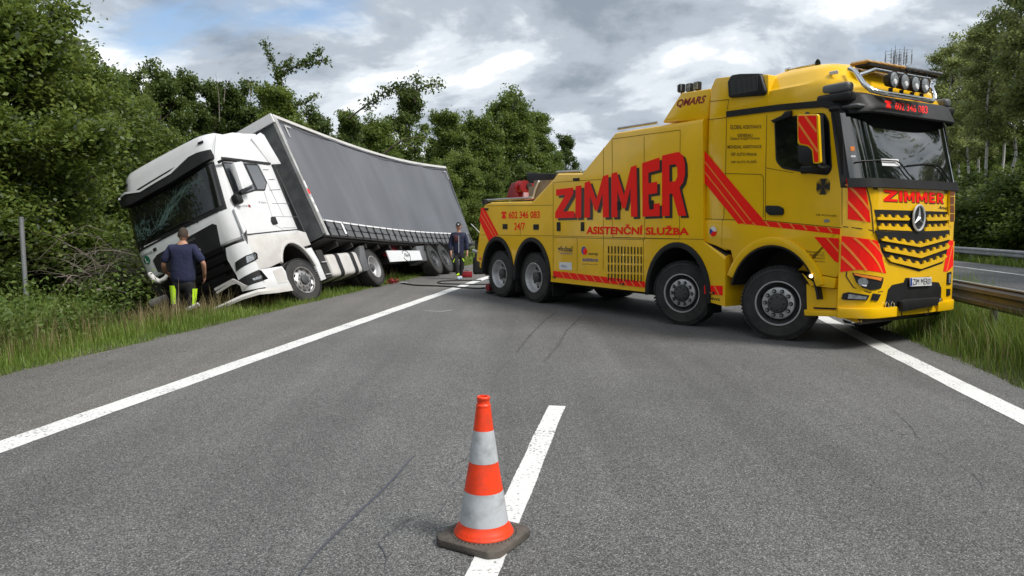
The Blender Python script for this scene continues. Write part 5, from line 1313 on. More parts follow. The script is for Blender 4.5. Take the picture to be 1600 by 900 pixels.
q = MB('white_print').patch([(-1.27, TB + TH - .16), (1.27, TB + TH - .16), (1.27, TB + TH + .06), (-1.27, TB + TH + .06)], gfront, .06, -.01); q.build('headboard_cap', trl, 0)
def gback(u, v, o): return G(-TL_ - o, u, v)
MB('greyplastic').patch([(-1.2, TB), (1.2, TB), (1.2, TB + TH), (-1.2, TB + TH)], gback, .03, 0, step=(0, .5)).build('rear_door', trl, 0)
q = MB('dark'); q.patch([(0, -1.2), (0, 1.2), (-TL_, 1.2), (-TL_, -1.2)], lambda u, v, o: G(u, v, TB - .02 - o), .04, 0, step=(.6, 0))
for y in (-.45, .45): q.patch([(-.3, TB - .38), (-.3, TB - .07), (-TL_ + .2, TB - .07), (-TL_ + .2, TB - .38)], lambda u, v, o, y=y: G(u, y + o, v), .06, 0, step=(.6, 0))
for k in range(14): q.box(G(-.6 - k * .78, 0, TB - .14), (.06, 2.3, .12))
q.build('trailer_frame', trl, 0)
w1 = GF.side(679, 404, 1.22); w2 = GF.side(696, 402.5, 1.22)
for i, (x, z) in enumerate((w1, w2, (w2[0] * 2 - w1[0] - .1, w2[1]))):
    for rt in (False, True):
        s_ = -1 if rt else 1
        make_wheel(trl, .50, .36, 'trailer', wheel_matrix(x, 1.05 * s_, z - .01, rt))
    MB('dark').box((x, 0, z), (.14, 1.9, .14), bevel=.02).build('axle', trl)
    for sg in (-1, 1): MB('black').patch(arc(x, z, .54, .56, 30, 150, 8) + arc(x, z, .56, .58, 30, 150, 8)[::-1], lambda u, v, o, sg=sg: (u, sg * (.88 + o), v), .36, 0).build('mudguard', trl, 30)
g2 = lambda px, py: GF.side(px, py, 1.20)
q = MB('white').patch([g2(*p) for p in ((603.5, 391.5), (655, 391.5), (660, 406.5), (610, 409.5))], lambda u, v, o: (u, 1.17 + o, v), .04, 0, bevel=.01)
quad_text(q.use('greyplastic'), 'Fliegl', [g2(*p) for p in ((631, 396), (639, 396), (640, 403), (632, 403.5))], lambda u, v, o: (u, 1.214 + o, v), 0, .02)
ce = g2(634.5, 400); q.tube([(ce[0] + .26 * math.cos(a_), 1.213, ce[1] + .17 * math.sin(a_)) for a_ in np.linspace(0.4, 6.0, 17)], .012, 5); q.build('side_guard', trl, 20)
q = MB('greyplastic').patch([g2(*p) for p in ((650.5, 384), (664, 383), (669, 407), (657, 407.5))], lambda u, v, o: (u, .8 + o, v), .38, 0, bevel=.02); q.build('storage_box', trl, 30)
q = MB('dark')
for x in (g2(612, 385)[0], g2(645, 385)[0]): q.box((x, 1.12, .75), (.05, .05, .35), rot=(0, .2, 0))
x = -2.6
for y in (-.7, .7): q.box((x - .3, y, .55), (.12, .12, .8)); q.box((x - .3, y, .14), (.25, .25, .03))
q.use('redpaint').box((g2(625, 384)[0], .9, .72), (.9, .2, .2)); q.build('landing_gear', trl)
q = MB('alu').tube([GF.Mi @ at_depth(736, 350, 28.5), GF.Mi @ at_depth(748, 362, 28.4), GF.Mi @ at_depth(756, 372, 28.3)], .02, 6); q.build('lashing_strap', trl)
# =====================================================================
# traffic cone
# =====================================================================
cl = ground_at(756, 843); cone = thing('traffic_cone', 'orange and white banded traffic cone on a dark rubber foot, standing on the dashed line', 'traffic cone', (cl.x, cl.y, 0), (0, 0, R(-31)))
q = MB('cone_base'); s_ = .192; c_ = .045
octo = [(-s_ + c_, -s_), (s_ - c_, -s_), (s_, -s_ + c_), (s_, s_ - c_), (s_ - c_, s_), (-s_ + c_, s_), (-s_, s_ - c_), (-s_, -s_ + c_)]
octo = round_poly(octo, .012, 3)
q.loft([[(x * k, y * k, z) for x, y in octo] for k, z in ((.97, .002), (1.0, .008), (1.0, .030), (.985, .038), (.93, .043), (.5, .047))]); q.build('foot', cone, 40)
def ctp(z): return np.interp(z, [.03, .103, .267, .414, .575, .70, .74], [.144, .124, .098, .0735, .051, .036, .030])
def band(z0, z1, m, name, dr=0.0):
    zs = np.linspace(z0, z1, max(3, int((z1 - z0) / .02))); MB(m).lathe([(ctp(z) + dr, z) for z in zs], None, 56).build(name, cone, 60)
q = MB('cone_red').lathe([(.152, .046), (.152, .050), (.148, .054), (.145, .062), (.139, .075)] + [(ctp(z), z) for z in np.linspace(.09, .69, 20)] + [(.036, .690), (.0375, .696), (.0375, .703), (.033, .706), (.0315, .712), (.0315, .730), (.034, .733), (.034, .741), (.030, .745), (.023, .745), (.022, .70)], None, 56)
for k in range(44):
    a_ = 2 * math.pi * k / 44; q.use('black_print').lathe([(.0035, 0), (.0030, .003), (0, .0035)], Matrix.Translation((.166 * math.cos(a_), .166 * math.sin(a_), .046)), 6)
q.build('cone_body', cone, 60)
band(.414, .575, 'cone_white', 'reflective_band', .0012); band(.106, .267, 'cone_white', 'reflective_band', .0012)

# =====================================================================
# people
# =====================================================================
def skin_mesh(name, chains, mats, parent, sub=2, root=None):
    """chains: lists of (x, y, z, rx, ry); points closer than 1 mm are shared; grown with a Skin modifier"""
    me = bpy.data.meshes.new(name); bm = bmesh.new(); L_ = bm.verts.layers.skin.verify(); pts = {}
    def gv(p):
        k = tuple(round(c, 3) for c in p[:3])
        if k not in pts:
            v = bm.verts.new(p[:3]); v[L_].radius = (p[3], p[4] if len(p) > 4 else p[3]); pts[k] = v
        return pts[k]
    for ch in chains:
        vs = [gv(p) for p in ch]
        for a_, b_ in zip(vs[:-1], vs[1:]):
            if not bm.edges.get((a_, b_)): bm.edges.new((a_, b_))
    v0 = gv(root or chains[0][0]); v0[L_].use_root = True
    bm.to_mesh(me); bm.free()
    o = bpy.data.objects.new(name, me); COL.objects.link(o)
    m1 = o.modifiers.new('s', 'SKIN'); m1.use_smooth_shade = True
    m2 = o.modifiers.new('u', 'SUBSURF'); m2.levels = sub; m2.render_levels = sub
    bpy.context.view_layer.update()
    me2 = bpy.data.meshes.new_from_object(o.evaluated_get(bpy.context.evaluated_depsgraph_get()))
    bpy.data.objects.remove(o); bpy.data.meshes.remove(me); me2.name = name
    me2.materials.clear()
    for m in mats: me2.materials.append(M[m])
    me2.polygons.foreach_set('use_smooth', [True] * len(me2.polygons))
    o = bpy.data.objects.new(name, me2); COL.objects.link(o); o.parent = parent
    return o
def hand(w, d, palm_n, side):
    """fingers for a hand at wrist w pointing along d; returns chains"""
    w = Vector(w); d = Vector(d).normalized(); pn = Vector(palm_n).normalized(); s_ = d.cross(pn).normalized() * side
    ch = []; k0 = w + d * .045
    ch.append([(*w, .026, .020), (*k0, .036, .016)])
    for i, (off, ln) in enumerate(((-.030, .066), (-.010, .076), (.010, .072), (.028, .056))):
        a_ = k0 + s_ * off + d * .035; b_ = a_ + d * ln * .45 + pn * .006; c_ = b_ + d * ln * .30 + pn * .018; e_ = c_ + d * ln * .1 + pn * .018
        ch.append([(*k0, .036, .016), (*a_, .0105), (*b_, .0095), (*c_, .009), (*e_, .008)])
    a_ = w + d * .02 - s_ * .030; b_ = a_ + d * .03 - s_ * .016 + pn * .01; c_ = b_ + d * .028 + pn * .012
    ch.append([(*w, .026, .020), (*a_, .013), (*b_, .011), (*c_, .009)])
    return ch
def head_mesh(parent, c, yaw, tilt, hair=True, cap=False, hs=1.0):
    """sculpted head, face towards +Y of its own frame"""
    Mx = Matrix.Translation(c) @ Matrix.Scale(hs, 4) @ Matrix.Rotation(yaw, 4, 'Z') @ Matrix.Rotation(tilt, 4, 'X')
    bm = bmesh.new(); bmesh.ops.create_uvsphere(bm, u_segments=32, v_segments=24, radius=1)
    for v in bm.verts:
        x, y, z = v.co
        jaw = max(0, -z); w_ = 1 - .30 * jaw ** 1.5
        X = x * .076 * w_; Y = y * (.098 - .012 * jaw) + .012 * jaw; Z = z * .122
        if y > .55:   # face relief
            Y += .022 * math.exp(-((x / .16) ** 2 + ((z + .08) / .22) ** 2))              # nose
            Y -= .012 * (math.exp(-(((x - .38) / .16) ** 2 + ((z - .10) / .12) ** 2)) + math.exp(-(((x + .38) / .16) ** 2 + ((z - .10) / .12) ** 2)))
            Y += .006 * math.exp(-((x / .3) ** 2 + ((z + .48) / .10) ** 2)); Y -= .005 * math.exp(-((x / .3) ** 2 + ((z + .40) / .04) ** 2))
            Y += .010 * math.exp(-((x / .3) ** 2 + ((z + .85) / .15) ** 2))
        v.co = Vector((X, Y, Z))
    for sx in (-1, 1):     # ears
        b2 = bmesh.new(); bmesh.ops.create_uvsphere(b2, u_segments=10, v_segments=8, radius=1)
        for v in b2.verts: v.co = Vector((sx * .078 + v.co.x * .010 + sx * abs(v.co.y) * .004, v.co.y * .018 - .008, v.co.z * .032 - .008))
        m_ = bpy.data.meshes.new('t'); b2.to_mesh(m_); b2.free(); bm.from_mesh(m_); bpy.data.meshes.remove(m_)
    bmesh.ops.transform(bm, matrix=Mx, verts=bm.verts)
    q = MB('skin'); q._add(bm); hd = q.build('head', parent, 60)
    q = MB('black_print')
    for sx in (-1, 1): q.lathe([(.009, -.004), (.006, .002), (0, .003)], Mx @ Matrix.Translation((sx * .030, .086, .012)) @ Matrix.Rotation(R(-90), 4, 'X'), 8)
    q.use('redpaint').box((0, 0, 0), (.042, .006, .007), M_=Mx @ Matrix.Translation((0, .093, -.052))); q.build('face', hd, 0)
    if hair:
        bm = bmesh.new(); bmesh.ops.create_uvsphere(bm, u_segments=32, v_segments=22, radius=1)
        dele = []
        for v in bm.verts:
            x, y, z = v.co
            keep = (z > .35 - .2 * (y < 0)) or (y < .1 and z > -.45)
            if not keep: dele.append(v)
            v.co = Vector((x * .080, y * .101 - .003, z * .126 + .002))
        bmesh.ops.delete(bm, geom=dele, context='VERTS'); bmesh.ops.transform(bm, matrix=Mx, verts=bm.verts)
        q = MB('hair'); q._add(bm); q.build('hair', hd, 60)
    if cap:
        bm = bmesh.new(); bmesh.ops.create_uvsphere(bm, u_segments=28, v_segments=20, radius=1)
        dele = [v for v in bm.verts if v.co.z < .28]
        for v in bm.verts: v.co = Vector((v.co.x * .088, v.co.y * .108, v.co.z * .135))
        bmesh.ops.delete(bm, geom=dele, context='VERTS'); bmesh.ops.transform(bm, matrix=Mx, verts=bm.verts)
        q = MB('black'); q._add(bm)
        q.patch([(.075 * math.cos(a_), .085 + .075 * math.sin(a_)) for a_ in np.linspace(0, math.pi, 9)], lambda u, v, o: Mx @ Vector((u, v, .045 - (v - .08) * .25 + o)), .006, 0)
        q.use('white_print').lathe([(.020, 0), (.018, .004), (0, .005)], Mx @ Matrix.Translation((0, .098, .072)) @ Matrix.Rotation(R(-70), 4, 'X'), 12)
        q.build('cap', hd, 60)
    return hd
# --- first man: back to the camera, facing the wrecked cab
gp = at_depth(281, 352, 13.6); gz1 = CAM_H - 14 / FPX * 13.6 - 1.80 + .09
m1 = thing('person', 'man seen from behind in navy t-shirt and black work trousers at the wrecked cab', 'person', (gp.x, 13.6, gz1), (R(-4), 0, R(4)))
Hh = [(0, 0, .98)]
body = [[(0, 0, .95, .11, .09), (0, .0, 1.10, .13, .10), (0, -.01, 1.28, .14, .10), (0, -.01, 1.43, .13, .09), (0, .01, 1.53, .070, .068), (0, .02, 1.62, .068, .068)],
        [(0, -.01, 1.43, .13, .09), (-.19, -.01, 1.44, .075), (-.29, -.03, 1.28, .052), (-.35, -.02, 1.14, .045), (-.37, .12, 1.02, .036), (-.35, .20, .98, .028)],
        [(0, -.01, 1.43, .13, .09), (.19, -.01, 1.44, .075), (.31, -.05, 1.29, .052), (.39, -.04, 1.16, .046), (.36, .08, .98, .036), (.33, .15, .92, .028)],
        [(0, 0, .95, .11, .09), (-.10, 0, .86, .07), (-.14, .02, .50, .065), (-.15, -.01, .10, .045), (-.15, .10, .04, .04)],
        [(0, 0, .95, .11, .09), (.10, 0, .86, .07), (.13, .03, .50, .065), (.15, .0, .10, .045), (.16, .11, .04, .04)]]
hl1 = hand((-.35, .20, .98), (.15, .7, -.45), (.9, 0, .1), 1); hr1 = hand((.33, .15, .92), (-.1, .5, -.8), (-.9, 0, 0), -1)
skin_mesh('body', body + hl1 + hr1, ['skin'], m1, 2)
head_mesh(m1, (0, .03, 1.70), R(8), R(-14), hs=1.14)
skin_mesh('tshirt', [[(0, 0, .76, .245, .165), (0, 0, .95, .245, .165), (0, 0, 1.15, .24, .16), (0, -.01, 1.32, .235, .15), (0, -.01, 1.45, .15, .105), (0, .0, 1.52, .085, .08)],
                     [(0, -.01, 1.45, .15, .105), (-.20, -.01, 1.455, .088), (-.29, -.03, 1.30, .082), (-.345, -.02, 1.17, .082)],
                     [(0, -.01, 1.45, .15, .105), (.20, -.01, 1.455, .088), (.30, -.05, 1.31, .082), (.385, -.04, 1.18, .082)]], ['denimshirt'], m1, 2)
skin_mesh('trousers', [[(0, 0, .92, .175, .135), (0, 0, .84, .165, .13)], [(0, 0, .84, .165, .13), (-.115, 0, .74, .105, .11), (-.14, .02, .50, .085), (-.15, -.01, .10, .075)],
                       [(0, 0, .84, .165, .13), (.115, 0, .74, .105, .11), (.135, .03, .50, .085), (.15, .0, .10, .075)]], ['trousers'], m1, 2)
for sx, z0, z1 in ((-1, .42, .76), (1, .40, .70)):
    q = MB('hivis'); rg = []
    for i in range(5):
        z = z0 + (z1 - z0) * i / 4; rr = .112 - .03 * (1 - i / 4)
        rg.append([(sx * .137 + rr * math.cos(a_) * (1), .01 + rr * math.sin(a_), z) for a_ in (np.linspace(-2.6, -1.25, 7) if sx < 0 else np.linspace(-1.0, .3, 7))])
    q.loft(rg, False, False, closed=False); q.build('hi_vis_pocket', m1, 60)
for sx in (-1, 1): MB('black').box((sx * .155, .06, .05), (.10, .30, .10), bevel=.03, seg=3).build('shoe', m1, 60)
# --- second man: facing the camera by the trailer wheels
fp = ground_at(717, 436); H2 = 1.66
m2 = thing('person', 'man in dark cap and navy jacket standing beside the trailer wheels', 'person', (fp.x, fp.y, .0), (0, 0, R(186)))
k = H2 / 1.78
def sc(chs): return [[tuple(c * k for c in p) for p in ch] for ch in chs]
body = [[(0, 0, .92, .10, .08), (0, 0, 1.10, .10, .08), (0, 0, 1.28, .11, .08), (0, 0, 1.42, .12, .085), (0, .01, 1.51, .055, .055), (0, .02, 1.60, .055, .055)],
        [(0, 0, 1.42, .12, .085), (-.18, 0, 1.42, .07), (-.26, -.01, 1.15, .05), (-.27, .06, .88, .036), (-.265, .08, .82, .028)],
        [(0, 0, 1.42, .12, .085), (.18, 0, 1.42, .07), (.26, -.02, 1.15, .05), (.25, .06, .88, .036), (.245, .08, .82, .028)],
        [(0, 0, .92, .14, .11), (-.09, 0, .80, .05), (-.10, .02, .48, .04), (-.05, -.06, .10, .035), (-.05, .04, .04, .04)],
        [(0, 0, .92, .14, .11), (.09, 0, .80, .05), (.08, .14, .48, .04), (.03, .16, .10, .035), (.02, .27, .04, .04)]]
skin_mesh('body', sc(body + hand((-.265, .08, .82), (0, .15, -1), (1, 0, 0), 1) + hand((.245, .08, .82), (0, .15, -1), (-1, 0, 0), -1)), ['skin'], m2, 2)
head_mesh(m2, (0, .03 * k, 1.68 * k), R(-6), R(-6), hair=True, cap=True)
skin_mesh('jacket', sc([[(0, 0, .70, .19, .15), (0, 0, 1.0, .19, .14), (0, 0, 1.22, .20, .14), (0, 0, 1.42, .14, .105), (0, .0, 1.50, .085, .08)],
                        [(0, 0, 1.42, .14, .105), (-.19, 0, 1.42, .085), (-.26, -.01, 1.15, .075), (-.27, .06, .90, .062)],
                        [(0, 0, 1.42, .14, .105), (.19, 0, 1.42, .085), (.26, -.02, 1.15, .075), (.25, .06, .90, .062)]]), ['navyjacket'], m2, 2)
skin_mesh('trousers', sc([[(0, 0, .88, .155, .12), (0, 0, .82, .15, .12)], [(0, 0, .82, .15, .12), (-.10, 0, .72, .10, .10), (-.10, .02, .48, .082), (-.05, -.06, .10, .07)],
                          [(0, 0, .82, .15, .12), (.10, .02, .72, .10, .10), (.08, .14, .48, .082), (.03, .16, .10, .07)]]), ['trousers'], m2, 2)
q = MB('white_print').box((.0, .142 * k, 1.12 * k), (.010, .012, .50), rot=(.03, 0, 0)); q.build('zip', m2, 0)
q = MB('burgundy').box((.09 * k, .125 * k, 1.30 * k), (.12, .045, .20), bevel=.02); q.build('jacket_panel', m2, 60)
q = MB('hivis')
for x, y, z, a_ in ((-.14, .075, .62, .5), (.15, .13, .60, -.5)): q.box((x * k, y * k, z * k), (.035, .03, .12), rot=(0, a_, 0), bevel=.01)
q.build('hi_vis_trim', m2)
q = MB('hivis').box((.03, .215 * k, .17 * k), (.09, .02, .05), rot=(0, .5, 0)); q.build('ankle_band', m2)
for x, y in ((-.05, .0), (.02, .22)): MB('shoe').box((x, y * k, .045), (.095, .27, .085), bevel=.03, seg=3).build('shoe', m2, 60)

# =====================================================================
# recovery gear on the tarmac
# =====================================================================
def flat_path(pix, z=.02):
    P = [ground_at(*p, z=z) for p in pix]; out_ = []
    for i in range(len(P) - 1):      # Catmull-Rom
        p0, p1, p2, p3 = P[max(i - 1, 0)], P[i], P[i + 1], P[min(i + 2, len(P) - 1)]
        for j in range(8):
            t = j / 8; out_.append(.5 * ((2 * p1) + (p2 - p0) * t + (2 * p0 - 5 * p1 + 4 * p2 - p3) * t * t + (3 * p1 - p0 - 3 * p2 + p3) * t ** 3))
    out_.append(P[-1]); return out_
q = MB('black').tube(flat_path([(629, 442.5), (645, 445), (662, 446), (693, 447), (721, 449), (748, 450.3), (762, 449)]), .018, 8); tag(q.build('winch_cable', None, 60), 'long dark cable lying on the tarmac from the red shackle to the recovery truck', 'cable')
q = MB('black').tube(flat_path([(752, 438), (730, 437.8), (708, 438.2), (690, 439.2), (684, 441), (690, 443), (715, 443.8), (745, 444.2), (760, 444)]), .016, 8); tag(q.build('air_hose', None, 60), 'thin dark air hose looped on the tarmac in front of the man in the cap', 'hose')
p = ground_at(728, 433.6); t = thing('tool_case', 'red tool case on the ground behind the recovery truck', 'tool case', (p.x, p.y + .12, 0), (0, 0, R(8)))
MB('redpaint').box((0, 0, .08), (.36, .26, .15), bevel=.02, seg=2).build('case_body', t); MB('redpaint').box((0, 0, .165), (.36, .26, .03), bevel=.012).build('lid', t); MB('black').tube([(-.06, -.02, .18), (-.05, -.02, .21), (.05, -.02, .21), (.06, -.02, .18)], .01, 6).build('handle', t, 60)
p = ground_at(614, 444); t = thing('chain_shackle', 'heap of red chain shackle and steel hook on the edge of the grass', 'shackle', (p.x, p.y, 0))
for i in range(7):
    q = MB('redpaint')
    c_ = Vector((random.uniform(-.16, .12), random.uniform(-.1, .1), .05 + random.random() * .05)); rot = Euler((random.uniform(0, 3), random.uniform(0, 3), 0)).to_matrix()
    q.tube([c_ + rot @ Vector((.06 * math.cos(a_), .035 * math.sin(a_), 0)) for a_ in np.linspace(0, 6.283, 13)], .014, 6, cap=False)
    q.build('chain_link', t, 60)
MB('steel').tube([(.18, 0, .03), (.24, .03, .04), (.30, .0, .04), (.38, .02, .03)], [.02, .035, .02, .025], 8).build('hook', t, 60)
q = MB('grey_kneepad').box((0, 0, 0), (.34, .14, .14), rot=(.1, -.35, .2), bevel=.035, seg=2); o = q.build('bumper_fragment', None, 40)
o.location = at_depth(248, 470, 13.9); tag(o, 'grey plastic bumper fragment lying in the grass at the man\'s left leg', 'debris')
q = MB('whitedirty').box((0, 0, 0), (.26, .05, .08), rot=(.3, -.45, .2), bevel=.015); o = q.build('lamp_fragment', None, 40); o.location = at_depth(301, 480, 13.5); tag(o, 'small white plastic fragment in the grass at the man\'s right leg', 'debris')

# =====================================================================
# guard rails, fence, mast
# =====================================================================
def rail(name, L, D0, D1, zc, m, label, flip=1, step=4.0, post_h=.72):
    t = thing(name, label, 'guard rail', tuple(road(L, D0, 0)), (0, 0, -RA))
    prof_ = [(0, -.155), (.02, -.14), (.075, -.11), (.08, -.06), (.03, -.03), (.02, 0), (.03, .03), (.08, .06), (.075, .11), (.02, .14), (0, .155), (-.012, .155), (-.012, .145), (.008, .13), (.06, .10), (.062, .07), (.018, .035), (.008, 0), (.018, -.035), (.062, -.07), (.06, -.10), (.008, -.13), (-.012, -.145)]
    n = int((D1 - D0) / step)
    for i in range(n):
        q = MB(m); y0, y1 = i * step, (i + 1) * step + .12
        q.loft([[(flip * x + .003 * (i % 2), y, z + zc) for x, z in prof_] for y in (y0, y1)]); q.build('beam', t, 40)
        if m == 'rust': MB('galv').box((0, (y0 + y1) / 2, zc + .165), (.06, y1 - y0 - .13, .022), bevel=.004).build('top_edge', t, 0)
       
        po = MB(m).box((-flip * .09, y0 + .1, (zc - .02) / 2 - .1), (.06, .12, zc + .22 if m != 'rust' else zc + .1), bevel=.008).build('post', t)
    return t
rail('guard_rail', 4.80, 3, 75, .60, 'rust', 'weathered brown steel guard rail along the near grass verge', -1)
rail('guard_rail', 14.75, 20, 140, .46, 'galv', 'grey galvanised guard rail beyond the opposite carriageway', -1)
t = thing('wire_fence', 'thin wire fence on grey posts before the birch wood', 'fence', tuple(road(17.4, 20, -.3)), (0, 0, -RA))
for i in range(24):
    MB('galv').tube([(0, i * 3.2, -.3), (0, i * 3.2, 1.75)], .035, 6).build('post', t, 60)
q = MB('galv')
for z in (.1, .4, .7, 1.0, 1.3, 1.6): q.tube([(0, 0, z), (0, 73, z)], .006, 4)
q.build('wire', t, 0)
o = thing('fence_post', 'lone grey metal fence post in the weeds left of the wrecked cab', 'post', tuple(at_depth(35, 352, 14.6))); o.location.z = -.95
MB('galv').tube([(0, 0, 0), (-.02, 0, 2.68)], .045, 12).build('post', o, 60); MB('galv').lathe([(.049, 0), (.05, .03), (0, .035)], Matrix.Translation((-.02, 0, 2.68)), 12).build('post_cap', o, 60)
mp_ = at_depth(1403, 88, 300); t = thing('radio_mast', 'distant radio mast crowded with aerials above the truck cab', 'mast', (mp_.x, mp_.y, 0)); zt = mp_.z
M['mastgrey'] = mat('mast_grey', (.16, .17, .18), .6)
q = MB('mastgrey')
for sx, sy in ((-1, -1), (1, -1), (1, 1), (-1, 1)): q.tube([(sx * 2.2, sy * 2.2, 0), (sx * .8, sy * .8, zt + 1)], .12, 5)
for i in range(26):
    z = i * (zt + 1) / 26; w0 = 2.2 - 1.4 * z / zt; z2 = z + (zt + 1) / 26; w1_ = 2.2 - 1.4 * z2 / zt
    for (ax, ay), (bx, by) in (((-1, -1), (1, -1)), ((1, -1), (1, 1)), ((1, 1), (-1, 1)), ((-1, 1), (-1, -1))):
        q.tube([(ax * w0, ay * w0, z), (bx * w1_, by * w1_, z2)], .06, 4); q.tube([(ax * w0, ay * w0, z), (bx * w0, by * w0, z)], .05, 4)
q.build('lattice_tower', t, 0)
for k in range(14):
    a_ = 2 * math.pi * k / 14; rr = 4.9 if k % 2 else 2.4; x, y = rr * math.cos(a_), rr * math.sin(a_)
    q = MB('mastgrey').tube([(x, y, zt - 3.6), (x, y, zt + 3.4 - (k % 3))], .09, 5); q.box((x, y, zt + .4 - (k % 3)), (.36, .26, 2.2)); q.box((x, y, zt - 2.2), (.34, .24, 1.5)); q.build('aerial', t, 0)
q = MB('mastgrey')
for z in (-3.4, -.8, 1.6):
    for k in range(14):
        a_, b_ = 2 * math.pi * k / 14, 2 * math.pi * (k + 1) / 14; rr = 4.9
        q.tube([(rr * math.cos(a_), rr * math.sin(a_), zt + z), (rr * math.cos(b_), rr * math.sin(b_), zt + z)], .05, 4)
    for k in range(4): a_ = k * math.pi / 2 + .4; q.tube([(0, 0, zt + z), (4.9 * math.cos(a_), 4.9 * math.sin(a_), zt + z)], .05, 4)
q.build('aerial_platform', t, 0)
# =====================================================================
# vegetation
# =====================================================================
def leafmat(name, stops, trans=.35, pale=0.0):
    m = bpy.data.materials.new(name); m.use_nodes = True
    n = m.node_tree.nodes; l = m.node_tree.links; n.clear()
    o = n.new('ShaderNodeOutputMaterial'); g = n.new('ShaderNodeNewGeometry'); oi = n.new('ShaderNodeObjectInfo')
    tc_ = n.new('ShaderNodeTexCoord'); no = n.new('ShaderNodeTexNoise'); no.inputs['Scale'].default_value = .9; no.inputs['Detail'].default_value = 3; l.new(tc_.outputs['Object'], no.inputs['Vector'])
    ma = n.new('ShaderNodeMath'); ma.operation = 'MULTIPLY_ADD'; l.new(g.outputs['Random Per Island'], ma.inputs[0]); ma.inputs[1].default_value = .5
    mb = n.new('ShaderNodeMath'); mb.operation = 'MULTIPLY_ADD'; l.new(no.outputs[0], mb.inputs[0]); mb.inputs[1].default_value = .7; mb.inputs[2].default_value = -.12
    l.new(mb.outputs[0], ma.inputs[2])
    mc = n.new('ShaderNodeMath'); mc.operation = 'MULTIPLY_ADD'; l.new(oi.outputs['Random'], mc.inputs[0]); mc.inputs[1].default_value = .22; l.new(ma.outputs[0], mc.inputs[2])
    md = n.new('ShaderNodeMath'); md.operation = 'SUBTRACT'; l.new(mc.outputs[0], md.inputs[0]); md.inputs[1].default_value = .10
    r = n.new('ShaderNodeValToRGB'); e = r.color_ramp.elements
    while len(e) < len(stops): e.new(.5)
    for i, (p, c) in enumerate(stops): e[i].position = p; e[i].color = (*c, 1)
    l.new(md.outputs[0], r.inputs[0]); col = r.outputs[0]
    if pale:
        gt = n.new('ShaderNodeMath'); gt.operation = 'GREATER_THAN'; gt.inputs[1].default_value = 1 - pale; l.new(g.outputs['Random Per Island'], gt.inputs[0])
        x = n.new('ShaderNodeMix'); x.data_type = 'RGBA'; l.new(gt.outputs[0], x.inputs[0]); l.new(col, x.inputs[6]); x.inputs[7].default_value = (.17, .21, .14, 1); col = x.outputs[2]
    d = n.new('ShaderNodeBsdfPrincipled'); d.inputs['Roughness'].default_value = .5; d.inputs['Specular IOR Level'].default_value = .35; l.new(col, d.inputs['Base Color'])
    tr = n.new('ShaderNodeBsdfTranslucent'); hs = n.new('ShaderNodeHueSaturation'); hs.inputs['Value'].default_value = 1.3; hs.inputs['Hue'].default_value = .48; l.new(col, hs.inputs['Color']); l.new(hs.outputs[0], tr.inputs[0])
    mx_ = n.new('ShaderNodeMixShader'); mx_.inputs[0].default_value = trans; l.new(d.outputs[0], mx_.inputs[1]); l.new(tr.outputs[0], mx_.inputs[2]); l.new(mx_.outputs[0], o.inputs[0])
    return m
LM = {
 'near': leafmat('leaves_fresh_green', [(.15, (.055, .095, .017)), (.5, (.13, .19, .035)), (.85, (.24, .305, .07))], .48, .06),
 'dark': leafmat('leaves_dark_green', [(.15, (.038, .066, .016)), (.5, (.088, .135, .030)), (.9, (.17, .23, .055))], .45),
 'mid': leafmat('leaves_mid_green', [(.15, (.050, .085, .016)), (.5, (.115, .175, .032)), (.9, (.22, .285, .065))], .47, .02),
 'birch': leafmat('leaves_birch', [(.15, (.085, .12, .035)), (.5, (.18, .225, .07)), (.9, (.30, .35, .13))], .52, .03),
 'grass': leafmat('grass_blades', [(.15, (.075, .13, .018)), (.45, (.14, .22, .035)), (.75, (.22, .30, .06)), (.95, (.36, .35, .14))], .35),
 'dry': leafmat('dry_grass', [(.2, (.16, .14, .06)), (.6, (.28, .22, .11)), (.9, (.38, .31, .18))], .25),
 'weed': leafmat('weeds', [(.2, (.050, .090, .015)), (.6, (.11, .17, .03)), (.9, (.20, .25, .07))], .35),
}
M['bark'] = mat('bark', (.075, .060, .045), .9, var=.4, vscale=5, bump=.6, bscale=14)
def barkbirch():
    m = mat('birch_bark', (.50, .49, .45), .75); n = m.node_tree.nodes; l = m.node_tree.links; b = n['Principled BSDF']
    t = n.new('ShaderNodeTexCoord'); mp = n.new('ShaderNodeMapping'); mp.inputs['Scale'].default_value = (1.5, 1.5, 5); l.new(t.outputs['Object'], mp.inputs[0])
    no = n.new('ShaderNodeTexNoise'); no.inputs['Scale'].default_value = 1.3; no.inputs['Detail'].default_value = 5; l.new(mp.outputs[0], no.inputs['Vector'])
    r = n.new('ShaderNodeValToRGB'); r.color_ramp.elements[0].position = .36; r.color_ramp.elements[0].color = (.05, .045, .04, 1); r.color_ramp.elements[1].position = .46; r.color_ramp.elements[1].color = (.46, .45, .42, 1)
    l.new(no.outputs[0], r.inputs[0]); l.new(r.outputs[0], b.inputs['Base Color']); return m
M['birchbark'] = barkbirch()
M['deadwood'] = mat('dead_wood', (.20, .17, .14), .9, var=.3, vscale=6)
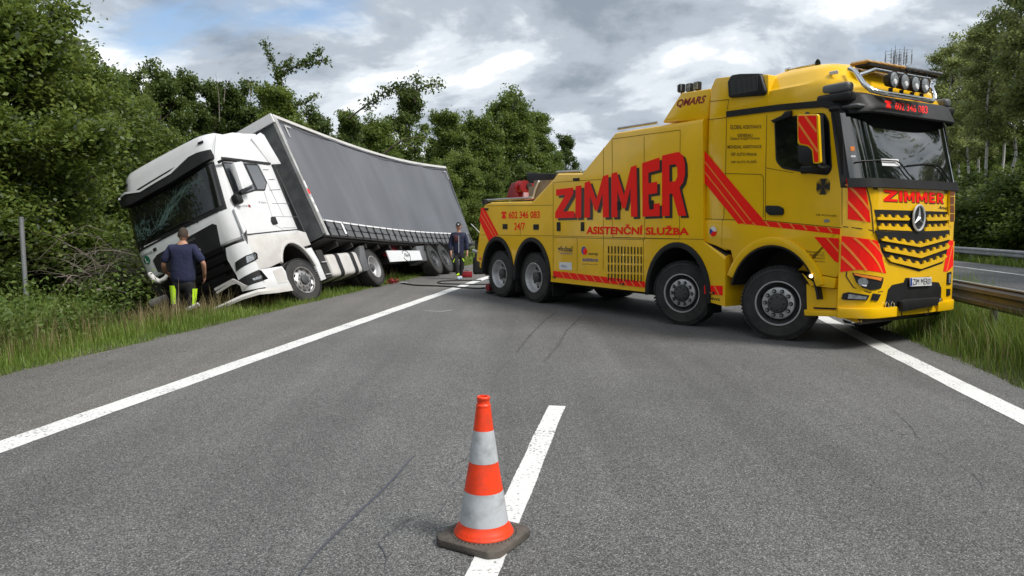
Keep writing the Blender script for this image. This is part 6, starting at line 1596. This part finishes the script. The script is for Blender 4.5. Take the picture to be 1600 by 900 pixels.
def leaf_quads(C, size, g, up=.5, aspect=.55, jitter=.35, droop=0.0):
    """rhombic leaves at centres C"""
    n = len(C)
    nrm = g.normal(size=(n, 3)); nrm[:, 2] = np.abs(nrm[:, 2]) * .8 + up; nrm /= np.linalg.norm(nrm, axis=1, keepdims=True)
    a = g.normal(size=(n, 3)); a[:, 2] -= droop; a -= nrm * (a * nrm).sum(1, keepdims=True); a /= np.linalg.norm(a, axis=1, keepdims=True)
    b = np.cross(nrm, a); s = size * (1 + jitter * g.uniform(-1, 1, (n, 1)))
    V = np.stack([C - a * s, C + b * s * aspect - a * s * .1, C + a * s - nrm * s * .25, C - b * s * aspect - a * s * .1], 1).reshape(-1, 3)
    F = np.arange(n * 4, dtype=np.int32).reshape(-1, 4); return V, F
def limb(p0, p1, r0, r1, g, k=5, wob=.08):
    P = []; L_ = np.linalg.norm(p1 - p0)
    for i in range(k + 1):
        t = i / k; p = p0 * (1 - t) + p1 * t + g.normal(size=3) * wob * L_ * math.sin(math.pi * t) * .35; p[2] += .1 * L_ * math.sin(math.pi * t); P.append(p)
    return P, [r0 + (r1 - r0) * i / k for i in range(k + 1)]
VAR = {}
ORD = 'leftmost second third fourth fifth sixth seventh eighth ninth tenth eleventh twelfth thirteenth fourteenth fifteenth sixteenth seventeenth'.split()
def ordl(i, what): return ORD[i] + ' ' + what

def make_variant(key, H, rad, z0, lobes, clumps, per, leaf, lm, trunk='bark', seed=1, spread=.30, tr=.16, narrow_top=1.0, sparse=0.0, twigs=0, droop=0.0, lobe_r=(.28, .46), rrr=(.25, .75)):
    g = np.random.default_rng(seed); C = []; LC = []
    hz_ = (H - z0)
    for i in range(lobes):
        t = (i + g.uniform(.2, .8)) / lobes; z = z0 + hz_ * (.12 + .80 * t)
        env = rad * (math.sin(math.pi * (.12 + .80 * t) ** .9) ** .6) * (1 - (1 - narrow_top) * t)
        a = i * 2.4 + g.uniform(-.5, .5); rr = env * g.uniform(*rrr)
        LC.append((np.array([rr * math.cos(a), rr * math.sin(a), z]), rad * g.uniform(*lobe_r) * (1 - .35 * t)))
    LC.append((np.array([0, 0, H - rad * .30]), rad * .30))
    per_l = clumps // len(LC)
    for c, r in LC:
        d = g.normal(size=(per_l, 3)); d /= np.linalg.norm(d, axis=1, keepdims=True); d[:, 2] = d[:, 2] * .8 + .12
        q = c + d * r * (g.uniform(.55, 1.12, (per_l, 1)))
        if sparse: q = q[g.random(len(q)) > sparse]
        C.append(q)
    C = np.concatenate(C); C = C[C[:, 2] > z0 * .6]
    if twigs:   # leafy twigs that break the outline
        for _ in range(twigs):
            c, r = LC[g.integers(len(LC))]; d = g.normal(size=3); d[2] = abs(d[2]) * .8 + .2; d /= np.linalg.norm(d)
            s_ = np.linspace(.9, 1.75, 6)[:, None]; C = np.concatenate([C, c + d * r * s_ + g.normal(size=(6, 3)) * .06])
    pts = (C[:, None, :] + g.normal(size=(len(C), per, 3)) * np.array([spread, spread, spread * .6])).reshape(-1, 3)
    V, F = leaf_quads(pts, leaf, g, droop=droop)
    me = np_mesh('crown', V, F, [LM[lm]]); mesh = me.data; bpy.data.objects.remove(me)
    q = MB(trunk); top = np.array([g.normal() * .1, g.normal() * .1, H * .92]); P, RR = limb(np.array([0., 0, -.6]), top, tr, tr * .25, g, 8, .03); q.tube(P, RR, 9)
    for c, r in LC:
        q.use('bark'); zz = max(.3, min(c[2] - g.uniform(.4, 1.2) * rad * .5, H * .8)); t = zz / (H * .86); base = np.array([top[0] * t, top[1] * t, zz])
        P, RR = limb(base, c, tr * .45 * (1 - .5 * t), .015, g, 4, .12); q.tube(P, RR, 5)
        for _ in range(3):
            d = g.normal(size=3); d /= np.linalg.norm(d); P, RR = limb(c, c + d * r * 1.05, .02, .006, g, 3, .1); q.tube(P, RR, 4)
    o = q.build('trunk', None, 60); tm = o.data; bpy.data.objects.remove(o)
    VAR[key] = (mesh, tm, H)
make_variant('near1', 7.5, 2.9, .6, 24, 620, 62, .058, 'near', seed=3, spread=.22, twigs=110, lobe_r=(.20, .36), sparse=.1)
make_variant('near2', 7.0, 2.6, .4, 22, 600, 62, .056, 'near', seed=5, spread=.21, twigs=110, lobe_r=(.20, .36), sparse=.1)
make_variant('mid1', 9.0, 2.7, 1.0, 22, 420, 52, .095, 'mid', seed=8, spread=.25, twigs=110, lobe_r=(.18, .36), sparse=.15)
make_variant('mid2', 9.5, 2.4, 1.2, 28, 380, 44, .085, 'mid', seed=13, spread=.20, twigs=90, narrow_top=.6, lobe_r=(.12, .27), sparse=.15)
make_variant('dark1', 9.5, 2.4, 1.0, 30, 300, 40, .085, 'dark', seed=21, spread=.17, twigs=60, sparse=.15, narrow_top=.6, lobe_r=(.10, .22))
make_variant('dark2', 9.0, 2.6, .8, 28, 340, 44, .09, 'dark', seed=34, spread=.20, twigs=80, sparse=.15, lobe_r=(.12, .27))
make_variant('birch1', 15.0, 1.9, 6.5, 26, 112, 30, .085, 'birch', trunk='birchbark', seed=55, rrr=(.45, 1.0), spread=.24, tr=.115, twigs=60, sparse=.2, droop=.8, lobe_r=(.14, .28))
make_variant('birch2', 14.0, 1.9, 5.2, 26, 110, 30, .085, 'birch', trunk='birchbark', seed=89, rrr=(.45, 1.0), spread=.25, tr=.105, twigs=60, sparse=.2, droop=.8, lobe_r=(.14, .28))
make_variant('shrub1', 2.6, 1.5, .1, 10, 240, 50, .055, 'near', seed=60, spread=.16, tr=.05, twigs=30)
make_variant('shrub2', 2.4, 1.7, .1, 11, 240, 50, .060, 'dark', seed=61, spread=.17, tr=.05, twigs=40)
def put_tree(key, x, y, top, name, label, cat, group=None, rz=None, wide=1.0):
    me, tm, H0 = VAR[key]; z = ground_z(x, y) - .05; s_ = (top - z) / (H0 * 1.07)
    t = thing(name, label, cat, (x, y, z), (0, 0, random.uniform(0, 6.28) if rz is None else rz), group); t.scale = (s_ * wide, s_ * wide, s_)
    a_ = bpy.data.objects.new('trunk', tm); COL.objects.link(a_); a_.parent = t
    c_ = bpy.data.objects.new('crown', me); COL.objects.link(c_); c_.parent = t
    return t
def depth_for(px, L):
    k = (px - 800) / (FPX / math.cos(PITCH)); c_, s_ = math.cos(RA), math.sin(RA)
    return L * (k * -s_ - c_) / (s_ - k * c_)       # distance along the road at which lateral offset L meets the column px
def tree_px(key, px, top_py, L, name, label, cat, group=None, wide=1.0, rz=None):
    D = depth_for(px, L); p = road(L, D); dz = (352 - top_py) / FPX * p.y
    return put_tree(key, p.x, p.y, CAM_H + dz, name, label, cat, group, rz, wide)
def tree_Y(key, px, top_py, Y, *a, **k):
    p = at_depth(px, 352, Y); return put_tree(key, p.x, Y, CAM_H + (352 - top_py) / FPX * Y, *a, **k)
# near trees on the left
for key, px, top, Y, lab in (('near1', 8, -40, 17.5, 'tallest bright green tree at the left edge, cut by the top of the photo'), ('near2', 96, 62, 20.5, 'bushy bright green tree left of the wrecked cab, second from the edge'), ('near1', 172, 122, 23.0, 'green tree rising just behind the wrecked white cab'),
                             ('near2', -95, -60, 16.5, 'green tree beyond the left edge of the verge'), ('near1', -190, -80, 15.5, 'leafy tree nearest the camera on the left bank')):
    tree_Y(key, px, top, Y, 'broadleaf_tree', lab, 'tree', 'green trees on the left bank')
tree_Y('near2', 222, 172, 24.0, 'broadleaf_tree', 'small light green tree with rounded top behind the cab roof', 'tree', 'green trees on the left bank')
# dark row behind
for key, px, top, Y, lab in (('dark1', 208, 92, 36, 'dark tree with ragged top between the green trees and the cab'), ('dark2', 262, 100, 38, 'dark tree above the sun visor of the wrecked cab'), ('dark1', 300, 96, 40, 'dark tree above the cab roof with bare twigs'), ('dark1', 342, 108, 41, 'dark narrow tree above the white cab roof'),
                             ('dark2', 378, 128, 42, 'dark tree just left of the trailer headboard'), ('mid1', 140, 120, 34, 'green tree filling in behind the bushy near trees'), ('dark2', 238, 130, 44, 'dark tree low behind the cab, farther back')):
    tree_Y(key, px, top, Y, 'dark_tree', lab, 'tree', 'dark trees behind the wrecked cab', wide=.78)
for key, px, top, L, lab in (('mid2', 440, 122, -15.5, 'tree with leafy antler-like top above the trailer headboard'), ('dark2', 500, 168, -15.5, 'tree behind the trailer roof, right of the antler-topped one'), ('dark1', 548, 155, -15, 'dark tree behind the front half of the trailer roof'),
                             ('mid1', 590, 182, -16, 'green tree behind the middle of the trailer roof'), ('dark1', 642, 118, -14.5, 'dark gappy tree, tallest over the trailer middle'), ('mid1', 612, 235, -13.5, 'low green tree right behind the trailer roof'),
                             ('mid2', 700, 165, -15.5, 'green tree above the rear end of the trailer'), ('mid1', 745, 178, -14.5, 'green tree between the trailer tail and the recovery truck'), ('mid1', 722, 235, -13, 'lower leafy tree at the trailer tail'),
                             ('mid1', 798, 142, -15, 'tallest pale green tree behind the winch of the recovery truck'), ('mid2', 838, 165, -15.5, 'green tree right of the tallest one, over the winch'), ('dark1', 884, 200, -15, 'small dark tree at the end of the row, beside the sloping yellow body'),
                             ('mid1', 862, 235, -14, 'low green tree near the end of the row'), ('mid2', 770, 235, -13.5, 'leafy tree behind the red winch')):
    tree_px(key, px, top, L, 'roadside_tree', lab, 'tree', 'trees behind the trailer', wide=(.92 if key[:3] == 'mid' else .78))
for key, px, top, L, lab in (('dark2', 470, 205, -13.5, 'leafy young tree of the thicket, left of the headboard'), ('dark2', 530, 215, -13, 'leafy young tree of the thicket, over the front third of the trailer'), ('mid1', 575, 240, -12.5, 'leafy young tree of the thicket, over the trailer middle'), ('dark2', 655, 262, -12.5, 'leafy young tree of the thicket, over the rear third of the trailer'), ('mid1', 690, 262, -12, 'leafy young tree of the thicket, at the trailer tail'), ('mid1', 757, 270, -12, 'leafy young tree of the thicket, between trailer and red winch'), ('dark2', 820, 258, -12.5, 'leafy young tree of the thicket, right of the red winch'), ('mid1', 900, 262, -13, 'leafy young tree of the thicket, under the sloping yellow body')):
    tree_px(key, px, top, L, 'roadside_tree', lab, 'tree', 'young trees in the roadside thicket')
for i, (px, L, top) in enumerate(sorted(((925, -14, 285), (940, -14, 300), (955, -15, 312), (450, -20, 200), (520, -21, 218), (610, -22, 228), (680, -22, 222), (770, -20, 222), (850, -20, 240)))):
    tree_px(('mid1', 'dark2')[i % 2], px, top, L, 'roadside_tree', ordl(i, 'tree of the back row beyond the roadside thicket'), 'tree', 'back row beyond the thicket')
# wood on the right: birches and others
for key, px, top, L, lab in (('birch1', 1478, 48, 19.5, 'birch with white trunk nearest the truck front'), ('birch2', 1506, 40, 23, 'birch behind the one at the truck front'), ('birch1', 1538, 8, 19.0, 'tall birch with a clear white trunk in the middle of the right wood'), ('birch2', 1575, -40, 20, 'birch whose crown passes the top of the photo'),
                             ('birch1', 1605, -90, 18.5, 'birch at the right edge with overhanging crown'), ('birch2', 1650, -140, 19, 'birch just beyond the right edge'), ('birch1', 1560, 10, 25, 'thin birch in the second row of the right wood'), ('birch2', 1490, 75, 28, 'thin birch deep in the right wood by the truck'), ('birch1', 1525, 35, 30, 'slim birch deep behind the tall white one')):
    tree_px(key, px, top, L, 'birch_tree', lab, 'tree', 'birches across the opposite carriageway', wide=1.0)
for i, (px, top, L) in enumerate(sorted(((1466, 205, 30), (1492, 175, 38), (1520, 200, 42), (1556, 185, 44), (1590, 200, 38), (1630, 160, 34), (1475, 230, 46), (1540, 210, 50), (1605, 190, 48), (1505, 255, 30), (1535, 262, 28), (1572, 250, 30), (1604, 245, 29), (1478, 262, 29), (1635, 240, 27)))):
    tree_px(('dark1', 'mid1', 'mid2')[i % 3], px, top, L, 'woodland_tree', ordl(i, 'tree counted from the truck in the wood behind the birches'), 'tree', 'dark woodland behind the birches', wide=.9)
for i, (px, top, L) in enumerate(sorted(((1488, 292, 18.6), (1510, 300, 18.4), (1532, 290, 18.8), (1556, 296, 18.3), (1580, 286, 18.6), (1606, 282, 18.4), (1465, 305, 19.2), (1636, 270, 18.6)))):
    tree_px(('shrub1', 'shrub2')[i % 2], px, top, L, 'shrub', ordl(i, 'shrub counted from the truck behind the far guard rail'), 'shrub', 'shrubs behind the far guard rail', wide=1.25)
# woods beside and behind the camera (seen in the glass of the trucks)
k_ = 0
for L in (19, 24):
    for D in range(-30, 32, 6):
        p = road(L + random.uniform(-1, 1), D + random.uniform(-2, 2)); k_ += 1
        put_tree(('birch1', 'mid1', 'birch2')[k_ % 3], p.x, p.y, 15 + random.uniform(-2, 2), 'woodland_tree', 'tree of the wood beside the opposite carriageway, nearer than the photo shows', 'tree', 'wood beside the opposite carriageway')
for D_ in (10.5, 14):
    p = road(-17.2, D_); put_tree('near1', p.x, p.y, 11, 'broadleaf_tree', 'tree of the left bank behind the camera', 'tree', 'left bank behind the camera')
for D in range(-22, 8, 6):
    p = road(-13 + random.uniform(-1, 1), D); put_tree('near1', p.x, p.y, 11.5, 'broadleaf_tree', 'tree of the left bank behind the camera', 'tree', 'left bank behind the camera')
# thicket on the left bank
for i, (px, top, Y) in enumerate(sorted(((8, 372, 18.5), (70, 375, 18.5), (130, 375, 18.5), (175, 385, 19), (205, 360, 19.5), (-50, 370, 18), (30, 350, 19), (95, 340, 20), (150, 345, 21), (228, 330, 21.5), (180, 300, 23), (-110, 390, 15)))):
    tree_Y(('shrub2', 'shrub1', 'shrub2')[i % 3], px, top, Y, 'shrub', ordl(i, 'low shrub in the thicket left of the wrecked cab'), 'shrub', 'thicket left of the wrecked cab', wide=1.2)
# small spindly twig tops: the antler-like top, and the broken leaning branch over the trailer
def branch_tree(name, lab, pix, Y, r0, leaves_per, leaf, lm, spread=.16, leaf_from=0.0, base=None):
    P = [at_depth(px, py, Y + i * .05) for i, (px, py) in enumerate(pix)]; t = P[0]; g = np.random.default_rng(len(pix) * 7 + int(pix[0][0]))
    th = thing(name, lab, 'branch', tuple(P[0]))
    loc = [p - P[0] for p in P]; q = MB('deadwood' if lm is None else 'bark').tube(loc, [r0 * (1 - .75 * i / (len(loc) - 1)) for i in range(len(loc))], 7); q.build('limb', th, 60)
    if leaves_per:
        C = []
        for a_, b_ in zip(loc[:-1], loc[1:]):
            n_ = max(2, int((b_ - a_).length / .10))
            for j in range(n_): C.append(np.array(a_.lerp(b_, j / n_)[:]))
        C = np.array(C)[int(len(C) * leaf_from):]; pts = (C[:, None, :] + g.normal(size=(len(C), leaves_per, 3)) * spread).reshape(-1, 3)
        V, F = leaf_quads(pts, leaf, g, droop=.8); np_mesh('leaves', V, F, [LM[lm]], parent=th)
    return th
B0 = (440, 150)
for pix, lab in (([B0, (432, 115), (424, 92), (411, 62)], 'leafy shoot pointing up-left above the trailer headboard'), ([B0, (438, 108), (455, 95), (460, 86)], 'short middle shoot above the trailer headboard'), ([(438, 118), (462, 104), (485, 92), (505, 74)], 'leafy shoot reaching up-right above the trailer headboard'),
                 ([(478, 104), (500, 95), (517, 95)], 'side shoot at the right of the antler-like tree top'), ([(455, 165), (478, 160), (497, 146)], 'low side shoot right of the antler-like tree top'), ([(415, 170), (402, 140), (397, 125)], 'low side shoot left of the antler-like tree top')):
    branch_tree('leafy_shoot', lab, pix, 33, .04, 17, .075, 'dark', .10)
for pix, lab in (([(545, 185), (575, 162), (600, 145), (640, 130)], 'half-bare limb arching over the trailer roof'), ([(648, 160), (652, 130), (649, 115)], 'upright leafy shoot topping the gappy dark tree'), ([(652, 140), (672, 132), (693, 131)], 'leafy shoot reaching right from the gappy dark tree'), ([(800, 172), (806, 158), (812, 146)], 'leafy shoot at the top of the pale green tree')):
    branch_tree('leafy_shoot', lab, pix, 38, .05, 20, .09, 'dark', .17, .3)
branch_tree('broken_branch', 'pale broken branch with drooping leaves above the trailer roof', [(600, 240), (615, 228), (632, 217), (650, 214), (668, 215)], 31, .05, 16, .08, 'mid', .28, .35)
for pix, lab in (([(343, 190), (342, 150), (337, 115)], 'bare twig rising left of centre of the dark row'), ([(350, 160), (352, 135), (362, 122)], 'bare forked twig in the dark row, right fork'), ([(392, 160), (390, 135), (385, 122)], 'bare twig near the trailer headboard')):
    branch_tree('bare_twig', lab, pix, 36, .022, 0, .1, None)
# dead brushwood beside the cab
g = np.random.default_rng(4); q = MB('deadwood')
for i in range(120):
    p0 = np.array(at_depth(g.uniform(105, 245), g.uniform(395, 455), g.uniform(15.2, 17.5))[:]); a = g.uniform(0, 6.28); L_ = g.uniform(.5, 2.2)
    d = np.array([math.cos(a), math.sin(a) * .6, g.uniform(.1, .9)]); P = [p0 + d * L_ * t_ + np.array([0, 0, -.55 * L_ * t_ * t_]) + g.normal(size=3) * .02 for t_ in np.linspace(0, 1, 6)]
    r0 = g.uniform(.003, .008) if i > 5 else .022; q.tube(P, [r0 * (1 - .7 * k / 5) for k in range(6)], 4)
o = q.build('brushwood', None, 0); tag(o, 'tangle of grey dead branches in the weeds beside the wrecked cab', 'brushwood', kind='stuff')
for pix, lab in (([(60, 405), (95, 372), (135, 352), (175, 365), (205, 400)], 'long pale arching cane over the brushwood'), ([(110, 420), (150, 388), (190, 375), (232, 392)], 'lower pale cane arching towards the cab'), ([(150, 455), (172, 450), (200, 458)], 'fallen grey log at the foot of the brushwood')):
    branch_tree('bare_cane', lab, pix, 15.3, .009 if 'log' not in lab else .05, 0, .1, None)

# ---------------- grass ----------------
def grass(name, label, L0, L1, D0, D1, n, h0, h1, wd, m, clump=1.0, lean=.35, hfun=None, wfar=True, seed=0, reject=None):
    g = np.random.default_rng(seed); L = g.uniform(L0, L1, n); D = D0 + (D1 - D0) * g.random(n) ** 1.6
    f = .5 + .5 * np.sin(L * 2.3 + D * 1.1 + 1.7 * np.sin(D * .7)) * np.sin(D * 2.9 + L * .7); keep = g.random(n) < (1 - clump * .6 * (1 - f)); L, D = L[keep], D[keep]
    if reject is not None:
        k2 = ~reject(L, D); L, D = L[k2], D[k2]
    n = len(L); z = gz(L, D) - .01
    x = RU.x * D + RL.x * L; y = RU.y * D + RL.y * L; B_ = np.stack([x, y, z], 1)
    h = (h0 + (h1 - h0) * g.random(n) ** 1.4) * (.65 + .5 * (.5 + .5 * np.sin(L * 1.9 + 2) * np.sin(D * 1.3)))
    if hfun is not None: h = h * hfun(L, D)
    a = g.uniform(0, 6.28, n); d = np.stack([np.cos(a), np.sin(a), 0 * a], 1); s = np.stack([-np.sin(a), np.cos(a), 0 * a], 1)
    w_ = wd * (1 + (np.maximum(D, 4) / 14 if wfar else 0)) * g.uniform(.7, 1.3, n); ln = lean * g.uniform(.2, 1.3, n)
    up = np.array([0, 0, 1.0]); hh = h[:, None]; ww = w_[:, None] / 2; l_ = ln[:, None]
    m1 = B_ + up * hh * .55 + d * hh * l_ * .25; m2 = B_ + up * hh * (1 - .25 * l_) + d * hh * l_
    V = np.stack([B_ - s * ww, B_ + s * ww, m1 + s * ww * .8, m1 - s * ww * .8, m2 + s * ww * .12, m2 - s * ww * .12], 1).reshape(-1, 3)
    i0 = np.arange(n) * 6; F = np.concatenate([np.stack([i0, i0 + 1, i0 + 2, i0 + 3], 1), np.stack([i0 + 3, i0 + 2, i0 + 4, i0 + 5], 1)])
    o = np_mesh(name, V, F, [LM[m]]); tag(o, label, 'grass', kind='stuff'); return o
edge = lambda L, D: np.clip(.28 + (-L - 6.62) / 1.6, .25, 1.0)
edge_r = lambda L, D: np.clip(.3 + (L - 3.75) / .55, .3, 1.5)
grass('verge_grass', 'green roadside grass along the hard shoulder', -9.6, -6.62, 1.0, 42, 165000, .12, .46, .005, 'grass', seed=1, hfun=edge)
grass('tall_grass', 'tall green weeds and grass on the left bank', -15, -8.3, 1.5, 30, 115000, .40, .95, .007, 'weed', seed=2, reject=lambda L, D: (L > -9.6) & (D > 11) & (D < 15))
grass('dry_grass', 'pale dry grass stalks beside the wrecked cab', -10.8, -7.6, 11.0, 19.5, 16000, .30, .66, .006, 'dry', seed=3, clump=1.5)
grass('dry_grass', 'scattered seed-headed dry grass along the left verge', -13, -7.2, 5.5, 30, 15000, .35, .8, .005, 'dry', seed=4)
grass('median_grass', 'long grass between the road edge and the brown guard rail', 3.72, 6.5, .5, 60, 150000, .14, .56, .0045, 'grass', seed=5, hfun=edge_r)
grass('median_grass', 'tallest grass growing up against the brown guard rail', 4.25, 4.75, 4, 50, 26000, .38, .62, .0045, 'grass', seed=15)
grass('median_grass_stalks', 'dry stalks in the grass by the brown guard rail', 3.95, 6.4, 4, 40, 6000, .3, .65, .005, 'dry', seed=6)
grass('far_verge_grass', 'grass strip behind the far guard rail', 14.3, 19.5, 15, 110, 50000, .15, .5, .02, 'grass', seed=7)
grass('far_bank_grass', 'grass under the trees past the trailer', -16, -6.62, 42, 120, 26000, .2, .6, .03, 'grass', seed=8)
grass('tall_grass', 'waist-high weeds and grass around the lone fence post', -13.5, -9.0, 6.5, 14.0, 45000, .5, 1.1, .007, 'grass', seed=21, lean=.45, reject=lambda L, D: (L > -10.2) & (D > 11))
# grit and leaf litter along the edges of the tarmac
g = np.random.default_rng(77); n = 5200
L = np.concatenate([-6.62 + g.normal(size=n // 2) * .16, 3.74 + g.normal(size=n // 4) * .13, g.uniform(-6.6, 3.7, n // 4)]); D = 3.5 + 34 * g.random(len(L)) ** 1.5
x = RU.x * D + RL.x * L; y = RU.y * D + RL.y * L; C = np.stack([x, y, np.full(len(L), .004)], 1); k = len(L)
s_ = g.uniform(.003, .011, (k, 1)) * np.where(np.abs(L + 1.4) < 4.6, .5, 1)[:, None]; a = g.uniform(0, 6.28, k)
dx_ = np.stack([np.cos(a), np.sin(a), 0 * a], 1) * s_; dy_ = np.stack([-np.sin(a), np.cos(a), 0 * a], 1) * s_ * .7; up_ = np.array([0, 0, 1.0]) * s_
V = np.stack([C - dx_, C - dy_, C + dx_, C + dy_, C + up_ + dx_ * .2], 1).reshape(-1, 3); i0 = np.arange(k) * 5
F = np.concatenate([np.stack([i0 + a_, i0 + b_, i0 + 4], 1) for a_, b_ in ((0, 1), (1, 2), (2, 3), (3, 0))])
M['grit'] = mat('grit', (.16, .15, .13), .9, var=.5, vscale=20)
o = np_mesh('gravel', V, F, [M['grit']]); o['kind'] = 'stuff'; o['label'] = 'loose grit and litter along the edges of the tarmac'; o['category'] = 'gravel'
# leafy weeds
g = np.random.default_rng(12); n = 3200; L = g.uniform(-14, -7.6, n); D = 5 + 24 * g.random(n) ** 1.3; k2 = ~((L > -9.9) & (D > 11.2) & (D < 15.5)); L, D = L[k2], D[k2]; n = len(L); z = gz(L, D)
C = np.stack([RU.x * D + RL.x * L, RU.y * D + RL.y * L, z + g.uniform(.2, .9, n)], 1); C = (C[:, None, :] + g.normal(size=(n, 22, 3)) * np.array([.10, .10, .12])).reshape(-1, 3)
V, F = leaf_quads(C, .035, g); o = np_mesh('weeds', V, F, [LM['weed']]); tag(o, 'leafy weeds scattered through the left bank grass', 'weeds', kind='stuff')
